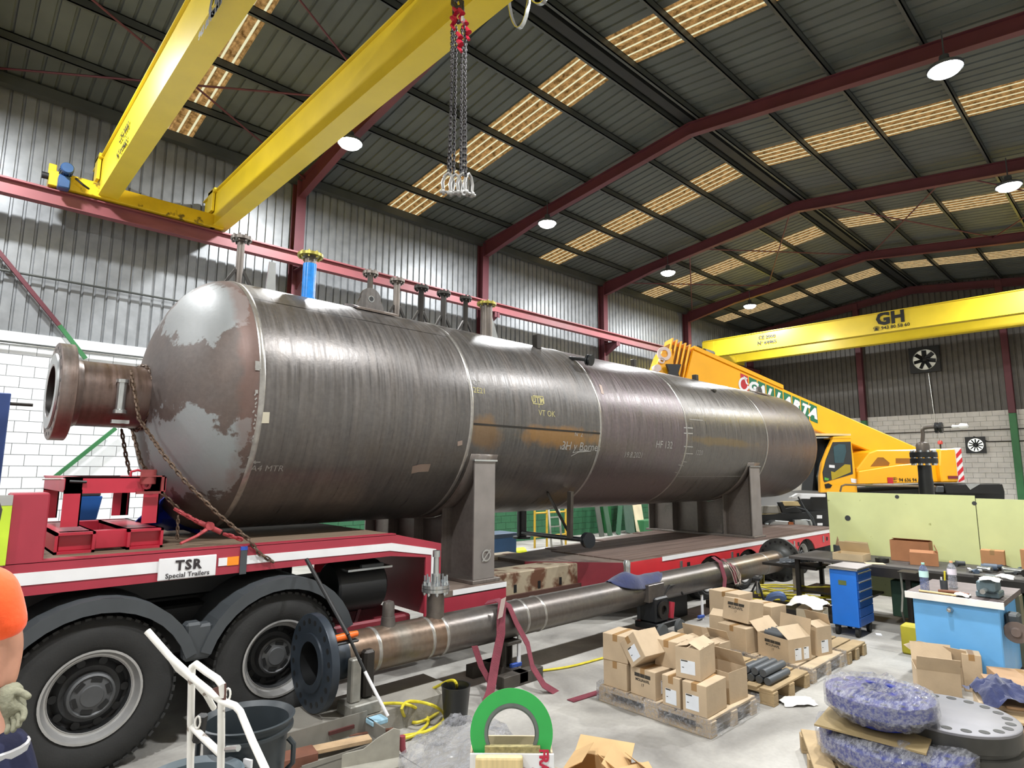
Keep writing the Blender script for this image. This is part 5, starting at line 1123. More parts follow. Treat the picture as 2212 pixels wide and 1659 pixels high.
# superstructure
cprism('turntable_body',[(1878,978),(1895,972),(1985,971),(2075,968),(2083,1042),(1850,1042),(1852,1012)],.0,2.0,M_yellowo,bevel=.03)
cprism('engine_cover',[(1855,1018),(1937,1005),(1985,1000),(1988,1043),(1855,1046)],-.12,.12,M_yellowo,bevel=.02)
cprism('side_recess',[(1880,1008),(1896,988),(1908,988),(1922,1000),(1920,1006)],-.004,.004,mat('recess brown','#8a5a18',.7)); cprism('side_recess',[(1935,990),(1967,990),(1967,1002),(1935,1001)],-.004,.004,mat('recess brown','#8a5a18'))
cprism('counterweight',[(2031,970),(2063,969),(2082,1041),(2035,1042),(2030,1005)],-.15,1.9,M_yellowo,bevel=.03)
b=MB(); 
p4=[cp(2063,969,-.16),cp(2075,967,-.16),cp(2083,1041,-.16),cp(2070,1042,-.16)]
MB().prism(p4,cw(0,0,-.17),CU,(0,0,1),CN*.2).build('hazard_plate',M_white,mc)
for k in range(4):
    def lp(t,e): 
        a=Vector(p4[0]).lerp(Vector(p4[3]),t) if e==0 else Vector(p4[1]).lerp(Vector(p4[2]),t); return (a.x,a.y)
    t0=.0+.26*k; MB().prism([lp(t0+.17,0),lp(t0+.02,1),lp(min(1,t0+.15),1),lp(min(1,t0+.30),0)],cw(0,0,-.176),CU,(0,0,1),CN*.005).build('hazard_stripe',M_redb,mc)
cprism('marker_strip',[(2048,1028),(2070,1028),(2070,1034),(2049,1034)],-.175,.01,mat('dark red','#7a2630'))
s,z=cp(2031,958,.5); b=MB(); b.cyl(cw(s,z-.2,.5),cw(s,z-.02,.5),.02); b.build('beacon_post',M_black,mc); MB().lathe(cw(s,z-.02,.5),(0,0,1),[(0,.06),(.06,.065),(.1,.04),(.11,0)],12).build('beacon',mat('beacon red','#a53c34',.3),mc)
s,z=cp(1939,1037,-.13); text('phone_lettering','☎ 94 636 94',.13,cw(s+.2,z,-.125),CU,(0,0,1),M_black,mc,bold=.002)
s,z=cp(1944,1038,-.13); MB().box(cw(s-.28,z,-.13),(.16,.01,.16),rz=math.atan2(CU.y,CU.x)).build('small_logo',M_trd,mc)
# cab
cabp=[(1772,1064),(1771,1030),(1776,1000),(1788,970),(1800,945),(1838,943),(1843,980),(1850,1030),(1853,1064)]
cprism('cab_shell',cabp,-.02,.1,M_yellowo,bevel=.015); cprism('cab_glazing',[(1776,1060),(1774,1030),(1779,1000),(1791,970),(1802,948),(1836,946),(1842,980),(1848,1060)],.08,.6,mat('cab glass','#141b1e',.08,0,.2,3,spec=.8),bevel=.02); cprism('cab_roof',[(1798,948),(1801,943),(1838,941),(1839,948)],-.03,.9,M_yellowo,bevel=.01)
MB().prism([cp(x,y,-.03) for x,y in [(1779,1038),(1777,1020),(1784,993),(1799,955),(1838,954),(1843,1024),(1781,1042)]],cw(0,0,-.03),CU,(0,0,1),CN*.01).build('door_glass',mat('cab glass','#141b1e',.08,0,.2,3,spec=.8),mc,bevel=.01)
MB().prism([cp(x,y,-.035) for x,y in [(1803,1020),(1825,1003),(1837,1004),(1838,1020),(1797,1037),(1795,1018)]],cw(0,0,-.036),CU,(0,0,1),CN*.004).build('yellow_reflection_panel',mat('cab glass reflection','#a8901e',.4),mc)  # yellow reflection painted as a flat patch on the door glass
MB().prism([cp(x,y,-.035) for x,y in [(1800,965),(1812,959),(1826,960),(1828,975),(1822,1000),(1803,1000)]],cw(0,0,-.036),CU,(0,0,1),CN*.004).build('seat_back',mat('teal seat','#2f4a50',.7),mc)
MB().prism([cp(x,y,-.035) for x,y in [(1781,1031),(1791,1034),(1789,1038),(1781,1037)]],cw(0,0,-.036),CU,(0,0,1),CN*.004).build('green_sticker',mat('green sticker','#58a63a'),mc)
MB().prism([cp(x,y,-.035) for x,y in [(1791,1004),(1803,1005),(1803,1011),(1791,1010)]],cw(0,0,-.037),CU,(0,0,1),CN*.004).build('white_sticker',M_white,mc)
cprism('door_handle',[(1782,1046),(1790,1044),(1798,1048),(1794,1054),(1784,1055)],-.04,.03,M_black)
cprism('cab_roof_rack',[(1758,936),(1838,937),(1838,941),(1760,941)],-.02,.8,mat('pale trim','#d8c08a',.5)); cprism('roof_frame',[(1762,944),(1832,943),(1830,946),(1764,947)],.1,.6,M_bright)
cprism('warning_sticker',[(1838,1033),(1850,1035),(1850,1044),(1839,1042)],-.03,.01,M_white)
b=MB(); q=[(1815,1062),(1818,1050),(1826,1047),(1900,1049),(2020,1051)]; b.tube([cw(*cp(x,y,-.35),-.35) for x,y in q],.025,6); b.build('hand_rail',mat('rail grey','#6b5c46',.5),mc)
cprism('cab_door_frame_far',[(1766,948),(1771,948),(1775,1045),(1768,1045)],.6,.05,M_yellowo)
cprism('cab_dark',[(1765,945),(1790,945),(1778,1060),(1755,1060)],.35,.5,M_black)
# carrier
cprism('carrier_deck',[(1640,1102),(1770,1068),(2165,1046),(2170,1062),(2170,1105),(1640,1120)],.2,2.2,M_black)
cprism('carrier_box',[(2040,1046),(2162,1045),(2164,1066),(2045,1066)],-.2,.4,M_black,bevel=.02)
cprism('carrier_vee',[(2085,1045),(2118,1045),(2096,1058)],-.21,.01,M_bright)
cprism('grey_box',[(2024,1050),(2040,1050),(2040,1064),(2023,1064)],-.3,.2,M_grey,bevel=.02)
for q,mm in (([(1724,1066),(1784,1067),(1784,1074),(1710,1074)],M_white),([(1710,1072),(1752,1073),(1750,1078),(1709,1077)],M_white),([(1690,1083),(1724,1083),(1730,1093),(1692,1093)],mat('pale trim','#d8c08a')),([(1650,1093),(1690,1093),(1690,1109),(1648,1109)],mat('concrete grey box','#9a968c')),([(1648,1110),(1762,1109),(1764,1113),(1648,1115)],mat('pale trim','#d8c08a'))):
    cprism('carrier_trim',q,-.1,.12,mm,bevel=.01)
cprism('outrigger_block',[(1682,1085),(1690,1084),(1698,1098),(1720,1094),(1735,1108),(1690,1108)],-.14,.1,M_black,bevel=.01)
cprism('front_bumper',[(1655,1145),(1662,1130),(1675,1124),(1705,1126),(1716,1140),(1716,1142),(1665,1145)],-.4,.25,M_bright,bevel=.03)
cprism('marker_light',[(1704,1127),(1714,1128),(1715,1140),(1704,1138)],-.42,.02,mat('amber lens','#8a4a22'))
cprism('number_plate',[(1716,1123),(1740,1122),(1755,1124),(1756,1136),(1717,1137)],-.4,.1,M_bright,bevel=.01); cprism('white_reflector',[(1765,1113),(1776,1113),(1776,1120),(1765,1120)],-.4,.02,M_white); cprism('white_reflector',[(1766,1130),(1777,1130),(1777,1135),(1766,1135)],-.4,.02,M_white)
cprism('carrier_cab_body',[(1646,1112),(1784,1105),(1790,1170),(1646,1170)],-.15,2.0,M_black)
for q in ([(1724,1073),(1738,1098),(1752,1120),(1762,1140)],[(1718,1095),(1742,1102),(1755,1118),(1766,1150)]): MB().tube([cw(*cp(x,y,-.5),-.5) for x,y in q],.02,6).build('hydraulic_hose',M_grey,mc)
for s_ in (-1.9,-.4,1.8,3.2,4.6):
    c=cw(s_,.6,.15); b=MB(); b.lathe(c,CN,[(0,0),(0,.55),(.4,.55),(.4,0)],28); b.build('tyre',M_rubber,mc)
# ---------------------------------------------------------------- wall fans
def fan(name,Y,Z,S,lab,lit,nb):
    t=T(name,lab,'fan',(XE,Y,Z)); x=XE-.04
    b=MB(); hs=S/2; r=S*.40; N=32
    outer=[]
    ring=[(r*math.cos(2*PI*i/N),r*math.sin(2*PI*i/N)) for i in range(N)]
    sq=[]
    for a in [2*PI*i/N for i in range(N)]:
        k=hs/max(abs(math.cos(a)),abs(math.sin(a))); sq.append((k*math.cos(a),k*math.sin(a)))
    vs=[(x,Y+p[0],Z+p[1]) for p in sq]+[(x,Y+p[0],Z+p[1]) for p in ring]+[(x-.1,Y+p[0],Z+p[1]) for p in sq]+[(x-.1,Y+p[0],Z+p[1]) for p in ring]
    fs=[]
    for i in range(N): j=(i+1)%N; fs+=[(2*N+i,2*N+j,3*N+j,3*N+i),(N+i,N+j,3*N+j,3*N+i),(i,j,2*N+j,2*N+i)]
    b.add(vs,fs); b.build('housing',mat('fan housing','#1c1f22',.5),t)
    b=MB(); b.cyl((x-.08,Y,Z),(x+.0,Y,Z),r*.16,n=16); 
    for k in range(nb):
        a=2*PI*k/nb; M=Matrix.Translation((x-.04,Y,Z))@Matrix.Rotation(a,4,'X')@Matrix.Rotation(R(35),4,'Z'); b.bx(-.005,-(.09 if nb<9 else .04)*S,r*.15,.005,(.09 if nb<9 else .04)*S,r*.92,M=M)
    b.build('fan_blades',mat('fan housing','#1c1f22'),t)
    b=MB(); b.cyl((x+.005,Y,Z),(x+.03,Y,Z),r,n=32); b.build('daylight_opening',mat('daylight '+name+str(lit),(.95,.97,.85,1),.6,emit=lit),t)
fan('wall_fan',6.43,6.87,1.08,'large dark square fan high on the corrugated end wall',.16,7)
fan('wall_fan',5.0,3.28,.64,'smaller round fan with bright daylight behind on the block end wall',1.6,11)
# ---------------------------------------------------------------- background on the far side
def bgbox(name,lab,cat,px0,py0,px1,py1,Y,dep,m,z0=None):
    a=at(px0,py1,Y=Y); c=at(px1,py0,Y=Y); zb=max(0,a.z) if z0 is None else z0
    o=MB().bx(a.x,Y,zb,c.x,Y+dep,c.z).build(name,m,bevel=.01); tag(o,lab,cat); return o
a=at(1066,1178,Y=10.6);c=at(1116,1150,Y=10.6)
t=T('toolbox','blue steel chest on the floor behind the trailer, seen under vessel','toolbox',(a.x,10.6,0)); MB().bx(a.x,10.6,0,c.x,11.2,c.z-.1).build('body',mat('chest blue','#3f6a9a',.5),t,bevel=.01); MB().bx(a.x-.02,10.57,c.z-.1,c.x+.02,11.2,c.z).build('lid',mat('chest lid','#41546b',.5),t,bevel=.01)
t=bgbox('cardboard_box','small tan box on white pallet beyond the spine beams','box',1080,1189,1106,1212,11.0,.4,mat('cardboard','#bba68a'))
yb_=at(1118,1203,Y=11.2); t=MB().lathe((yb_.x-.15,11.2,.14),(1,0,0),[(0,0),(0,.14),(.35,.14),(.35,0)],20).build('cable_reel',mat('yellow reel','#d9df2a',.5)); tag(t,'bright yellow reel on the floor behind the spine beams','reel')
def ladder(name,lab,pa,pb_,Y,wd,n,m,lean=.3):
    A=at(*pa,Y=Y); A.z=0; B=at(*pb_,Y=Y+lean); B.z=max(B.z,1.5); t=T(name,lab,'ladder' if 'ladder' in name else 'scaffold',(A.x,Y,0)); d=B-A; u=Vector((wd,0,0))
    for s_ in (0,1): MB().beam(A+u*s_,B+u*s_,.05,.03).build('stile',m,t)
    for k in range(n): p=A+d*((k+.6)/n); MB().beam(p,p+u,.03,.03).build('rung',m,t)
ladder('ladder','aluminium ladder leaning beside yellow scaffold, seen under vessel',(1192,1160),(1183,1110),11.6,.42,6,mat('aluminium','#b7b6ae',.4,.6))
M_sc=mat('scaffold yellow','#c9a332',.5)
t=T('scaffold_frame','yellow scaffold frame behind the aluminium ladder','scaffold',(at(1160,1150,Y=12.2).x,12.2,0))
a=at(1155,1150,Y=12.2).x; c=at(1222,1150,Y=12.2).x
for x in (a,a+(c-a)*.38,c): MB().tube([(x,12.2,0),(x,12.2,2.0)],.03,8).build('post',M_sc,t)
for z in (.35,1.0,1.9): MB().tube([(a,12.2,z),(c,12.2,z)],.025,8).build('rail',M_sc,t)
for k,(p0,p1,col,lab) in enumerate((((1300,1150),(1283,1100),'#474c45','dark grey board leaning on the green wall'),((1318,1150),(1300,1100),'#32503c','dark green post leaning right of the grey board'),((1335,1150),(1345,1100),'#2f5a41','green brace leaning the other way beside the posts'),((1362,1150),(1352,1100),'#3d5347','wide dark green panel leaning at the wall'),((1385,1148),(1370,1100),'#cfc3a4','cream sheet leaning against the green wall'))):
    A=at(*p0,Y=13.2);A.z=0; B=at(*p1,Y=13.7); B.z=1.7; o=MB().beam(A,B,.25 if k not in (4,3) else .55,.03,upv=(0,1,0)).build('leaning_board' if k in (0,3,4) else 'leaning_post',mat('lean%d'%k,col,.7)); tag(o,lab,'board' if k in (0,3,4) else 'post')
pq=at(1066,1137,Y=12); t=MB().tube([(pq.x,12,.04),(pq.x+4,12,.04)],.04,6).build('pale_pipe',M_white); tag(t,'long pale pipe lying low behind the blue chest','pipe'); 
o=bgbox('low_cabinet','low green cabinet along the wall behind the vessel','cabinet',1392,1122,1425,1150,13.0,.5,mat('cabinet green','#2d6b42',.6),0)
# blue post at the far left edge
pp=at(8,860,Y=9.5); t=T('storage_rack','blue upright post of a rack at the left edge','rack',(pp.x,9.5,0)); MB().bx(pp.x-.12,9.4,0,pp.x+.06,9.6,at(8,850,Y=9.5).z).build('post',mat('rack blue','#28427a',.5),t,bevel=.01); MB().cyl((pp.x,9.45,at(8,872,Y=9.5).z),(pp.x+.28,9.45,at(8,872,Y=9.5).z),.02).build('peg',M_dark,t)
# stack of small steel sections on the open floor between spool and trailer
for k in range(6):
    p=at(1208+14*k,1275-1.6*k,Z=.05); o=MB().lathe((p.x,p.y,.05),(0,1,0),[(0,0),(0,.05),(.12,.05),(.12,0)],10).build('pipe_clamp',M_black); tag(o,['leftmost','second','third','fourth','fifth','rightmost'][k]+' small dark fitting in the row on floor behind pipe','fitting','row of small fittings behind the pipe')
# ---------------------------------------------------------------- pallets and boxes
M_pw=mat('pallet wood','#a58f6c',.8,0,.2,5,stretch=(1,1,1),bump=.3); M_cb=mat('cardboard','#bba68a'); M_cb2=mat('cardboard brown','#a38464',.85,0,.08,5,bump=.1); M_tape=mat('box tape','#9c7a50',.4); M_lab=mat('paper label','#dfe4ea',.6); M_ink=mat('print ink','#37332c',.8)
def pallet(name,lab,cx,cy,wx,wy,rz=0,z=0,flat=False,mm=None):
    mm=mm or M_pw; t=T(name,lab,'pallet',(cx,cy,z),rz)
    nb=max(5,int(wy/.15)); pitch=(wy-.0)/nb
    def B(x0,y0,z0,x1,y1,z1,nm): MB().bx(x0,y0,z0,x1,y1,z1).build(nm,mm,t,world=False,bevel=.003)
    for i in range(nb): B(-wx/2,-wy/2+i*pitch+.012,.122,wx/2,-wy/2+(i+1)*pitch-.012,.144,'board')
    for i in (0,.5,1):
        x=-wx/2+.05+(wx-.1)*i
        B(x-.05,-wy/2,.10,x+.05,wy/2,.122,'stringer_board')
        for j in (0,.5,1): y=-wy/2+.07+(wy-.14)*j; B(x-.05,y-.07,.022,x+.05,y+.07,.10,'block')
        B(x-.05,-wy/2,0,x+.05,wy/2,.022,'bottom_board')
    return t
def wrap(t,wx,wy,z0,z1,seed,m=None):   # loose film round a pallet
    vs=[];N=80;K=6
    for k in range(K+1):
        z=z0+(z1-z0)*k/K
        for i in range(N):
            a=2*PI*i/N; c_,s_=math.cos(a),math.sin(a); q=1/max(abs(c_),abs(s_)); x=wx/2*c_*q; y=wy/2*s_*q; d=.014+.022*noise.noise(Vector((x*7+seed,y*7,z*9)))
            vs.append((x+c_*d,y+s_*d,z+.02*noise.noise(Vector((x*5,y*5,seed+k)))))
    b=MB(); b.add(vs,[(k*N+i,k*N+(i+1)%N,(k+1)*N+(i+1)%N,(k+1)*N+i) for k in range(K) for i in range(N)],sm=True); b.build('stretch_wrap',m or M_flm,t,world=False)
def carton(lab,x,y,z,w_,d_,h_,rz=0,openf=None,tilt=(0,0),labels=(),prt=(),mm=None,cat='box',grp=None,tapef=True):
    """w_ along local x, d_ along local y, h_ height; openf: angles of the flaps (-x,+x,-y,+y) in degrees from closed"""
    mm=mm or M_cb; t=T('cardboard_box',lab,cat,(x,y,z),0,grp); t.rotation_euler=(R(tilt[0]),R(tilt[1]),rz)
    b=MB(); th=.004
    if openf is None: b.bx(-w_/2,-d_/2,0,w_/2,d_/2,h_)
    else:
        b.bx(-w_/2,-d_/2,0,w_/2,d_/2,th); b.bx(-w_/2,-d_/2,th,-w_/2+th,d_/2,h_); b.bx(w_/2-th,-d_/2,th,w_/2,d_/2,h_); b.bx(-w_/2+th,-d_/2,th,w_/2-th,-d_/2+th,h_); b.bx(-w_/2+th,d_/2-th,th,w_/2-th,d_/2,h_)
    b.build('carton',mm,t,world=False,bevel=.004 if openf is None else 0)
    if openf:
        fl_=min(w_,d_)/2
        for k,a in enumerate(openf):
            if a is None: continue
            th2=R(a); M={0:Matrix.Translation((-w_/2,0,h_)),1:Matrix.Translation((w_/2,0,h_))@Matrix.Rotation(PI,4,'Z'),2:Matrix.Translation((0,-d_/2,h_))@Matrix.Rotation(PI/2,4,'Z'),3:Matrix.Translation((0,d_/2,h_))@Matrix.Rotation(-PI/2,4,'Z')}[k]@Matrix.Rotation(-th2,4,'Y')
            hw=(d_ if k<2 else w_)/2-.003
            q=MB(); q.bx(0,-hw,-.002,fl_,hw,.002,M=M); q.build('flap',mm,t,world=False)
    elif tapef:
        MB().bx(-w_/2-.001,-.025,h_-.06,w_/2+.001,.025,h_+.001).build('tape',M_tape,t,world=False)
    def face(f):   # origin, u, v of a face seen from outside
        return {'-x':(Vector((-w_/2,0,h_/2)),Vector((0,-1,0)),d_),'+x':(Vector((w_/2,0,h_/2)),Vector((0,1,0)),d_),'-y':(Vector((0,-d_/2,h_/2)),Vector((1,0,0)),w_),'+y':(Vector((0,d_/2,h_/2)),Vector((-1,0,0)),w_)}[f]
    for f,u0,v0,lw,lh in labels:
        o,u,W=face(f); nn=u.cross(Vector((0,0,1))); c=o+u*u0+Vector((0,0,v0)); b=MB(); q=[c-u*lw/2-Vector((0,0,lh/2)),c+u*lw/2-Vector((0,0,lh/2)),c+u*lw/2+Vector((0,0,lh/2)),c-u*lw/2+Vector((0,0,lh/2))]; b.add([p+nn*.002 for p in q]+[p for p in q],[(0,1,2,3),(0,4,5,1),(1,5,6,2),(2,6,7,3),(3,7,4,0)]); l_=b.build('shipping_label',M_lab,t,world=False)
        b=MB(); 
        for (a0,a1,b0,b1) in ((-.46,.0,.40,.49),(-.4,-.25,-.08,-.03)):
            q=[c+u*lw*a0+Vector((0,0,lh*b0)),c+u*lw*a1+Vector((0,0,lh*b0)),c+u*lw*a1+Vector((0,0,lh*b1)),c+u*lw*a0+Vector((0,0,lh*b1))]; b.add([p+nn*.003 for p in q],[(0,1,2,3)])
        b.build('label_print',M_ink,l_,world=False)
    for f,sc2 in prt:
        o,u,W=face(f); nn=u.cross(Vector((0,0,1))); c=o+Vector((0,0,h_*.18)); b=MB()
        for a0,a1 in ((-.32,-.1),(.1,.32),(-.09,.09)): 
            q=[c+u*W*a0*sc2+Vector((0,0,.0)),c+u*W*a1*sc2,c+u*W*a1*sc2+Vector((0,0,.032)),c+u*W*a0*sc2+Vector((0,0,.032))]; b.add([p+nn*.002 for p in q],[(0,1,2,3)])
        b.build('printed_bar',M_ink,t,world=False)
        vs,fs=textpts('MOLINAFIL',.034*sc2*W/.3,.001); b=MB(); b.add([c-Vector((0,0,.025))+u*p[0]+Vector((0,0,1))*p[1]+nn*.002 for p in vs],fs); b.build('box_lettering',M_ink,t,world=False)
        vs,fs=textpts('17',.035,0); b=MB(); b.add([c-Vector((0,0,.065))+u*p[0]+Vector((0,0,1))*p[1]+nn*.002 for p in vs],fs); b.build('box_number',M_ink,t,world=False)
    return t
# pallet A (front, wrapped)
pA=pallet('pallet','film wrapped pallet in front carrying the leaning pile of boxes',5.25,3.33,.82,1.16,mm=mat('pale pallet wood','#b8a487',.8,0,.15,6)); wrap(pA,.84,1.18,.015,.165,2)
text('stamp','EPAL',.035,(4.835,3.80,.075),(0,-1,0),(0,0,1),M_ink,pA,off=.002); text('stamp','EPAL',.035,(4.835,2.86,.075),(0,-1,0),(0,0,1),M_ink,pA,off=.002)
Z0=.146; bw,bd,bh=.30,.22,.235
Wb=.29
carton('cardboard box at the back left corner of wrapped pallet, bottom layer',5.02,3.74,Z0,.30,.27,.235,0)
carton('cardboard box on top at the back left corner of wrapped pallet',5.02,3.75,Z0+.237,.30,.27,.24,R(6))
carton('cardboard box with printed black bar at the middle of the wrapped pallet',5.02,3.42,Z0,.30,.28,.24,R(-4),prt=(('-x',1.0),),labels=(('-y',-.02,-.02,.09,.11),))
carton('box with white label balanced tilted on its corner atop the pile',4.98,3.42,Z0+.30,.3,.22,.24,R(-8),tilt=(-38,0),labels=(('-x',.0,-.03,.11,.12),))
carton('plain box on the second layer behind the tilted one',5.25,3.32,Z0+.237,.34,.24,.235,R(3))
carton('plain box of the bottom layer behind the printed one',5.36,3.62,Z0,.30,.3,.235,0)
carton('plain cardboard box of the bottom layer at the far side of the wrapped pallet',5.36,3.30,Z0,.30,.28,.235,0)
carton('narrow front box with white label near the middle of wrapped pallet',5.0,3.12,Z0,.30,.18,.25,R(-2),labels=(('-x',-.0,-.04,.11,.12),))
carton('front corner box with white label on the wrapped pallet',5.02,2.90,Z0,.36,.22,.25,R(2),labels=(('-x',-.02,-.03,.12,.12),))
carton('box with raised top flaps and white label atop the front boxes',5.06,3.0,Z0+.255,.34,.22,.25,R(8),openf=(4,4,25,14),labels=(('-x',.0,-.03,.13,.11),))
carton('open empty box at the right rear corner of wrapped pallet',5.44,2.95,Z0,.3,.3,.26,R(-4),openf=(None,60,None,80))
# pallet B with electrode packs
pB=pallet('pallet','bare wooden pallet with dark grey cylinders on it',6.32,3.3,.84,1.2)
M_el=mat('dark grey tube','#4c5054',.5,.1,.1,12)
for k in range(8):
    L=k<5; y0=2.80+.083*(k if L else k-5)+(.0 if L else .04); x0=6.0; z=.146+.036+(0 if L else .066)
    o=MB().lathe((x0,y0,z),(1,0,0),[(0,0),(0,.034),(.004,.0365),(.44,.0365),(.446,.034),(.446,0)],16).build('rod_tube',M_el); tag(o,'dark grey rod tube, '+['first from the right in the lower row','second from the right in the lower row','middle one of the lower row','fourth from the right in the lower row','leftmost of the lower row','upper layer, nearest the front','upper layer, middle one','upper layer, rear one'][k]+' on bare pallet','tube','grey rod tubes on the bare pallet')
carton('box with upright torn flaps on the left of the two behind the grey tubes',6.10,3.72,.146,.3,.24,.24,R(0),openf=(20,75,15,None))
carton('box with white label and lifted flap right behind the grey tubes',6.16,3.45,.146,.3,.24,.25,R(-3),openf=(8,60,10,None),labels=(('-x',-.0,-.06,.14,.1),))
carton('open topped empty box behind the pair of torn boxes',6.45,3.80,.146,.34,.3,.25,R(6),openf=(None,None,None,None))
# pallet C wrapped with boxes
pC=pallet('pallet','film wrapped pallet with the printed open boxes behind the grey tubes',7.28,3.3,.9,1.2,mm=mat('pale pallet wood','#b8a487')); wrap(pC,.92,1.22,.015,.17,9)
carton('large closed box with brown side at the middle pallet, below the printed box',7.02,3.56,.146,.34,.38,.27,R(-10),mm=M_cb)
carton('printed box with black bar standing tilted on the large closed box',7.10,3.58,.146+.275,.26,.36,.25,R(-12),tilt=(0,10),prt=(('-x',1.0),))
carton('open printed box with grey tubes inside at the front of middle pallet',7.05,3.08,.146,.36,.40,.24,R(-16),openf=(None,100,35,140),prt=(('-x',.8),),labels=(('-y',-.03,-.04,.1,.12),('-y',.1,-.04,.08,.12)))
for k in range(4): o=MB().lathe((7.02+.08*k,2.97,.36),(0,1,0.05),[(0,0),(0,.034),(.3,.034),(.3,0)],12).build('rod_tube',M_el); tag(o,['leftmost','second','third','rightmost'][k]+' grey rod tube inside the open printed box','tube','rod tubes inside the open printed box')
carton('box with white label at the right rear corner of the middle pallet',7.5,2.95,.146,.26,.3,.3,R(-14),openf=(None,70,20,None),labels=(('-y',.0,-.06,.12,.13),))
carton('tall plain box at the back of the middle pallet beneath film',7.62,3.55,.146,.3,.4,.42,R(-10))
carton('box half hidden at the left rear of the middle pallet',7.2,3.86,.146,.3,.24,.3,R(4),openf=(30,None,None,None))
pD=pallet('pallet','narrow wooden pallet end sticking out beside blue tool cabinet',8.1,3.25,.6,1.15)
c=Vector((7.95,3.3,.15)); carton('white wrapped box with crumpled paper on top, beside the tool cabinet',7.98,3.12,.146,.3,.3,.38,R(10),mm=mat('dusty white carton','#bdb4a0',.8,0,.1,6))
b=MB(); crumple(b,(7.95,3.14,.55),.2,.2,.13,7.7,14,12); o=b.build('crumpled_paper',mat('white paper','#dcd9d2',.8)); tag(o,'crumpled white paper heap on top of the box beside tool cabinet','paper')
carton('taped long box standing behind the pallets near the yellow cables',7.75,4.05,.146,.3,.45,.48,R(-8))
b=MB(); c=at(1722,1519,Z=0); crumple(b,(c.x,c.y,0),.17,.1,.05,5.5,16,10,rz=-.6); o=b.build('white_rag',mat('white rag','#d6d3cc',.9)); tag(o,'crumpled white rag on the floor in front of the bare pallet','rag')
c=at(1898,1371,Z=0); o=MB().box((c.x,c.y,.004),(.12,.07,.006),rz=.4).build('paper_scrap',M_white); tag(o,'small white paper scrap on the floor right of tool cabinet','paper')
# welding units and cylinder trolleys under the pipe
def cart(px,py,lab,red=True):
    g=at(px,py,Z=0); t=T('welding_cart',lab,'machine',(g.x,g.y,0)); x,y=g.x,g.y
    MB().bx(x-.28,y-.15,.12,x+.3,y+.2,.2).build('base',M_black,t,bevel=.01); MB().bx(x-.25,y-.12,.2,x+.05,y+.15,.52).build('unit',mat('unit dark','#17191c',.4),t,bevel=.02); MB().lathe((x-.12,y-.13,.36),(0,-1,0),[(0,0),(0,.11),(.03,.115),(.03,.06),(0,.06)],20).build('reel',M_dark,t)
    for dx in (-.2,.22): MB().lathe((x+dx,y-.2,.1),(0,1,0),[(0,0),(0,.1),(.05,.1),(.05,0)],20).build('wheel',mat('wheel grey','#4c4f50',.6),t)
    MB().cyl((x+.12,y-.1,.22),(x+.16,y-.1,.42),.04).build('red_bottle',mat('bottle red','#a02a3a',.4),t); MB().tube([(x+.05,y,.45),(x+.2,y-.05,.62),(x+.45,y,.6),(x+.6,y,.45)],.015,6).build('hose',M_black,t); MB().tube([(x-.2,y+.15,.5),(x-.2,y+.15,.75),(x+.05,y+.15,.75)],.014,6).build('handle',M_bright,t)
cart(1425,1372,'black wheeled welding unit with red bottle under the pipe')
t=T('steel_box','long black steel box on floor under the pipe beside the welding unit','box',(8.3,4.9,0)); MB().bx(7.7,5.2,0,8.6,5.5,.38).build('body',M_black,t,bevel=.01); MB().bx(7.85,5.22,.38,8.4,5.45,.42).build('white_tray',M_bright,t,bevel=.005); MB().bx(7.695,5.25,.12,7.7,5.4,.3).build('white_sheet',M_white,t)
g=at(1640,1325,Z=0); t=T('tripod_stand','black and chrome tripod pipe stand under the far end of pipe','stand',(g.x,g.y,0))
for a in (0,2.1,4.2): MB().tube([(g.x,g.y,.5),(g.x+.25*math.cos(a),g.y+.25*math.sin(a),.01)],.015,6).build('leg',M_black,t)
MB().cyl((g.x,g.y,.3),(g.x,g.y,.56),.03).build('post',M_bright,t); MB().box((g.x,g.y,.53),(.3,.12,.05),rz=.3).build('head',M_black,t,bevel=.01)
t=T('cable_pile','heap of loose yellow cables on a low rack left of tool cabinet','cable',(10.2,4.3,0)); yr=random.Random(3)
for k in range(9):
    x0,y0=9.9+yr.uniform(-.2,.2),4.75+yr.uniform(-.12,.12); pts=[(x0+.25*i*.4+yr.uniform(-.08,.08),y0-.17*i+yr.uniform(-.05,.05),.12+.05*(k//2)+yr.uniform(0,.05)) for i in range(8)]
    MB().tube(smooth(pts,4),.014,6).build('cable',M_hose,t)
MB().bx(9.7,3.5,.02,10.9,4.9,.1).build('low_rack',M_dark,t)
o=MB().tube(smooth([at(1650,1322,Z=.06),at(1656,1308,Z=.3),at(1665,1290,Z=.45),at(1685,1285,Z=.5),at(1692,1292,Z=.45)],5),.05,8).build('blue_duct',mat('grey blue duct','#4a5e86',.6)); tag(o,'short bent grey blue hose behind the boxes','hose')
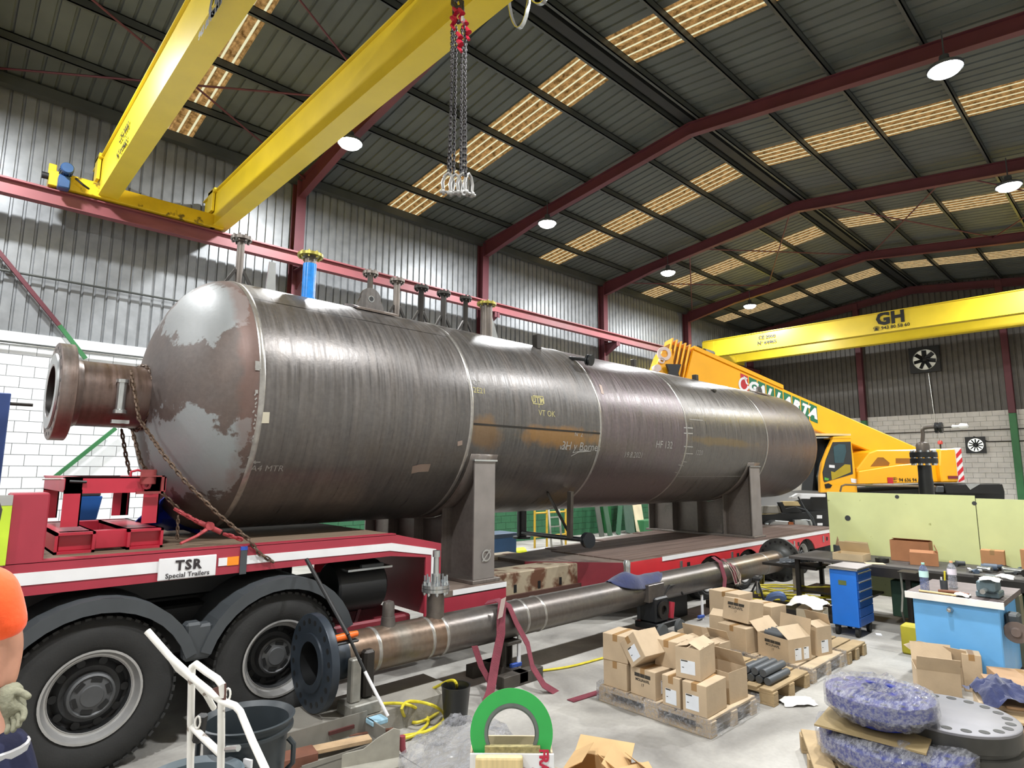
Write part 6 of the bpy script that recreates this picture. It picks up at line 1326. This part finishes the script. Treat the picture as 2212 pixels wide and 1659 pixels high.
# ---------------------------------------------------------------- tool cabinet
cx0,cx1,cy0,cy1=9.1,9.66,2.955,3.30
t=T('tool_cabinet','bright blue wheeled tool cabinet with silver handled drawers','cabinet',((cx0+cx1)/2,(cy0+cy1)/2,0))
M_cb_=mat('cabinet blue','#1f72d6',.35,0,.05,5,coat=.2)
MB().bx(cx0,cy0+.01,.13,cx1,cy1,.86).build('body',M_cb_,t,bevel=.012,seg=2)
for k in range(6):
    z1=.84-.117*k; d=MB().bx(cx0+.02,cy0-.006,z1-.11,cx1-.01,cy0+.01,z1).build('drawer',mat('drawer blue','#1d4f96',.4),t,bevel=.004)
    if k<4: MB().bx(cx0+.03,cy0-.02,z1-.025,cx1-.02,cy0-.004,z1-.008).build('handle',M_bright,d,bevel=.003)
MB().bx(cx0-.03,cy0-.02,.86,cx1,cy1+.03,.885).build('top_tray',M_bright,t,bevel=.004)
MB().prism([(0,0),(.6,0),(.56,.36),(.03,.38)],(cx0-.04,cy0-.03,.888),(1,0,0),(0,1,0),(0,0,.012)).build('top_sheet',mat('grey paper sheet','#9c9693',.8),t)
MB().bx(cx0-.003,3.09,.66,cx0,3.19,.72).build('badge',mat('badge olive','#5f6b3a',.5),t)
for x in (cx0+.06,cx1-.06):
    for y in (cy0+.05,cy1-.05): MB().lathe((x-.0,y-.02,.06),(0,1,0),[(0,0),(0,.06),(.04,.06),(.04,0)],16).build('caster',M_rubber,t); MB().bx(x-.03,y-.03,.1,x+.03,y+.03,.13).build('caster_fork',M_black,t)
# ---------------------------------------------------------------- back bench with board
t=T('back_board','tall pale yellow green sheet standing behind the work bench','board',(11.1,1.9,0)); M_bd=mat('pale yellow green','#dde6a8',.6,0,.06,2,col2='#a9b06a',c2scale=6,c2lo=.7,c2hi=.74)
MB().bx(11.08,1.94,.25,11.1,3.97,1.84).build('panel',M_bd,t); MB().bx(11.08,-.2,.25,11.1,1.93,1.80).build('panel',M_bd,t)
for Y,Z in ((2.93,1.79),(1.95,1.73),(3.67,1.42),(.9,1.7)):
    MB().lathe((11.078,Y,Z),(-1,0,0),[(0,.03 if Z>1.5 else .045),(.002,.03 if Z>1.5 else .045),(.002,0)],12).build('hole',M_grey,t)
for y in (-.1,1.9,3.9): MB().bx(11.11,y-.04,0,11.2,y+.04,1.7).build('support_post',M_dark,t)
t=T('work_bench','long dark steel work bench crowded with parts below the green board','bench',(10.6,2,0)); M_bn=mat('bench top','#4a4745',.6,.2,.2,6)
MB().bx(9.95,-.3,.82,11.06,4.2,.86).build('bench_top',M_bn,t,bevel=.004); MB().bx(9.95,-.3,.70,9.97,3.2,.82).build('front_apron',M_dark,t)
for y in (-.2,1.5,2.6,4.1): MB().bx(10.0,y-.03,0,10.06,y+.03,.82).build('leg',M_dark,t); MB().bx(10.95,y-.03,0,11.01,y+.03,.82).build('leg',M_dark,t)
MB().bx(10.3,1.2,.12,10.9,2.9,.62).build('under_cabinet',mat('dark green box','#22402e',.6),t,bevel=.01); MB().bx(10.05,.2,.1,10.9,1.1,.6).build('under_cabinet',M_black,t)
MB().bx(10.2,3.2,.30,11.0,4.2,.33).build('lower_shelf',M_dark,t)
# items on the bench
def itb(name,lab,cat,px,py,w_,h_,d_,mm,Xp=10.6,z=.862,rz=0,bev=.003):
    p=at(px,py,X=Xp); o=MB().box((0,0,h_/2),(d_,w_,h_)).build(name,mm,bevel=bev,world=False); o.location=(Xp,p.y,z); o.rotation_euler=(0,0,rz); tag(o,lab,cat); return o
p=at(1812,1180,X=10.7); t=T('tin_can','dark tin can with upright tan card at the left end of bench','can',(10.7,p.y,.862)); MB().lathe((10.7,p.y,.862),(0,0,1),[(0,0),(0,.08),(.15,.08),(.15,.07),(.02,.07),(.02,0)],20).build('body',M_grey,t); MB().prism([(0,0),(.08,0),(.04,.16)],(10.72,p.y-.02,.99),(0,1,0),(0,0,1),(.01,0,0)).build('card',M_cb2,t)
carton('low open carton of parts on the bench above the tool cabinet',10.25,3.38,.862,.35,.42,.1,0,openf=(None,60,None,None),mm=mat('cream carton','#c4b08e',.8))
itb('cardboard_sheet','beige cardboard sheet leaning on the board left of the brown cartons','cardboard',1850,1185,.34,.2,.02,mat('beige card','#b8a67c',.85),11.0)
carton('reddish brown open carton against the board, tall back',10.78,2.72,.862,.22,.5,.3,0,openf=(None,10,None,None),mm=mat('red brown card','#a3714e',.85,0,.1,5))
carton('lower brown carton in front of the tall reddish one',10.5,2.5,.862,.24,.34,.17,R(12),openf=(15,None,70,None),mm=mat('red brown card','#a3714e'))
carton('tan carton with tape strip on bench behind the plastic bottle',10.8,1.75,.862,.2,.26,.25,R(5),mm=mat('tan card','#b5855c',.85))
carton('tall tan carton on the bench near the right edge of photo',10.7,1.25,.862,.12,.36,.3,R(-6),mm=mat('tan card','#b5855c'))
itb('flat_card','flat tan card with black round item on the bench corner','cardboard',1890,1222,.25,.006,.16,mat('cream carton','#c4b08e'),10.05,rz=.5)
p=at(1905,1205,X=10.3); o=MB().lathe((10.3,p.y,.87),(0,0,1),[(0,0),(0,.09),(.05,.09),(.05,.05),(.02,.04),(.02,0)],20).build('black_reel',M_black); tag(o,'black round reel on the bench beside the brown cartons','reel')
t=T('angle_iron_stack','stack of pale angle iron pieces at the left end of the bench','metal',(10.4,4.1,.862)); 
for k in range(7):
    y=4.45-.09*k; b=MB(); b.bx(10.2,y,.70+.012*k,10.6,y+.07,.706+.012*k); b.bx(10.2,y,.706+.012*k,10.6,y+.006,.77+.012*k); b.build('angle_iron',mat('angle grey','#8d9298',.4,.5),t)
MB().bx(10.1,3.85,.66,10.7,4.7,.70).build('support_table',M_dark,t); MB().bx(10.3,4.2,0,10.5,4.3,.66).build('support_leg',mat('pale leg','#a59c8c',.7),t)
t=T('stool_frame','bent grey steel tube frame in front of the bench','frame',(9.75,2.45,0)); MB().tube([at(1945,1235,X=9.7),at(1950,1280,X=9.7),at(1948,1320,X=9.6),at(1955,1345,Z=.012),at(1975,1352,Z=.012)],.014,8).build('bent_tube',mat('grey tube','#76756c',.5,.3),t); a=at(1952,1233,X=9.7); MB().bx(a.x-.12,a.y-.17,a.z-.015,a.x+.15,a.y+.05,a.z).build('flap_plate',M_dark,t,bevel=.004)
# parts clutter on the bench: individual tools
cl_=random.Random(11); seen_=set(); nm=[('clamp_part','metal'),('pipe_fitting','fitting'),('tool_piece','tool')]
for k in range(24):
    y=.9+cl_.random()*1.25; x=10.1+cl_.random()*.7; l=.08+cl_.random()*.22; mm=(M_grey,M_bright,M_dark,mat('blue grey','#49586a',.5))[k%4]
    key=(k%4,k%3,x<10.35,x<10.6,y>1.6,y>1.25)
    if key in seen_: continue
    seen_.add(key)
    b=MB(); dx,dy=math.cos(k*1.3),math.sin(k*1.3)
    b.cyl((x-dx*l/2,y-dy*l/2,.885+.02*(k%3)),(x+dx*l/2,y+dy*l/2,.885+.02*(k%3)),.02+.012*(k%3),n=10); b.cyl((x+dx*l/2,y+dy*l/2,.885+.02*(k%3)),(x+dx*(l/2+.03),y+dy*(l/2+.03),.885+.02*(k%3)),.035,n=8); o=b.build(nm[k%3][0],mm); tag(o,('grey','bright','dark','blue grey')[k%4]+' metal part, '+('thin','stout','heavy')[k%3]+', '+('front' if x<10.35 else 'middle' if x<10.6 else 'rear')+' of bench clutter'+(' by tape striped carton' if y>1.6 else ' near tall tan carton' if y>1.25 else ' at right edge'),nm[k%3][1],'metal parts cluttering the work bench')
# flanged valve standing behind the board
vx=at(1998,1020,X=12.2); t=T('flanged_riser','black flanged pipe riser with bent gauge line behind the green board','pipe',(12.2,vx.y,0)); Yv=vx.y; zf=lambda py: at(1998,py,X=12.2).z
MBK=mat('gloss black','#1b1c1e',.3,.2,.1,10)
b=MB(); b.lathe((12.2,Yv,0),(0,0,1),[(0,.11),(zf(1043),.11),(zf(1032),.1),(zf(1005),.1)],28); b.build('riser_pipe',MBK,t)
for z0,z1 in ((zf(1001),zf(990)),(zf(988),zf(977))): b=MB(); b.lathe((12.2,Yv,0),(0,0,1),[(z0,0),(z0,.2),(z1,.2),(z1,0)],32); b.build('flange',MBK,t)
for k in range(10):
    a=2*PI*k/10; q=(12.2+.165*math.cos(a),Yv+.165*math.sin(a)); b=MB(); b.cyl((*q,zf(1005)),(*q,zf(973)),.022,n=8); b.build('stud_bolt',mat('zinc','#c4cbd0'),t)
MB().lathe((12.2,Yv,0),(0,0,1),[(zf(978),.1),(zf(962),.1),(zf(957),.085),(zf(954),.03)],24).build('reducer_cap',mat('brown steel','#57504a',.4,.4),t)
y1=at(1993,930,X=12.2).y
MB().tube(smooth([(12.2,Yv,zf(955)),(12.2,y1+.0,zf(938)),(12.2,y1,zf(928)),(12.2,y1-.05,zf(924)),(12.2,at(2018,923,X=12.2).y,zf(923))],5),.03,8).build('gauge_line',mat('brown steel','#57504a'),t)
a=at(2028,924,X=12.2); b=MB(); b.lathe((12.2,a.y,a.z),(0,-1,0),[(-.05,0),(-.05,.09),(-.01,.09),(-.01,.05),(.01,.05),(.01,.09),(.05,.09),(.05,0)],20); b.build('small_flange',MBK,t); c=at(2075,921,X=12.2); MB().tube([(12.2,a.y,a.z),(12.2,c.y,c.z)],.012,6).build('rod',M_dark,t); MB().lathe((12.2,at(2070,921,X=12.2).y,c.z),(0,-1,0),[(-.1,0),(-.08,.03),(0,.02),(.03,.05),(.12,.04),(.14,0)],12).build('white_cap',M_white,t)
# ---------------------------------------------------------------- light blue vice bench in front
t=T('vice_bench','light blue steel bench box with white edged top and vice','bench',(8.5,1.7,0)); M_lb=mat('light blue paint','#67a9df',.4,0,.06,3,col2='#8fbfe0',c2scale=1.2,c2lo=.6,c2hi=.75)
BX=8.05; MB().bx(BX,1.30,.04,9.15,2.06,.80).build('body',M_lb,t,bevel=.01); MB().bx(9.0,1.26,.04,9.2,1.30,.8).build('edge_post',mat('olive grey','#7a765f',.7),t)
MB().bx(BX-.04,1.27,.80,9.2,2.12,.855).build('bench_top',mat('worn top','#6c6160',.6,.1,.2,8),t); MB().bx(BX-.05,1.25,.795,BX-.03,2.12,.862).build('white_edge',mat('white edge','#e6e4df',.5),t)
b=MB(); b.lathe((BX-.01,1.72,.72),(-1,0,0),[(0,.03),(.02,.025),(.05,.02),(.055,0)],12); b.build('lock_knob',M_bright,t)
MB().box((BX+.3,1.24,.62),(.2,.12,.2)).build('bracket_plate',M_grey,t,bevel=.02); b=MB(); b.lathe((BX+.16,1.20,.56),(-1,0,0),[(0,0),(0,.10),(.03,.105),(.03,.05),(.06,.04),(.06,0)],24); b.build('side_wheel',mat('rubbed rubber','#6b5d56',.7),t)
vz=.857; t2=T('bench_vice','grey blue bench vice with rags on the light blue bench','vice',(BX+.35,1.42,vz)); MV=mat('vice grey','#61737a',.5,.3,.15,8)
MB().box((BX+.35,1.42,vz+.03),(.3,.2,.06)).build('base',MV,t2,bevel=.01); MB().box((BX+.45,1.42,vz+.12),(.2,.14,.16)).build('fixed_jaw',MV,t2,bevel=.02); MB().box((BX+.2,1.42,vz+.12),(.12,.16,.12)).build('moving_jaw',MV,t2,bevel=.02); MB().cyl((BX-.02,1.42,vz+.09),(BX+.2,1.42,vz+.09),.025).build('screw',M_bright,t2); MB().box((BX+.3,1.42,vz+.20),(.1,.22,.03)).build('jaw_plate',M_dark,t2)
for k,(x,y,s_) in enumerate(((BX+.2,1.38,.09),(BX+.5,1.3,.08),(BX+.1,1.62,.07))):
    b=MB(); crumple(b,(x,y,vz+(.18 if k<2 else .0)),s_*1.3,s_,.04,k*3.3+1,10,8); o=b.build('white_rag',mat('white rag','#d6d3cc')); tag(o,['crumpled white rag on the vice jaws','small white rag on the bench behind the vice','white rag lying left of the vice'][k],'rag')
def bottle(px,pyb,X,h_,r,lab,capc,col):
    p=at(px,pyb,X=X); z=vz; t=T('water_bottle',lab,'bottle',(X,p.y,z)); m=film('bottle plastic'+capc,hexc(col),.8); b=MB(); b.lathe((X,p.y,z),(0,0,1),[(0,0),(0,r*.9),(.01,r)]+[(.02+h_*.5*i/8,r*(1 if i%2 else .94)) for i in range(9)]+[(h_*.6,r),(h_*.75,r*.98),(h_*.86,r*.7),(h_*.93,r*.32),(h_*.95,r*.32)],20); b.build('body',m,t); MB().lathe((X,p.y,z),(0,0,1),[(h_*.5,r*1.02),(h_*.72,r*1.02)],20).build('label',mat('bottle label'+capc,'#bfe3e2' if capc=='b' else '#e8e0ea',.5),t); MB().lathe((X,p.y,z),(0,0,1),[(h_*.94,0),(h_*.94,r*.36),(h_,r*.36),(h_,0)],14).build('cap',mat('cap '+capc,'#9fd7c9' if capc=='b' else '#e0a070'),t)
bottle(1998,1270,BX+.12,.31,.045,'clear blue plastic water bottle on the light blue bench','b','#9fb4ea'); bottle(2057,1245,BX+.6,.30,.045,'clear plastic bottle with pink label behind on the light blue bench','c','#dfe3ee')
t=T('marker_cup','grey cup holding a yellow and a white marker on the bench','cup',(BX+.3,1.82,vz)); MB().lathe((BX+.3,1.82,vz),(0,0,1),[(0,0),(0,.035),(.12,.038),(.12,.033),(.01,.03)],16).build('cup',M_grey,t); MB().cyl((BX+.29,1.81,vz+.02),(BX+.29,1.80,vz+.22),.009).build('yellow_marker',M_hose,t); MB().cyl((BX+.30,1.835,vz+.02),(BX+.30,1.84,vz+.15),.008).build('white_marker',M_white,t)
o=MB().cyl((BX+.04,2.0,vz+.014),(BX+.02,1.66,vz+.014),.012).build('brush_handle',mat('pale handle','#d9c08c',.5)); tag(o,'pale wooden handled brush at the front edge of the light blue bench','brush')
o=MB().tube([(BX+.14,1.84,vz+.02),(BX+.12,1.7,vz+.03),(BX+.1,1.56,vz+.02)],.018,8).build('hammer_handle',mat('brown handle','#7a4626',.5)); tag(o,'brown wooden handle lying behind the pale brush','handle')
o=MB().bx(8.75,2.18,0,8.95,2.40,.34).build('yellow_bin',mat('olive yellow','#a59a24',.6),bevel=.02); tag(o,'olive yellow bin on the floor left of the light blue bench','bin')
# ---------------------------------------------------------------- right foreground: wrapped flanges, cartons, flange on pallet
gx=at(2050,1538,Z=.46); t=T('blind_flange','big grey drilled flange lying flat on timbers at the right','flange',(gx.x,gx.y,.1)); GR=.41
b=MB(); b.lathe((gx.x,gx.y,0),(0,0,1),[(.44,GR),(.455,GR),(.46,GR-.01),(.46,0)],64); b.lathe((gx.x,gx.y,0),(0,0,1),[(.14,0),(.14,.30),(.20,.34),(.2,GR-.01),(.21,GR),(.30,GR),(.31,GR-.02),(.33,GR-.02),(.34,GR),(.44,GR)],64,m=1); b.build('disc',[mat('grey machined plate','#77767a',.5,.2,.08,6),mat('flange side dark','#3a3935',.5,.2,.2,8)],t)
for k in range(20):
    a=2*PI*(k+.5)/20; MB().lathe((gx.x+GR*.84*math.cos(a),gx.y+GR*.84*math.sin(a),.461),(0,0,1),[(-.002,.032),(.001,.032),(.001,0)],16).build('bolt_hole',M_black,t)
for k in range(3): o=MB().box((gx.x+.05,gx.y-.35+.3*k,.07),(1.1,.1,.13)).build('timber_bearer',M_pw,bevel=.004); tag(o,['nearest','middle','furthest'][k]+' square timber bearer under the big grey flange','timber','timber bearers under the big grey flange')
M_bf=mat('gloss cobalt blue','#122a8c',.25,0,.06,5,coat=.5)
def wflange(cx,cy,z,r,h1,lab,tilt,seed,neck=True):
    t=T('wrapped_flange',lab,'flange',(cx,cy,z)); t.rotation_euler=(R(tilt[0]),R(tilt[1]),0)
    b=MB(); b.lathe((0,0,0),(0,0,1),[(0,0),(0,r*.55),(h1*.45,r*.55),(h1*.55,r*.9),(h1*.55,r),(h1,r),(h1,r*.5),(h1*1.15,r*.48),(h1*1.15,r*.32),(h1*.8,r*.3)],48); b.build('disc',M_bf,t,world=False)
    for k in range(16):
        a=2*PI*k/16; b=MB(); b.lathe((r*.8*math.cos(a),r*.8*math.sin(a),h1),(0,0,1),[(-.001,.022),(.002,.022),(.002,0)],10); b.build('bolt_hole',mat('hole navy','#0a1030',.5),t,world=False)
    vs=[];N=64;prof=[(r*.62,.02),(r*.85,h1*.2),(r*1.04,h1*.5),(r*1.05,h1*1.05),(r*.9,h1*1.22),(r*.6,h1*1.25),(r*.25,h1*1.15),(.001,h1*1.1)]
    for q,(rr,zz) in enumerate(prof):
        for i in range(N):
            a=2*PI*i/N; f_=1+.06*noise.noise(Vector((math.cos(a)*4+seed,math.sin(a)*4,zz*8))); vs.append((rr*f_*math.cos(a),rr*f_*math.sin(a),max(.005,zz+.03*noise.noise(Vector((math.cos(a)*6*rr/r+seed,math.sin(a)*6*rr/r,q))))))
    b=MB(); b.add(vs,[(q*N+i,q*N+(i+1)%N,(q+1)*N+(i+1)%N,(q+1)*N+i) for q in range(len(prof)-1) for i in range(N)],sm=True); b.build('plastic_wrap',film('clear wrap',(.95,.96,1,1),.5),t,world=False)
l1=at(1925,1600,Z=.30); l2=at(1890,1530,Z=.50)
wflange(l1.x+.05,l1.y,.1,.47,.22,'lower blue flange wrapped in clear film, under the plywood sheet',(0,0),1.5)
o=MB().box((l2.x-.04,l2.y,.385),(.5,.66,.012),rz=.12,rx=.02).build('plywood_sheet',mat('plywood','#8c7a55',.7,0,.12,5)); tag(o,'thin plywood sheet between the two wrapped blue flanges','plywood')
wflange(l2.x+.04,l2.y-.02,.405,.34,.20,'upper blue flange wrapped in clear film on the plywood sheet',(0,0),4.5)
b=MB(); c=at(2085,1600,Z=.25); crumple(b,(c.x,c.y,.1),.3,.22,.25,9.1,18,14,rz=.8); o=b.build('loose_wrap',film('loose wrap',(.93,.94,.97,1),.35)); tag(o,'loose clear plastic film hanging between the wrapped flanges and the grey flange','plastic film')
pl=pallet('pallet','weathered pallet under the wrapped blue flanges',(l1.x+l2.x)/2,(l1.y+l2.y)/2,.9,1.0,.5,-.04)
pl.location.z=-.0
for ch_ in (): pass
# open cartons behind
def ap(px,py,z=0): p=at(px,py,Z=z); return p.x,p.y
x,y=ap(1985,1495); carton('open tan carton with two tall flaps right of the pallets',x+.15,y-.12,0,.36,.36,.24,R(20),openf=(125,115,None,None))
x,y=ap(2060,1475); carton('open carton of plain board behind the grey flange',x+.1,y,0,.4,.45,.2,R(-10),openf=(110,80,None,150))
x,y=ap(2085,1440); carton('tall carton piece standing before the light blue bench',x+.05,y,0,.25,.35,.3,R(-5),openf=(None,95,None,None))
x,y=ap(2108,1485); carton('upright tan carton with torn film beside the jacket',x-.1,y,0,.2,.16,.36,R(15))
x,y=ap(2170,1430); carton('wide open carton at the right edge below the blue bench',x+.2,y+.05,0,.4,.4,.28,R(12),openf=(130,70,None,120))
x,y=ap(2205,1540); carton('brown carton at the right edge beside the grey flange',x+.2,y-.05,.14,.5,.5,.14,R(25),mm=M_cb2)
jx,jy=ap(2160,1500,.35); t=T('jacket_box','cardboard box under the navy jacket','box',(jx,jy,0)); MB().box((jx+.05,jy,.15),(.35,.35,.3),rz=.3).build('carton',M_cb,t,bevel=.004)
b=MB(); crumple(b,(jx+.05,jy,.30),.26,.2,.16,12.3,22,18,rz=.5,amp=.6); o=b.build('jacket',M_navy); tag(o,'crumpled navy jacket with white tag on a box at the right','clothing')
for k in range(5):
    a=at(2190,1570+18*k,Z=.1+.0*k); o=MB().box((a.x+.3,a.y-.08,.30-.05*k),(.9,.5,.022),rz=.35).build('packing_board',(M_cb2,M_pw)[k%2],bevel=.003); tag(o,['topmost','second','middle','fourth','lowest'][k]+' flat board of the stack at right edge beside grey flange','board','flat boards stacked at right edge')
# torn carton at the bottom edge
x,y=ap(1290,1690,.1); carton('torn open cardboard box at the bottom edge of the photo',x,y,0,.32,.4,.2,R(25),openf=(150,160,35,30),mm=mat('light cardboard','#c3a172',.85,0,.08,6))
x,y=ap(1365,1700,.1); carton('second torn cardboard box at the bottom edge, to its right',x,y,0,.25,.25,.18,R(-20),openf=(120,40,30,20),mm=mat('light cardboard','#c3a172'))
